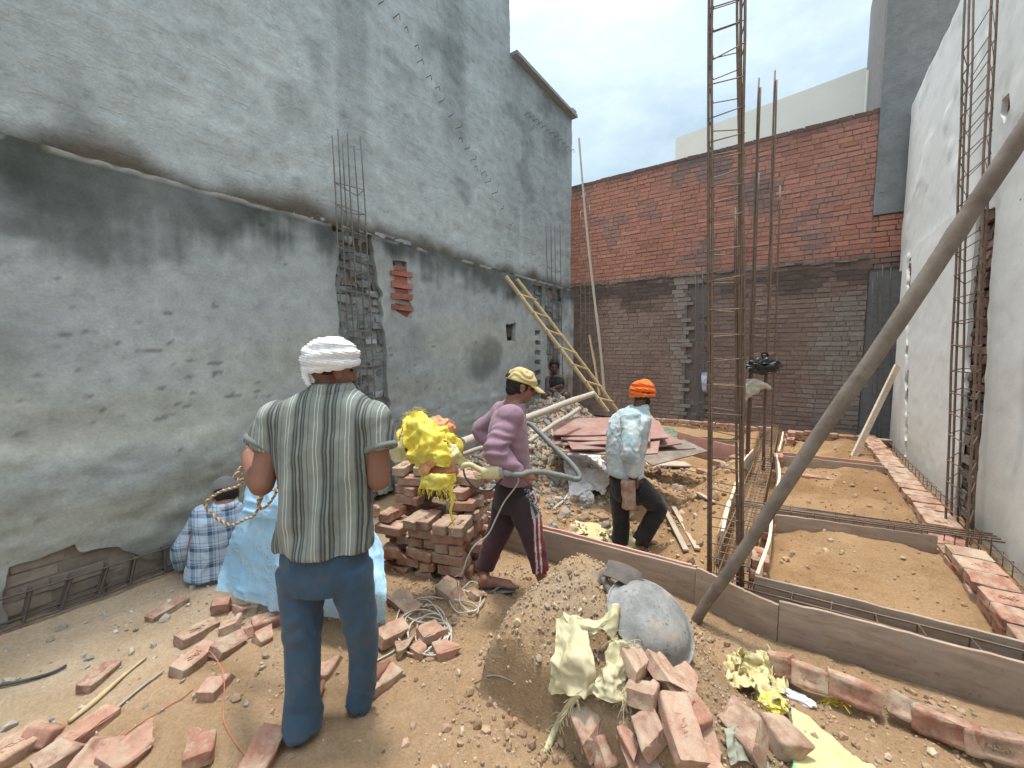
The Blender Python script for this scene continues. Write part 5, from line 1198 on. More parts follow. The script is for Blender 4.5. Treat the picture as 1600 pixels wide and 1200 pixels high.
# ---- the man in the orange turban
def man_orange():
    D0 = 3.72; P = lambda x, y, D=D0: gd(x, y, D)
    F_ = nrm(VR * .86 + FH * .5); S_ = nrm(np.cross(F_, UP))
    g2 = gz(996, 856, top_z(-1.12, 3.55)); g1 = gd(962, 872, D0 + .02)
    t = root('person', (P(985, 860)[0], P(985, 860)[1], g2[2]), 'man in pale checked shirt and orange turban stepping right with a brick in his hand', 'person', rz=math.atan2(F_[1], F_[0]) - math.pi / 2)
    b = MB(); sN, sF = P(990, 655, D0 - .14), P(972, 652, D0 + .16)
    b.loft([(P(1001, 630), .052, .05), (P(995, 640), .10, .07), (P(987, 652), .16, .085), (P(982, 680), .17, .10), (P(978, 715), .145, .10), (P(980, 750), .155, .10), (P(982, 775), .13, .09)], S_, F_, 22, 4)
    hc = P(1004, 615, D0); hf = nrm(F_ * .9 + FH * .25 - UP * .22); A = head(b, hc, hf, UP + F_ * .2, .98)
    eN, wN = P(984, 704, D0 - .24), P(991, 742, D0 - .20); eF, wF = P(965, 700, D0 + .24), P(985, 735, D0 + .24)
    b.tube([sN, lerp(sN, eN, .5), eN], [.06, .05, .042], 12, sm=3, dome=True); b.tube([eN, lerp(eN, wN, .4), wN], [.042, .042, .028], 12, sm=3, dome=True)
    b.tube([sF, eF], [.058, .042], 12, dome=True); b.tube([eF, wF], [.042, .027], 12, dome=True)
    hand(b, wN, -UP * .9 + F_ * .1 - S_ * .0, -F_ * .9 - FH * .3, 1.1, 1, 1.0); hand(b, wF, -UP, -S_, .6, -1, .95)
    b.tube([P(972, 760, D0 + .07), P(971, 810, D0 + .06), P(965, 858, D0 + .04)], [.085, .055, .04], 12, sm=3, dome=True); b.tube([P(994, 760, D0 - .07), P(1027, 792, D0 - .06), P(1001, 840, D0 - .06)], [.088, .058, .04], 12, sm=3, dome=True)
    foot(b, g2 - F_ * .02 + UP * .012, F_ - FH * .3, .24, ank=P(1000, 842, D0 - .06)); foot(b, g1 + UP * .012, F_, .24, ank=P(964, 858, D0 + .04))
    sculpt(b, .0055, 3).build('body', M['skindark'], t, 180)
    s = MB()
    s.loft([(P(1000, 634), .072, .065), (P(993, 642), .13, .09), (P(986, 653), .20, .112), (P(980, 675), .205, .135), (P(977, 705), .19, .135), (P(976, 725), .18, .13), (P(976, 737), .183, .133), (P(976, 741), .183, .133)], S_, F_, 36, 4, power=2.2)
    s.tube([sN - S_ * .03, lerp(sN, eN, .5), eN, lerp(eN, wN, .5), lerp(eN, wN, .85)], [.088, .080, .076, .070, .055], 22, sm=4, dome=True)
    s.tube([sF + S_ * .03, lerp(sF, eF, .5), eF, lerp(eF, wF, .7)], [.084, .072, .066, .05], 22, sm=4, dome=True)
    g = G('pale_checked_cotton'); v = g.coord('Object'); o_ = g.n_sep(v); d = g.math('MULTIPLY', g.noise(v, 5, 3, .5), .03)
    a1 = g.ramp(g.math('FRACT', g.math('DIVIDE', g.math('ADD', o_[1], d), .13)), [(0, 0.0), (.45, 0.0), (.5, 1.0), (.85, 1.0), (.9, 0.0)]); a2 = g.ramp(g.math('FRACT', g.math('DIVIDE', g.math('ADD', o_[2], d), .19)), [(0, 0.0), (.5, 0.0), (.56, 1.0), (.88, 1.0), (.94, 0.0)])
    col = g.mix(g.math('MULTIPLY', g.math('ADD', a1, a2), .34), (.56, .63, .64), (.22, .36, .42)); col = g.mix(g.ramp(g.noise(v, 6, 6, .65), [(.5, 0.0), (.75, .6)]), col, (.42, .42, .40))
    sm_ = g.done(col, .9, g.math('ADD', g.noise(v, 24, 6, .6), g.math('MULTIPLY', g.noise(v, 420, 2, .5), .4)), .3, .008, sheen=.1)
    sculpt(s, .0068, 3, folds(.011, (9, 9, 7), 43)).build('shirt', sm_, t, 180)
    s = MB(); c = P(1000, 633); s.loft([(c - UP * .03, .092, .085), (c, .078, .072), (c + UP * .012, .070, .066)], S_, F_, 28, 3); sculpt(s, .006, 2).build('collar', sm_, t, 180)
    s = MB(); ax = nrm(wN - eN); q = lerp(eN, wN, .86); s.tube([q - ax * .02, q + ax * .012], [.058, .056], 24); s.build('cuff', cloth('white_cuff', (.52, .58, .60), (.62, .67, .68)), t, 60)
    s = MB(); s.loft([(P(978, 748), .170, .115), (P(980, 768), .175, .125), (P(983, 782), .14, .11)], S_, F_, 30, 3)
    s.tube([P(970, 765, D0 + .08), P(969, 800, D0 + .07), P(970, 830, D0 + .05), P(965, 872, D0 + .04)], [.105, .082, .074, .068], 22, sm=4)
    s.tube([P(996, 762, D0 - .08), P(1014, 777, D0 - .075), P(1028, 794, D0 - .06), P(1015, 820, D0 - .06), P(1001, 846, D0 - .06)], [.110, .096, .082, .074, .074], 22, sm=4)
    sculpt(s, .0068, 4, folds(.007, (9, 9, 8), 53)).build('trousers', cloth('black_trouser_cloth', (.016, .015, .017), (.030, .027, .028), 6, .9, 420, (.06, .05, .045)), t, 180)
    fm = mat('green_rubber_sandal', (.12, .30, .10), (.17, .38, .15), 12, .7); fd_ = mat('dark_rubber_sole', (.05, .06, .04), (.09, .09, .07), 12, .8); flipflop(g2 - F_ * .02, F_ - FH * .3, t, fd_, fm); flipflop(g1, F_, t, fd_, fm)
    s = MB(); u2 = nrm(UP + F_ * .12); f2 = nrm(F_ - u2 * (F_ @ u2)); c = P(1004, 609, D0)
    s.ell(c + u2 * .02 + f2 * .005, (.094, .112, .070), S_, f2, u2, 26, 16); s.ell(c + u2 * .062 + f2 * .025, (.055, .06, .038), S_, f2, u2, 18, 12)
    for h, a_, tx, ty in [(-.052, .98, .10, .10), (-.032, 1.02, -.12, .05), (-.010, 1.03, .14, -.08), (.012, .98, -.13, .12), (.034, .88, .10, -.10)]:
        s.tube([c + S_ * .094 * a_ * math.cos(q) + f2 * .110 * a_ * math.sin(q) + u2 * (h + tx * .09 * math.cos(q) + ty * .1 * math.sin(q)) for q in np.linspace(0, 2 * math.pi, 27)], .015, 10, closed=True)
    sculpt(s, .0052, 3, lambda V: .003 * np.sin(((V - c) @ (u2 + .4 * F_)) * 330 + 4 * vn(V * 12, 3))).build('turban', cloth('orange_cotton_wrap', (.86, .155, .022), (.95, .22, .04), 8), t, 180)
    h = MB(); h.ell(A(0, -.02, .0), (.0765, .090, .078), S_, f2, u2); h.build('hair', M['hair'], t, 180)
    h = MB(); h.ell(A(0, .030, -.066), (.066, .066, .052), np.cross(hf, UP), hf, UP); h.build('beard', M['hair'], t, 180); eyes(A, t, .98)
    return wN, S_, F_
W3, S3, F3 = man_orange()
p = W3 - UP * .17 - F3 * .035 - VR * .02
brick(p, (0, 1.571 + .08, math.atan2(FH[1], FH[0]) + .3), 'whole', 'brick held upright in the hand of the man with the orange turban', None, (1.1, 1.0, 1.0), 1)

# ---- the squatting man in the checked shirt
def man_squat():
    D0 = 2.86; P = lambda x, y, D=D0: gd(x, y, D)
    F_ = nrm(FH * .78 - VR * .55); S_ = nrm(np.cross(F_, UP)); gb = top_z(-3.3, 1.0)
    t = root('person', (P(325, 900)[0], P(325, 900)[1], gb), 'man in blue checked shirt squatting at the foot of the left wall, back turned', 'person', rz=math.atan2(F_[1], F_[0]) - math.pi / 2)
    b = MB(); sL, sR = P(320, 806, D0 - .02), P(374, 803, D0 + .12)
    b.loft([(P(351, 782), .05, .05), (P(349, 795), .11, .07), (P(345, 808), .15, .09), (P(338, 840), .16, .10), (P(333, 870), .15, .10), (P(330, 893), .14, .11)], S_, F_, 22, 4)
    hc = P(353, 772, D0 + .06); hf = nrm(F_ * .75 - UP * .55 - VR * .1); A = head(b, hc, hf, UP + F_ * .7, .95)
    eL, wL = P(284, 862, D0 - .05), P(284, 893, D0 + .12); eR, wR = P(372, 850, D0 + .25), P(330, 880, D0 + .4)
    for a, e, w_, sd in ((sL, eL, wL, -1), (sR, eR, wR, 1)):
        b.tube([a, lerp(a, e, .5), e], [.058, .05, .042], 12, sm=3, dome=True); b.tube([e, w_], [.042, .028], 12, dome=True); hand(b, w_, -UP * .6 - VR * .5 + F_ * .3, F_, .5, sd, .95)
    for hp, kn, ft in ((P(322, 888, D0), P(292, 862, D0 + .34), P(286, 900, D0 + .16)), (P(345, 890, D0 + .05), P(330, 860, D0 + .45), P(325, 898, D0 + .25))):
        ft[2] = gb + .03; b.tube([hp, kn], [.085, .058], 12, dome=True); b.tube([kn, ft + UP * .03], [.055, .04], 12, dome=True); foot(b, ft - UP * .02, F_ - VR * .3, .235)
    sculpt(b, .006, 3).build('body', M['skin'], t, 180)
    s = MB(); s.loft([(P(352, 787), .075, .07), (P(350, 796), .115, .085), (P(347, 807), .150, .105), (P(341, 835), .152, .12), (P(335, 865), .148, .13), (P(331, 895), .155, .14)], S_, F_, 34, 4, power=2.2)
    for a, e, w_ in ((sL, eL, wL), (sR, eR, wR)): s.tube([a, lerp(a, e, .5), e, lerp(e, w_, .6)], [.078, .070, .062, .05], 20, sm=4, dome=True)
    g = G('blue_plaid_cotton'); v = g.coord('Object'); o_ = g.n_sep(v); d = g.math('MULTIPLY', g.noise(v, 5, 3, .5), .03)
    st = [(0, 0.0), (.30, 0.0), (.31, 1.0), (.52, 1.0), (.53, .25), (.60, .25), (.61, .8), (.66, .8), (.67, 0.0), (.82, 0.0), (.83, .9), (.86, .9), (.87, 0.0)]
    a1 = g.ramp(g.math('FRACT', g.math('DIVIDE', g.math('ADD', o_[0], d), .105)), st, 'CONSTANT'); a2 = g.ramp(g.math('FRACT', g.math('DIVIDE', g.math('ADD', o_[2], d), .11)), st, 'CONSTANT')
    col = g.mix(g.math('MULTIPLY', g.math('ADD', a1, a2), .5), (.42, .51, .61), (.055, .10, .18)); sm_ = g.done(col, .92, g.noise(v, 26, 6, .6), .3, .008)
    sculpt(s, .0075, 3, folds(.009, (8, 8, 6), 63)).build('shirt', sm_, t, 180)
    s = MB(); c = P(352, 787); s.loft([(c - UP * .02, .09, .085), (c + UP * .014, .075, .07)], S_, F_, 24, 2); s.build('collar', sm_, t, 180)
    s = MB(); s.loft([(P(331, 885), .14, .12), (P(332, 903), .13, .12)], S_, F_, 24, 3); s.tube([P(322, 888, D0), P(292, 862, D0 + .34)], [.10, .075], 16, dome=True); s.tube([P(345, 890, D0 + .05), P(330, 860, D0 + .45)], [.1, .075], 16, dome=True)
    sculpt(s, .008, 3, folds(.006, (8, 8, 8), 73)).build('trousers', cloth('grey_trouser_cloth', (.10, .10, .11), (.15, .15, .15)), t, 180)
    u2 = nrm(UP * .8 + F_ * .55); f2 = nrm(F_ - u2 * (F_ @ u2)); s = MB(); s.ell(A(0, -.012, .04), (.083, .104, .086), S_, f2, u2, 26, 16); s2 = sculpt(s, .006, 2, lambda V: .003 * vn(V * 30, 4)); s2.build('knit_cap', cloth('grey_cap_cloth', (.14, .135, .13), (.2, .19, .18)), t, 180)
    h = MB(); h.ell(A(0, -.035, .0), (.076, .078, .070), S_, f2, u2); h.build('hair', M['hair'], t, 180); eyes(A, t, .95)
man_squat()

# ---- the person seated in the far corner
def man_far():
    q = gx(869, 600, -3.22); D0 = float((q - EYE) @ VF); P = lambda x, y, D=D0: gd(x, y, D); F_ = nrm(-FH * .95 + VR * .1); S_ = nrm(np.cross(F_, UP))
    zb = P(869, 628)[2]; t = root('person', (q[0], q[1], zb), 'dark clad bare armed person seated at the far end of the left wall', 'person', rz=math.atan2(F_[1], F_[0]) - math.pi / 2)
    b = MB(); b.loft([(P(868, 586), .05, .05), (P(869, 590), .10, .07), (P(870, 595), .15, .09), (P(870, 606), .155, .10), (P(871, 620), .15, .11), (P(871, 628), .15, .12)], S_, F_, 20, 4)
    hc = P(866, 573); A = head(b, hc, nrm(F_ - UP * .2 - VR * .15), UP, .98)
    sL, sR = P(882, 593), P(857, 593); eL, eR = P(884, 611, D0 - .1), P(855, 611, D0 - .1); wL, wR = P(866, 612, D0 - .3), P(866, 607, D0 - .28)
    for a, e, w_, sd, dr in ((sL, eL, wL, 1, -1), (sR, eR, wR, -1, 1)):
        b.tube([a, lerp(a, e, .5), e], [.058, .052, .042], 12, sm=3, dome=True); b.tube([e, w_], [.042, .028], 12, dome=True); hand(b, w_, VR * dr + UP * .3, FH * .8 + UP * .2, .6, sd)
    for kx, fx in ((852, 848), (884, 890)):
        kn = P(kx, 618, D0 - .35); ft = P(fx, 640, D0 - .35); ft[2] = min(ft[2], kn[2] - .25); b.tube([P(870, 624), kn], [.085, .06], 12, dome=True); b.tube([kn, ft], [.058, .04], 12, dome=True); foot(b, ft - UP * .05, F_, .23)
    sculpt(b, .008, 3).build('body', M['skindark'], t, 180)
    s = MB(); s.loft([(P(868, 588), .08, .07), (P(869, 592), .14, .09), (P(870, 597), .178, .115), (P(870, 608), .18, .13), (P(871, 628), .18, .14)], S_, F_, 26, 4); sculpt(s, .009, 3, folds(.008, (9, 9, 6), 83)).build('vest', cloth('black_vest_cloth', (.012, .013, .014), (.025, .025, .026)), t, 180)
    s = MB(); 
    for kx in (852, 884): s.tube([P(870, 624), P(kx, 618, D0 - .35), P(kx, 632, D0 - .35)], [.11, .08, .07], 16, dome=True)
    sculpt(s, .009, 3, folds(.006, (9, 9, 9), 84)).build('trousers', cloth('brown_grey_trousers', (.05, .042, .04), (.09, .075, .07)), t, 180)
    h = MB(); h.ell(A(0, -.018, .035), (.082, .098, .092), S_, F_, UP); h.ell(A(0, -.04, -.02), (.078, .075, .08), S_, F_, UP); sculpt(h, .008, 1, lambda V: .006 * vn(V * 45, 5)).build('hair', M['hair'], t, 180); eyes(A, t)
man_far()
# ================================================================ poles, ladder, sheets
def pole(label, pts, r, m, name='pole', cat='pole', knots=0, seed=0, n=12, sm=6):
    P = catmull(np.array(pts, float), sm); rr = np.interp(np.linspace(0, 1, len(P)), np.linspace(0, 1, len(np.atleast_1d(r))) if np.ndim(r) else [0, 1], r if np.ndim(r) else [r, r])
    q = np.linspace(0, 1, max(len(P), 40)); P = np.stack([np.interp(q, np.linspace(0, 1, len(P)), P[:, k]) for k in range(3)], -1); rr = np.interp(q, np.linspace(0, 1, len(rr)), rr)
    L_ = np.linalg.norm(P[-1] - P[0])
    if knots:
        for k in range(knots): rr = rr * (1 + .13 * np.exp(-((q - (k + .5 + .2 * math.sin(k * 3 + seed)) / knots) * L_ / .012) ** 2))
    P = P + np.stack([vn(xyz(q * 4, seed, k), 3) for k in range(3)], -1) * .006; rr = rr * (1 + .05 * vn(xyz(q * 9, seed, 7), 5))
    b = MB(); b.tube(P, rr, n); return b.solo(name, m, label, cat, smooth=60, base=P[0])
def yl(px, py, t): return gy(px, py, lerp(2.565, 2.70, t))
pr = [yl(1086, 966, 0), yl(1104, 940, .03), yl(1133, 900, .08), yl(1200, 803, .2), yl(1290, 668, .38), yl(1368, 556, .5), yl(1480, 385, .72), yl(1600, 205, .95)]
d_ = pr[-1] - pr[-2]; pr.append(pr[-1] + d_ * ((1.30 - pr[-1][0]) / d_[0])); pr[0][2] = top_z(pr[0][0], pr[0][1]) - .02
pole('thick weathered wooden prop slanting up from the front board to the white wall', pr, [.029, .032, .034, .036, .036], M['timber'], 'wooden_prop', 'prop', 6, 3, 18)
pole('tall thin bent bamboo pole leaning in the far left corner by the brick wall', [gy(905, 216, 9.2), gy(914, 330, 9.15), (gy(927, 450, 9.1)), gy(938, 540, 9.0), gy(945, 618, 8.95)], [.022, .030, .034], M['pole'], 'bamboo_pole', 'pole', 14, 4)
pole('short tan stick leaning against the brick wall beside the tall thin pole', [gy(921, 524, 9.25), gy(930, 572, 9.1), gy(937, 618, 8.95)], [.026, .03], M['bamboo'], 'bamboo_stick', 'stick', 5, 5)
lg = gx(722, 692, -2.40); lg2 = gx(926, 615, -2.30)
pole('thick dusty grey log lying across the top of the rubble heap', [lg, lerp(lg, lg2, .5) + UP * .01, lg2], [.044, .04, .038], M['pole'], 'log', 'log', 3, 6, 14)
pole('thin pole lying on the rubble heap below the thick log', [gx(826, 690, -2.2), gx(868, 662, -2.15), gx(905, 639, -2.1)], [.024, .026], M['pole'], 'bamboo_pole', 'pole', 5, 7)
pole('crooked branch at the left edge of the rubble heap under the thick log', [gx(716, 712, -2.55), gx(740, 703, -2.6), gx(770, 693, -2.65), gx(800, 672, -2.7)], [.02, .024, .02], M['pole'], 'branch', 'branch', 2, 8)
# ladder
t = root('bamboo_ladder', gx(955, 645, -2.2), 'bamboo ladder with tied rungs leaning from the rubble heap up to the wall ledge', 'ladder')
A0, A1 = gx(790, 432, -3.42), gx(950, 643, -2.25); B0, B1 = gx(809, 436, -3.55), gx(969, 646, -2.5)
def railm(a, c, r0, nm, seed):
    q = np.linspace(0, 1, 60); P = a + (c - a) * q[:, None] + np.stack([vn(xyz(q * 3, seed, k), 3) for k in range(3)], -1) * .012; rr = r0 * (1 + .14 * sum(np.exp(-((q - (k + .5) / 9) / .006) ** 2) for k in range(9)))
    s = MB(); s.tube(P, rr, 10); s.build(nm, M['bamboo'], t, 60)
railm(A0, A1, .030, 'rail', 1); railm(B0, B1, .028, 'rail', 2)
for k in range(7):
    f = .14 + k * .128; a, c = lerp(A0, A1, f), lerp(B0, B1, f); d = nrm(c - a); s = MB(); up_ = np.array([0, 0, .02]); s.tube([a - d * .09 + up_, c + d * .10 + up_], .0175, 8); s.build('rung', M['bamboo'], t, 60)
# plank standing behind the far cross board
a, c = gz(1330, 722, .08), gx(1402, 572, 1.27); b = MB(); b.bar(a, c, .085, .030, up=FH, col=(1.15, 1.12, 1.05)); b.solo('plank', M['plank'], 'pale plank leaning from the sand behind the far cross board to the white wall', 'plank', base=a)
# pile of red faced sheets on the heap
def slab(c, yaw, pitch, roll, sx, sy, th, m, label, name, cat, group=None, bend=.0):
    R = np.array((Matrix.Rotation(yaw, 3, 'Z') @ Matrix.Rotation(pitch, 3, 'X') @ Matrix.Rotation(roll, 3, 'Y'))); n = 14; Q = np.zeros((n, 8, 3))
    for i in range(n):
        for j in range(8):
            u, v = i / (n - 1) - .5, j / 7 - .5; Q[i, j] = np.asarray(c) + R @ np.array([u * sx, v * sy, bend * (u * u * 4) + .004 * vn(np.array([u * 6, v * 6, c[0] * 9.]))])
    b = MB(); b.sheet(Q, th); return b.solo(name, m, label, cat, group, smooth=30, fix=True)
pc = gx(952, 686, -1.75)
SH = [(-.10, .10, .135, .55, .16, -.05, 1.25, .60), (.02, .02, .095, .42, .13, -.06, 1.15, .62), (-.06, -.14, .058, .30, .12, -.10, 1.10, .60), (.12, -.04, .028, .66, .10, -.04, 1.2, .65), (.12, -.22, .0, .20, .18, -.08, 1.0, .55), (.25, .10, -.03, .75, .06, .02, 1.2, .6)]
for (dx, dy, dz, yw, pt, rl, sx, sy), lb in zip(SH, ['topmost wide red sheet of the board pile behind the man in the orange turban', 'second red sheet of the board pile, just under the topmost', 'third red sheet of the board pile, its near edge showing grey', 'fourth red sheet of the board pile, turned the most', 'small lower red sheet sliding towards the white sack', 'bottom dark sheet of the board pile resting on the rubble']):
    slab(pc + np.array([dx, dy, dz]), yw, pt, rl, sx, sy, .014, M['plyred'] if lb[0] != 'b' else M['ply'], lb, 'plywood_sheet', 'sheet', None, .02)
p = gz(1045, 715, .08); slab(p + UP * .09, .9, .12, -.15, .9, .5, .014, M['ply'], 'grey sheet poking out right of the man under the green sacking', 'plywood_sheet', 'sheet')
p = hit(1030, 728); slab(p + UP * .045, .75, .06, .05, 1.0, .22, .022, M['plank'], 'long pale plank lying behind the man with the orange turban', 'plank', 'plank')
p = hit(1058, 708); slab(p + UP * .04, 1.25, .05, .02, .8, .07, .05, M['pole'], 'dark edged batten lying right of the pale plank', 'batten', 'batten')
p = hit(1037, 752); brick(p + UP * .03, (.1, .1, .2), 'whole', 'reddish brick beside the batten right of the man in the orange turban', None, (1, .9, .8))
for (x0, y0, x1, y1), lb in [((1035, 788, 1072, 860), 'split slat pointing towards the main cage, left one of the loose pair'), ((1052, 792, 1090, 858), 'split slat pointing towards the main cage, right one of the loose pair'), ((1090, 770, 1116, 785), 'short broken stick on the sand left of the main cage'), ((1012, 762, 1040, 790), 'pale slat propped behind the knee of the man in the orange turban')]:
    a, c = hit(x0, y0, .05), hit(x1, y1, .025); b = MB(); b.bar(a, c, .045, .016, col=(1, .97, .9)); b.solo('wood_slat', M['plank'], lb, 'slat')

# ================================================================ woven sacks, tarpaulin, cloth
def woven(name, c1, c2, w=260, fine=.12, rough=.6, dirt=None, tr=.0):
    g = G(name); v = g.coord('Object'); f = g.noise(v, 7, 6, .62); col = g.mix(g.ramp(f, [(.3, 0.0), (.7, 1.0)]), c1, c2)
    wv = g.n('ShaderNodeTexWave', wave_type='BANDS', bands_direction='X'); wv.inputs['Scale'].default_value = w; g.l(v, wv.inputs[0])
    wz = g.n('ShaderNodeTexWave', wave_type='BANDS', bands_direction='Y'); wz.inputs['Scale'].default_value = w; g.l(v, wz.inputs[0])
    wf = g.math('MULTIPLY', wv.outputs['Fac'], wz.outputs['Fac']); col = g.mix(1.0, col, g.ramp(wf, [(0.0, 1 - fine), (1.0, 1 + fine)]), 'MULTIPLY'); col = g.mix(1.0, col, g.attr(), 'MULTIPLY')
    if dirt: col = g.mix(g.ramp(g.noise(v, 5, 7, .7), [(.52, 0.0), (.74, .8)]), col, dirt)
    m = g.done(col, rough, g.math('ADD', g.noise(v, 30, 6, .65), g.math('MULTIPLY', wf, .25)), .3, .006, 0, .35)
    if tr: g.b.inputs['Transmission Weight'].default_value = 0.0
    return m
M['yellow'] = woven('bright_yellow_woven_plastic', (.72, .56, .04), (.84, .72, .14), dirt=(.74, .64, .28)); M['paleyellow'] = woven('faded_yellow_woven_plastic', (.62, .53, .26), (.72, .64, .36), dirt=(.46, .38, .24))
M['cream'] = woven('dusty_cream_woven_plastic', (.52, .46, .27), (.64, .58, .38), dirt=(.40, .33, .22)); M['orangebag'] = woven('faded_orange_plastic', (.62, .27, .13), (.72, .38, .20), dirt=(.55, .33, .2))
M['whitesack'] = woven('white_woven_plastic', (.82, .82, .81), (.90, .90, .89), dirt=(.66, .63, .58)); M['tarp'] = woven('sky_blue_woven_tarpaulin', (.33, .58, .80), (.44, .68, .86), 120, .25, .5, dirt=(.56, .72, .82)); M['green'] = woven('pale_green_woven_plastic', (.38, .47, .30), (.52, .60, .42), dirt=(.42, .40, .3))
def crinkle(rows, nu, nv, amp, freq, seed, th=.004, edge=.0, ripple=None, colf=None):
    C = np.array(rows, float); 
    def up(A, n): 
        m = A.shape[0]; per = max(2, int(math.ceil(n / max(m - 1, 1)))); return np.stack([catmull(A[:, k], per) for k in range(A.shape[1])], 1)
    S_ = up(C, nu); S_ = np.swapaxes(up(np.swapaxes(S_, 0, 1), nv), 0, 1)
    N = np.cross(np.gradient(S_, axis=0), np.gradient(S_, axis=1)); N /= (np.linalg.norm(N, axis=-1, keepdims=True) + 1e-9)
    q = S_ * freq + seed * 3.3; w_ = np.stack([vn(q * .8, seed), vn(q * .8 + 9, seed + 1), vn(q * .8 + 5, seed + 2)], -1) * .6
    d = (1 - 2.2 * np.abs(vn(q + w_, seed + 3))) + .5 * (1 - 2.2 * np.abs(vn(q * 2.1 + w_, seed + 4))) + .22 * (1 - 2 * np.abs(vn(q * 4.6, seed + 5)))
    a, b_ = S_.shape[:2]; ui, vi = np.linspace(0, 1, a)[:, None], np.linspace(0, 1, b_)[None]
    S_ = S_ + N * (d * amp)[..., None]
    if edge:
        e = np.minimum(np.minimum(ui, 1 - ui), np.minimum(vi, 1 - vi)); k = ss(.06, 0, e); S_ = S_ + np.stack([vn(S_ * 30, 5), vn(S_ * 30 + 4, 6), vn(S_ * 30 + 8, 7)], -1) * (edge * k)[..., None]
    mb = MB(); mb.sheet(S_, th, np.ones(S_.shape) if colf is None else colf(ui + 0 * vi, vi + 0 * ui)); return mb, S_
def fringe(mb, pts, n, l, seed, down=.8, r=.0011, col=(1, 1, 1)):
    r_ = random.Random(seed); P = np.asarray(pts, float)
    for _ in range(n):
        p = P[r_.randrange(len(P))] + np.array([r_.uniform(-.008, .008) for _ in range(3)]); d = nrm([r_.uniform(-1, 1), r_.uniform(-1, 1), -down + r_.uniform(-.8, .8)]); k = l * r_.uniform(.4, 1.2)
        mb.tube([p, p + d * k * .5 + np.array([r_.uniform(-.01, .01) for _ in range(3)]), p + d * k + np.array([0, 0, -k * .3])], r, 4, col, sm=2)
def lump(mb, c, r, seed, e1=VR, e2=FH, e3=UP, amp=.22, freq=5, n=(64, 40)):
    s = MB(); s.ell((0, 0, 0), (1, 1, 1), nu=n[0], nv=n[1]); V = s.V(); q = V * freq * .35 + seed * 2.7
    w_ = np.stack([vn(q, seed), vn(q + 9, seed + 1), vn(q + 5, seed + 2)], -1) * .7
    d = (.5 - 1.6 * np.abs(vn(q * 1.1 + w_, seed + 3))) + .5 * (.5 - 1.6 * np.abs(vn(q * 2.3 + w_, seed + 4))) + .25 * (.5 - 1.6 * np.abs(vn(q * 5, seed + 5)))
    V = V * (1 + amp * d)[:, None]; W = np.asarray(c) + np.outer(V[:, 0] * r[0], e1) + np.outer(V[:, 1] * r[1], e2) + np.outer(V[:, 2] * r[2], e3)
    return mb.add(W, s.f)
DS = 2.62
def rag(b, c, r, n, seed, amp=.03, freq=6, e1=VR, e2=FH, e3=UP, th=.003, fr=0, low=None):
    # a crumple of overlapping folded flaps lying round a centre
    r_ = random.Random(seed); c = np.asarray(c, float)
    for k in range(n):
        az, el = r_.uniform(0, 6.28), r_.uniform(-.15, 1.2); d = nrm(e1 * math.cos(az) * math.cos(el) + e2 * math.sin(az) * math.cos(el) + e3 * math.sin(el))
        t1 = nrm(np.cross(d, nrm([r_.uniform(-1, 1), r_.uniform(-1, 1), r_.uniform(-1, 1)]))); t2 = np.cross(d, t1); k1, k2 = r_.uniform(.5, .85), r_.uniform(.4, .75); rows = []
        for i in (-1, -.33, .33, 1):
            row = []
            for j in (-1, -.33, .33, 1):
                q = nrm(d + t1 * i * k1 + t2 * j * k2) * r_.uniform(.86, 1.12); row.append(c + e1 * (q @ e1) * r[0] + e2 * (q @ e2) * r[1] + e3 * (q @ e3) * r[2])
            rows.append(row)
        mb, S_ = crinkle(rows, 30, 30, amp, freq, seed + k * 7, th, .006)
        V = mb.V()
        if low is not None: V[:, 2] = np.maximum(V[:, 2], low)
        b.add(V, mb.f)
        if fr: fringe(b, S_[0], fr, .05, seed + k, .3, .001)
    return b
def Y(x, y, D=DS): return gd(x, y, D)
# sacks heaped on the brick stack
t = root('yellow_sack', Y(655, 735), 'bright yellow woven sack crumpled on top of the brick stack', 'sack')
b = MB(); lump(b, Y(664, 700, 2.64), (.150, .12, .100), 4, amp=.26, freq=2.6); rag(b, Y(664, 697, 2.62), (.205, .14, .125), 13, 61, .024, 7, fr=8); b.build('sack_body', M['yellow'], t, 75, fix=True)
b, S_ = crinkle([[Y(632, 655, 2.58), Y(652, 645, 2.62), Y(672, 660, 2.66)], [Y(630, 680, 2.50), Y(660, 668, 2.48), Y(690, 682, 2.52)], [Y(640, 712, 2.48), Y(668, 705, 2.42), Y(704, 712, 2.45)], [Y(655, 728, 2.50), Y(680, 722, 2.44), Y(700, 735, 2.46)]], 40, 36, .020, 11, 3, .003, .012); fringe(b, S_[0], 50, .05, 1, -.5); b.build('torn_mouth', M['yellow'], t, 75)
b, S_ = crinkle([[Y(612, 690, 2.60), Y(638, 672, 2.56)], [Y(608, 706, 2.58), Y(634, 694, 2.50)], [Y(612, 722, 2.62), Y(636, 718, 2.52)]], 24, 20, .014, 13, 5, .003, .006); b.build('side_flap', M['paleyellow'], t, 75)
b, S_ = crinkle([[Y(690, 690, 2.54), Y(712, 694, 2.54)], [Y(700, 708, 2.48), Y(722, 712, 2.5)], [Y(704, 726, 2.5), Y(731, 726, 2.52)]], 22, 22, .014, 12, 6, .003, .006); b.build('side_flap', M['paleyellow'], t, 75)
t = root('torn_sack', Y(690, 745, 2.45), 'yellow sack with a torn orange inside hanging over the front of the brick stack', 'sack')
b = MB(); lump(b, Y(688, 735, 2.52), (.100, .07, .070), 7, amp=.2, freq=2.6); rag(b, Y(688, 733, 2.50), (.120, .085, .082), 6, 71, .012, 8); b.build('sack_body', M['orangebag'], t, 75, fix=True)
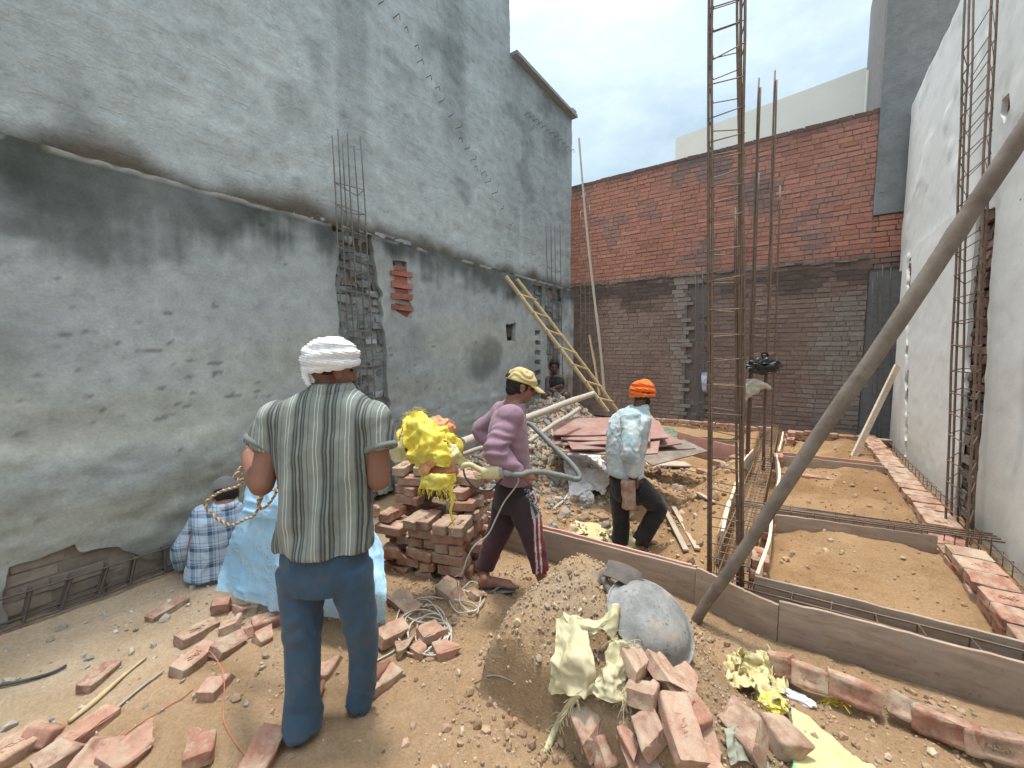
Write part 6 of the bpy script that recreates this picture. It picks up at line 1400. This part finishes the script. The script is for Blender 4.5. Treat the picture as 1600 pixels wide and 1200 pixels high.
b, S_ = crinkle([[Y(655, 735, 2.46), Y(668, 742, 2.42), Y(690, 740, 2.38), Y(712, 742, 2.40)], [Y(656, 752, 2.45), Y(668, 753, 2.40), Y(690, 748, 2.36), Y(710, 756, 2.40)], [Y(658, 764, 2.45), Y(668, 762, 2.41), Y(692, 762, 2.37), Y(706, 770, 2.40)]], 24, 44, .012, 14, 8, .003, .01); fringe(b, S_[-1], 70, .05, 2, 1.0); 
b.tube([Y(704, 768, 2.40), Y(707, 785, 2.39), Y(704, 800, 2.39), Y(709, 820, 2.39)], [.012, .009, .008, .004], 6, sm=4); fringe(b, [Y(706, 800, 2.39), Y(708, 815, 2.39)], 14, .05, 4, 1.0); b.build('torn_mouth', M['yellow'], t, 75)
t = root('orange_bag', Y(685, 662, 2.68), 'faded orange plastic bag behind the yellow sack, top of the stack', 'bag'); b = MB(); lump(b, Y(686, 674, 2.72), (.10, .08, .07), 9, amp=.2, freq=2.6); rag(b, Y(686, 672, 2.70), (.12, .09, .085), 6, 81, .012, 8); b.build('bag_body', M['orangebag'], t, 75, fix=True)
# tarpaulin over the bricks
hm = lambda x, y: gz(x, y, .07)
rows = [[Y(392, 738, 2.62), Y(440, 730, 2.66), Y(500, 758, 2.68), Y(562, 800, 2.66), Y(592, 846, 2.60)],
        [Y(384, 782, 2.60), Y(430, 790, 2.50), Y(500, 800, 2.46), Y(565, 838, 2.46), Y(597, 866, 2.50)],
        [Y(368, 832, 2.60), Y(420, 842, 2.44), Y(490, 850, 2.34), Y(565, 880, 2.32), Y(600, 895, 2.38)],
        [Y(348, 880, 2.64), Y(400, 893, 2.48), Y(480, 905, 2.28), Y(560, 925, 2.18), Y(602, 930, 2.26)],
        [hm(338, 922), hm(388, 938), hm(445, 956), hm(528, 962), hm(602, 974)]]
def tc_(u, v):
    c = np.ones(u.shape + (3,)); e = ss(.93, .95, u); c = c * (1 + e[..., None] * np.array([.25, .12, .02])); q = ss(.86, .88, v) * (np.sin(u * 260) * np.sin(v * 300) > 0); return c * (1 + .55 * q[..., None])
b, S_ = crinkle(rows, 110, 120, .013, 4.2, 12, .004, .004, colf=tc_); tp = b.solo('blue_tarpaulin', M['tarp'], 'sky blue woven tarpaulin draped over a heap of bricks', 'tarpaulin', smooth=75, fix=False)
b, S_ = crinkle([[Y(398, 742, 2.58), Y(432, 730, 2.5)], [Y(386, 780, 2.52), Y(436, 785, 2.42)], [Y(382, 806, 2.5), Y(440, 812, 2.38)]], 24, 24, .014, 8, 15, .004); b.solo('tarpaulin_fold', M['tarp'], 'loose upper corner of the blue tarpaulin under the man\'s left arm', 'tarpaulin', smooth=75)
b, S_ = crinkle([[Y(372, 815, 2.66), Y(400, 806, 2.62)], [Y(368, 828, 2.64), Y(392, 824, 2.60)], [Y(366, 842, 2.66), Y(384, 842, 2.62)]], 14, 14, .01, 9, 17, .004); b.solo('pink_bag', woven('pink_plastic', (.62, .33, .28), (.72, .44, .38), dirt=(.6, .55, .5)), 'faded pink bag between the checked shirt and the tarpaulin', 'bag', smooth=75)
# cream sack on the mound
def mh(x, y, l=0.0): return hit(x, y, .0) + UP * l - FH * l * .6
t = root('cream_sack', mh(915, 1030), 'dusty cream woven sack lying torn open on the sandy mound', 'sack')
b, S_ = crinkle([[mh(868, 972, .03), mh(892, 975, .06), mh(914, 985, .05)], [mh(866, 1010, .05), mh(890, 1015, .09), mh(916, 1020, .09)], [mh(864, 1050, .05), mh(892, 1055, .10), mh(925, 1058, .08)], [mh(861, 1084, .02), mh(895, 1094, .05), mh(934, 1092, .03)]], 44, 36, .016, 9, 21, .004, .006); b.build('front_panel', M['cream'], t, 75)
b, S_ = crinkle([[mh(880, 968, .05), mh(920, 985, .09), mh(955, 964, .09), mh(958, 962, .03)], [mh(882, 985, .07), mh(922, 1000, .11), mh(950, 985, .11), mh(960, 985, .05)], [mh(890, 992, .05), mh(922, 1008, .09), mh(938, 1000, .10), mh(952, 1010, .05)]], 26, 44, .014, 10, 22, .004, .008); b.build('folded_mouth', M['cream'], t, 75)
b, S_ = crinkle([[mh(950, 1000, .05), mh(968, 1015, .06), mh(980, 1035, .03)], [mh(945, 1040, .07), mh(962, 1050, .07), mh(982, 1058, .02)], [mh(930, 1070, .06), mh(950, 1075, .06), mh(975, 1080, .01)], [mh(920, 1085, .04), mh(945, 1100, .04), mh(972, 1098, .01)]], 40, 34, .020, 12, 23, .004, .012); fringe(b, S_[:, -1], 150, .06, 5, .3, .0012); fringe(b, S_[0], 60, .06, 6, -.2, .0012); b.build('torn_side', M['cream'], t, 75)
b = MB(); q = [mh(955, 1062, .07), mh(925, 1082, .06), mh(898, 1098, .05), mh(880, 1120, .02), mh(868, 1140, .0), mh(856, 1168, .02), mh(850, 1178, .02)]; b.tube(q, [.006, .012, .014, .016, .014, .012, .004], 8, flat=.4, sm=4); fringe(b, catmull(q[2:], 4), 130, .05, 7, .8, .0012); b.build('torn_strip', M['cream'], t, 75)
# torn yellow scraps, white piece, yellow sheet at the lower right
t = root('torn_yellow_sack', hit(1185, 1065), 'heap of torn yellow sacking between the mound and the front board', 'sack')
b = MB(); r_ = random.Random(9)
for k, (x, y, s_) in enumerate([(1140, 1036, .07), (1165, 1050, .07), (1182, 1046, .085), (1200, 1060, .075), (1160, 1075, .06), (1188, 1085, .07), (1206, 1100, .06), (1215, 1080, .05), (1150, 1060, .05), (1178, 1062, .06)]):
    c = hit(x, y) + UP * .02; a = r_.uniform(0, 3); e1 = np.array([math.cos(a), math.sin(a), r_.uniform(-.5, .9)]); e2 = np.cross(nrm(e1), nrm([r_.uniform(-1, 1), r_.uniform(-1, 1), .8]))
    mb, S_ = crinkle([[c + e1 * s_ * i + e2 * s_ * j + UP * .03 * (i == 0) for j in (-1, 0, 1)] for i in (-1, 0, 1)], 18, 18, .022, 14, 30 + k, .003, .012); S2 = mb.V(); g_ = np.array([top_z(q[0], q[1]) for q in S2[::7]]).min(); S2[:, 2] = np.maximum(S2[:, 2], g_ + .004); b.add(S2, mb.f); fringe(b, S_[0], 16, .05, k, .2, .001)
b.build('sacking', M['paleyellow'], t, 75); b = MB(); lump(b, hit(1207, 1104) + UP * .02, (.055, .05, .03), 31, amp=.4); b.build('bright_scrap', M['yellow'], t, 75, fix=True)
b = MB(); c = hit(1290, 1082) - FH * .06; fringe(b, [c, c + VR * .03, c - VR * .02], 60, .09, 11, -.3, .0016); b.solo('yellow_fibres', M['yellow'], 'tuft of yellow sack fibres in front of the brick with the deep frog', 'fibres')
b = MB(); lump(b, hit(1248, 1094) + UP * .012, (.062, .030, .014), 33, e1=nrm(VR - FH * .9), e2=nrm(VR * .9 + FH), amp=.28); b.solo('white_foam', mat('white_foam', (.78, .78, .77), (.86, .86, .85), 8, .8), 'torn piece of white foam lying beside the yellow sacking', 'foam', smooth=60, fix=True)
gsh = lambda x, y, l=.012: hit(x, y) + UP * l
b, S_ = crinkle([[gsh(1236, 1112), gsh(1262, 1126)], [gsh(1236, 1150), gsh(1300, 1158)], [gsh(1238, 1198), gsh(1352, 1196)], [gsh(1238, 1260), gsh(1420, 1262)]], 50, 44, .010, 7, 35, .004, .004, colf=lambda u, v: np.where((v < .035)[..., None], np.array([.35, 1.05, .9]), np.ones(3))); b.solo('yellow_sheet', M['paleyellow'], 'flat pale yellow sack with a green edge at the bottom of the picture', 'sack', smooth=75)
b, S_ = crinkle([[gsh(1132, 1150, .03), gsh(1160, 1150, .04), gsh(1180, 1166, .03)], [gsh(1135, 1175, .02), gsh(1160, 1172, .05), gsh(1190, 1186, .02)], [gsh(1142, 1200, .01), gsh(1165, 1200, .03), gsh(1200, 1206, .01)]], 26, 28, .016, 10, 36, .004); b.solo('grey_rag', woven('grey_green_rag', (.30, .31, .24), (.38, .38, .30), dirt=(.4, .34, .26)), 'grey green rag tucked under the reddish square brick bat', 'rag', smooth=75)
# white sack and flat printed sack in the yard
wb = lambda x, y, l=.0: hit(x, y) + UP * l - FH * l * .5
t = root('white_sack', wb(915, 760), 'crumpled white woven sack lying where the rubble meets the orange sand', 'sack')
b, S_ = crinkle([[wb(885, 712, .03), wb(915, 705, .04), wb(930, 712, .03), wb(942, 728, .02)], [wb(880, 735, .05), wb(910, 735, .12), wb(930, 740, .10), wb(948, 745, .04)], [wb(888, 762, .05), wb(908, 758, .14), wb(928, 758, .12), wb(948, 765, .04)], [wb(890, 778, .02), wb(908, 780, .07), wb(925, 776, .07), wb(942, 778, .02)]], 60, 60, .034, 8, 41, .004, .01); fringe(b, S_[-1][:20], 40, .09, 12, 1.0, .0025); rag(b, wb(917, 750, .06), (.17, .16, .12), 10, 91, .022, 7); b.build('sack_body', M['whitesack'], t, 75)
b = MB(); lump(b, wb(917, 783, .04), (.075, .06, .075), 43, amp=.4, freq=6); b.build('knotted_corner', M['whitesack'], t, 75, fix=True)
b = MB(); b.tube([wb(890, 772, .03), wb(880, 785, .02), wb(864, 797, .015)], [.014, .02, .012], 8, flat=.4, sm=4); b.build('torn_strip', M['whitesack'], t, 75)
fy = lambda x, y: hit(x, y) + UP * .014
t = root('printed_sack', fy(935, 835), 'flat pale yellow sack with worn black print, just behind the front boards', 'sack')
b, S_ = crinkle([[fy(894, 815), fy(940, 822), fy(984, 829), fy(1000, 840)], [fy(890, 826), fy(936, 836), fy(985, 846), fy(1003, 852)], [fy(884, 840), fy(930, 855), fy(985, 870), fy(1005, 872)]], 30, 60, .010, 8, 44, .004, .003); b.build('sack_sheet', M['paleyellow'], t, 75)
ink2 = mat('worn_black_print', (.04, .04, .035), (.12, .11, .08), 60, .9); b = MB(); r_ = random.Random(4)
for cx in (908, 945):
    for k in range(9):
        p = fy(cx + r_.uniform(-6, 10), 834 + (cx - 908) * .18 + r_.uniform(-7, 9)) + UP * .014; a = r_.choice([0, 1.57, .7]) + .9; b.box(p, (r_.uniform(.03, .075), .011, .006), (0, 0, a))
b.build('print', ink2, t)
b, S_ = crinkle([[hit(1024, 674) + UP * .10, hit(1042, 678) + UP * .13, hit(1062, 684) + UP * .10], [hit(1030, 690) + UP * .06, hit(1050, 688) + UP * .13, hit(1076, 692) + UP * .05], [hit(1048, 702) + UP * .02, hit(1064, 700) + UP * .05, hit(1086, 698) + UP * .02]], 30, 34, .035, 6, 46, .004, .006); b.solo('green_sacking', M['green'], 'pale green sacking crumpled at the right end of the red sheets', 'sack', smooth=75)
b, S_ = crinkle([[hit(738, 762) + UP * .09, hit(746, 768) + UP * .06], [hit(734, 775) + UP * .05, hit(742, 782) + UP * .03]], 10, 10, .006, 14, 47, .003, colf=lambda u, v: np.where(((np.abs(u - .5) < .25) & (np.abs(v - .5) < .3))[..., None], np.array([.12, .5, .2]), np.array([1.3, 1.25, 1.5]))); b.solo('packet', M['green'], 'small white packet with a green patch on the rubble beside the brick stack', 'packet', smooth=75)

# ================================================================ pan, hoe, motor, cable, rope and threads
t = root('mortar_pan', hit(1015, 975), 'cement crusted metal pan turned upside down on the sandy mound', 'pan')
ax = nrm(VR * .30 - FH * .42 + UP * .88); e1 = nrm(np.cross(ax, FH)); e2 = np.cross(ax, e1); pc_ = gd(1016, 968, 1.86); b = MB(); vs = []; nr = 40
prof = [(r_ * .88, h_ * .74) for r_, h_ in [(.232, -.004), (.236, .004), (.226, .008), (.212, .012), (.196, .045), (.170, .082), (.135, .112), (.095, .130), (.05, .138), (.004, .140)]]
for i, (r_, h) in enumerate(prof):
    for k in range(nr):
        q = 2 * math.pi * k / nr; rr = r_ * (1 + .018 * math.sin(3 * q + 1) + .012 * vn(np.array([math.cos(q) * 3, math.sin(q) * 3, h * 9.]))); p = pc_ + e1 * rr * math.cos(q) + e2 * rr * math.sin(q) + ax * (h + .006 * vn(np.array([rr * 30 * math.cos(q), rr * 30 * math.sin(q), 1.])) + (.008 * math.sin(2 * q + .6) if i < 4 else 0)); vs.append(p)
fs = [(i * nr + k, i * nr + (k + 1) % nr, (i + 1) * nr + (k + 1) % nr, (i + 1) * nr + k) for i in range(len(prof) - 1) for k in range(nr)]; b.add(vs, fs); b.add([pc_ + ax * .103 + (e1 * math.cos(q) + e2 * math.sin(q)) * .006 for q in np.linspace(0, 6, 6)], [(0, 1, 2, 3, 4, 5)])
g = G('cement_crusted_metal'); v = g.coord('Object'); col = g.mix(g.ramp(g.noise(v, 9, 8, .7), [(.38, 0.0), (.66, 1.0)]), (.19, .192, .188), (.33, .33, .315)); col = g.mix(g.ramp(g.noise(v, 20, 7, .75), [(.56, 0.0), (.66, .9)]), col, (.10, .11, .12)); col = g.mix(g.ramp(g.noise(v, 6, 6, .7), [(.53, 0.0), (.66, .85)]), col, (.40, .33, .27))
mp_ = g.done(col, .75, g.noise(v, 45, 8, .75), .6, .006); b.build('bowl', mp_, t, 50, fix=True)
b = MB(); b.tube([pc_ + e1 * .206 * math.cos(q) * (1 + .018 * math.sin(3 * q + 1)) + e2 * .206 * math.sin(q) * (1 + .018 * math.sin(3 * q + 1)) + ax * .008 * math.sin(2 * q + .6) for q in np.linspace(0, 6.2832, 49)], .0055, 6, closed=True); b.build('rolled_rim', mp_, t, 180)
t = root('hoe', hit(955, 925), 'digging hoe with a dark rusty blade lying behind the upturned pan', 'hoe'); c = gd(968, 898, 2.02)
n_ = 10; Q = np.zeros((n_, 8, 3)); bd = nrm(VR * .9 - FH * .5 - UP * .1); bw = nrm(FH * .9 + VR * .4 + UP * .1)
for i in range(n_):
    for j in range(8): u, v_ = i / (n_ - 1), j / 7 - .5; Q[i, j] = c - bd * .07 + bd * u * .17 + bw * v_ * (.13 + .03 * u) + UP * (.02 - .05 * (u - .35) ** 2)
b = MB(); b.sheet(Q, .004); b.build('blade', mat('dark_blade_steel', (.07, .065, .06), (.15, .125, .11), 12, .6, 60, .3, metal=.3), t, 40)
b = MB(); b.tube([c - bd * .05, c - bd * .08 - UP * .03, c - bd * .09 - UP * .07], [.026, .026, .022], 12); b.build('socket', mat('grey_socket', (.24, .22, .20), (.32, .29, .26), 12, .7), t, 60)
b = MB(); b.tube([c - bd * .085 - UP * .04, hit(955, 932) + UP * .012, hit(985, 990) - UP * .02], [.017, .018, .018], 10, sm=3); b.build('handle', M['timber'], t, 60)
# vibrator motor with its hose
Pm = lambda x, y, D=2.44: gd(x, y, D)
t = root('concrete_vibrator', Pm(770, 738), 'beige hand-held motor with a bent grey hose carried by the man in the cap', 'tool')
mb_ = mat('sand_beige_plastic', (.50, .44, .24), (.58, .52, .30), 8, .5, 60, .15); mk_ = mat('dark_motor_plastic', (.04, .04, .045), (.08, .08, .08), 10, .5); ml_ = mat('grey_cast_metal', (.26, .26, .27), (.36, .36, .37), 14, .45, 60, .2, metal=.5); axm = nrm(Pm(783, 738) - Pm(752, 743))
b = MB(); b.loft([(Pm(752, 740), .024, .026), (Pm(755, 739), .034, .034), (Pm(768, 738), .040, .036), (Pm(779, 737), .042, .038), (Pm(781, 737), .040, .036)], nrm(np.cross(axm, FH)), FH, 20, 3, power=3.2); b.build('motor_body', mb_, t, 50)
b = MB(); b.tube([Pm(755, 736), Pm(744, 731), Pm(735, 726), Pm(726, 727), Pm(722, 732)], [.021, .017, .016, .017, .012], 10, sm=4, dome=True); b.tube([Pm(752, 745), Pm(748, 746), Pm(744, 744)], [.014, .011, .012], 8, dome=True); b.build('grip', mb_, t, 60)
b = MB(); b.loft([(Pm(780, 737), .0425, .0385), (Pm(785, 737), .040, .037), (Pm(787, 738), .03, .03)], nrm(np.cross(axm, FH)), FH, 20, 1, power=2.6)
for k in range(7): b.box(Pm(780.6, 731 + k * 2.1) - FH * .036, (.006, .006, .003), (0, 0, YAW * D2), (.1, .1, .1))
b.tube([Pm(786, 738), Pm(796, 740), Pm(800, 741)], [.026, .020, .014], 12); b.build('vent_collar', ml_, t, 60)
wn = MC['wN']; hs = [Pm(799, 741, 2.44), Pm(812, 742, 2.45), gd(828, 738, 2.53), gd(850, 738, 2.56), gd(880, 744, 2.56), gd(898, 749, 2.60), gd(905, 747, 2.62), gd(903, 738, 2.64), gd(890, 722, 2.68), gd(865, 698, 2.76), gd(843, 676, 2.86), gd(826, 662, 2.98), gd(806, 664, 3.02)]
b = MB(); b.tube(hs, .0175, 12, sm=5); b.build('hose', mat('grey_rubber_hose', (.15, .16, .155), (.22, .23, .22), 12, .65), t, 180)
b = MB(); b.tube([Pm(724, 733), Pm(727, 745), Pm(736, 757), Pm(750, 766), Pm(765, 767), Pm(776, 758, 2.5), Pm(788, 744, 2.48)], .0055, 8, sm=4); b.build('lead', mk_, t, 180)
cw = mat('dirty_white_cable', (.46, .42, .36), (.58, .54, .47), 16, .6)
t = root('power_cable', hit(680, 975), 'dirty white power cable coiled over bricks and running up the man\'s trousers', 'cable')
r_ = random.Random(12); pts = []
for k, (cx, cy, rx, ry, a0, a1) in enumerate([(668, 985, 34, 34, 2.6, 7.8), (660, 990, 44, 30, 1.0, 7.0), (672, 1000, 34, 32, .5, 6.9), (655, 985, 38, 42, .8, 7.2), (675, 995, 26, 30, 1.2, 7.4), (690, 960, 58, 22, 1.4, 6.6), (728, 945, 24, 18, 0.4, 6.8), (738, 937, 20, 22, .2, 6.2)]):
    n = 13
    for i in range(n):
        q = lerp(a0, a1, i / (n - 1)); px, py = cx + rx * math.cos(q) + r_.uniform(-2, 2), cy + ry * math.sin(q) + r_.uniform(-2, 2); pts.append(hit(px, py) + UP * (.008 + .022 * abs(math.sin(q * 1.5 + k))))
pts += [hit(720, 925) + UP * .02, hit(708, 915) + UP * .05, gd(722, 895, 2.58), gd(730, 872, 2.56), gd(742, 852, 2.53), gd(762, 836, 2.50), gd(775, 810, 2.50), gd(788, 784, 2.50), gd(806, 760, 2.50), gd(810, 748, 2.49), gd(800, 742, 2.44)]
b = MB(); b.tube(np.array(pts), .0046, 6, sm=4); b.build('cable', cw, t, 180)
pts = [hit(660, 990) + UP * .01, hit(630, 1012) + UP * .012, hit(598, 1030) + UP * .01, hit(560, 1050) + UP * .01]; b = MB(); b.tube(pts, .0046, 6, sm=5); b.build('cable_tail', cw, t, 180)
# twisted rope in the striped man's hands
mr = mat('two_tone_jute_rope', (.40, .31, .20), (.58, .49, .36), 60, .95, 200, .6, .003)
Rp = lambda x, y, D: gd(x, y, D)
pth = catmull([handL + VR * .0, Rp(380, 724, 1.99), Rp(370, 740, 1.96), Rp(367, 744, 1.95), Rp(376, 752, 1.97), Rp(383, 728, 2.0), Rp(386, 738, 2.03), Rp(374, 758, 2.1), Rp(345, 768, 2.12), Rp(324, 782, 2.12), Rp(321, 790, 2.12), Rp(327, 800, 2.12), Rp(342, 812, 2.12), Rp(362, 820, 2.1), Rp(382, 812, 2.08), Rp(398, 804, 2.05), Rp(408, 780, 2.03), Rp(420, 756, 2.0), Rp(432, 738, 2.0), Rp(440, 745, 2.0), Rp(428, 776, 2.02), Rp(410, 795, 2.03), Rp(404, 780, 2.0), Rp(425, 765, 1.98), Rp(460, 770, 1.95), handR], 14)
b = MB(); T_ = np.gradient(pth, axis=0); T_ /= np.linalg.norm(T_, axis=1, keepdims=True); sl_ = np.r_[0, np.cumsum(np.linalg.norm(np.diff(pth, axis=0), axis=1))]; e = np.cross(T_, UP); e /= (np.linalg.norm(e, axis=1, keepdims=True) + 1e-9); f2 = np.cross(T_, e)
for ph, cc in ((0, (1.25, 1.2, 1.1)), (math.pi, (.62, .45, .38))): b.tube(pth + (e * np.cos(sl_ * 190 + ph)[:, None] + f2 * np.sin(sl_ * 190 + ph)[:, None]) * .0042, .0046, 5, cc)
g = G('two_strand_rope'); col = g.mix(1.0, g.attr(), (.48, .40, .30), 'MULTIPLY'); b.solo('twisted_rope', g.done(col, .95, g.noise(g.coord(), 220, 4, .6), .5, .002), 'two-tone twisted rope looping from the striped man\'s hands down past the tarpaulin', 'rope', smooth=180, base=pth[0])
mo = mat('orange_mason_thread', (.55, .16, .08), (.64, .24, .14), 30, .8)
for lb, pp in (('orange mason\'s thread running over the lone stamped brick to the bottom edge', [(322, 1045), (330, 1040), (345, 1062), (352, 1085), (349, 1110), (352, 1135), (370, 1165), (386, 1185), (388, 1210)]), ('thin orange thread lying across the bare sand left of the lone brick', [(302, 1078), (285, 1092), (262, 1105), (235, 1122), (205, 1142), (185, 1158)])):
    b = MB(); b.tube([hit(x, y) + UP * (.006 if (y > 1085 or x < 315) else .075) for x, y in pp], .0021, 5, sm=5); b.solo('mason_thread', mo, lb, 'thread', smooth=180)
for lb, pp, r_, m_ in (('long pale bamboo sliver on the ground near the lower left heap', [(229, 1030), (190, 1062), (150, 1098), (108, 1132)], [.006, .008, .013, .009], M['bamboo']), ('thin dry twig lying parallel to the pale sliver', [(255, 1052), (220, 1078), (180, 1112), (160, 1128)], [.005, .006, .006], M['pole']), ('black bent cable on the ground at the left edge', [(-30, 1082), (10, 1073), (50, 1064), (82, 1054), (104, 1043)], [.006, .007, .006], mk_), ('curved root poking from the cut face of the mound', [(742, 1072), (765, 1060), (785, 1062), (803, 1070)], [.004, .006, .004], M['timber'])):
    b = MB(); b.tube([hit(x, y) + UP * .012 for x, y in pp], r_[0] if len(r_) < 2 else np.interp(np.linspace(0, 1, len(pp)), np.linspace(0, 1, len(r_)), r_), 7, sm=4); b.solo('twig' if 'twig' in lb else 'root' if 'root' in lb else 'cable' if 'cable' in lb else 'bamboo_sliver', m_, lb, 'cable' if 'cable' in lb else 'stick', smooth=180)
# things hung on the second cage
c = gy(1193, 572, 6.2); t = root('black_bag', c - UP * .1, 'shiny black bag hung on the rusty column cage half way back', 'bag'); b = MB(); lump(b, c, (.20, .11, .10), 52, amp=.35, freq=5); b.build('bag_body', mat('shiny_black_plastic', (.015, .015, .017), (.03, .03, .033), 10, .3, 40, .3, spec=.6), t, 75, fix=True)
b = MB(); b.tube([c + UP * .08, c + UP * .17 - VR * .03, c + UP * .15 + VR * .05, c + UP * .07 + VR * .02], .010, 8, sm=4); b.build('strap', M['hair'], t, 180)
q6 = lambda x, y, d=0: gy(x, y, 6.12 + d)
b, S_ = crinkle([[q6(1163, 594), q6(1180, 592, -.03), q6(1195, 598, -.02), q6(1201, 600)], [q6(1160, 608, -.03), q6(1170, 604, -.05), q6(1190, 602, -.05), q6(1202, 608, -.02)], [q6(1157, 622, -.02), q6(1163, 624, -.04), q6(1168, 625, -.03), q6(1170, 612, .03)]], 30, 36, .016, 8, 53, .006); b.solo('beige_cloth', cloth('beige_cloth', (.46, .42, .34), (.56, .52, .44), 6), 'beige cloth draped over a stirrup of the column cage below the black bag', 'cloth', smooth=75)
q9 = lambda x, y, d=0: gy(x, y, 9.16 + d)
b, S_ = crinkle([[q9(1096, 583), q9(1105, 582)], [q9(1096, 597, -.04), q9(1104, 598, -.02)], [q9(1098, 610), q9(1104, 612)]], 18, 12, .02, 9, 54, .005); b.solo('lilac_cloth', cloth('lilac_cloth', (.42, .44, .60), (.60, .62, .74), 9), 'small lilac and white cloth hung on the cage in the brick wall\'s left recess', 'cloth', smooth=75)
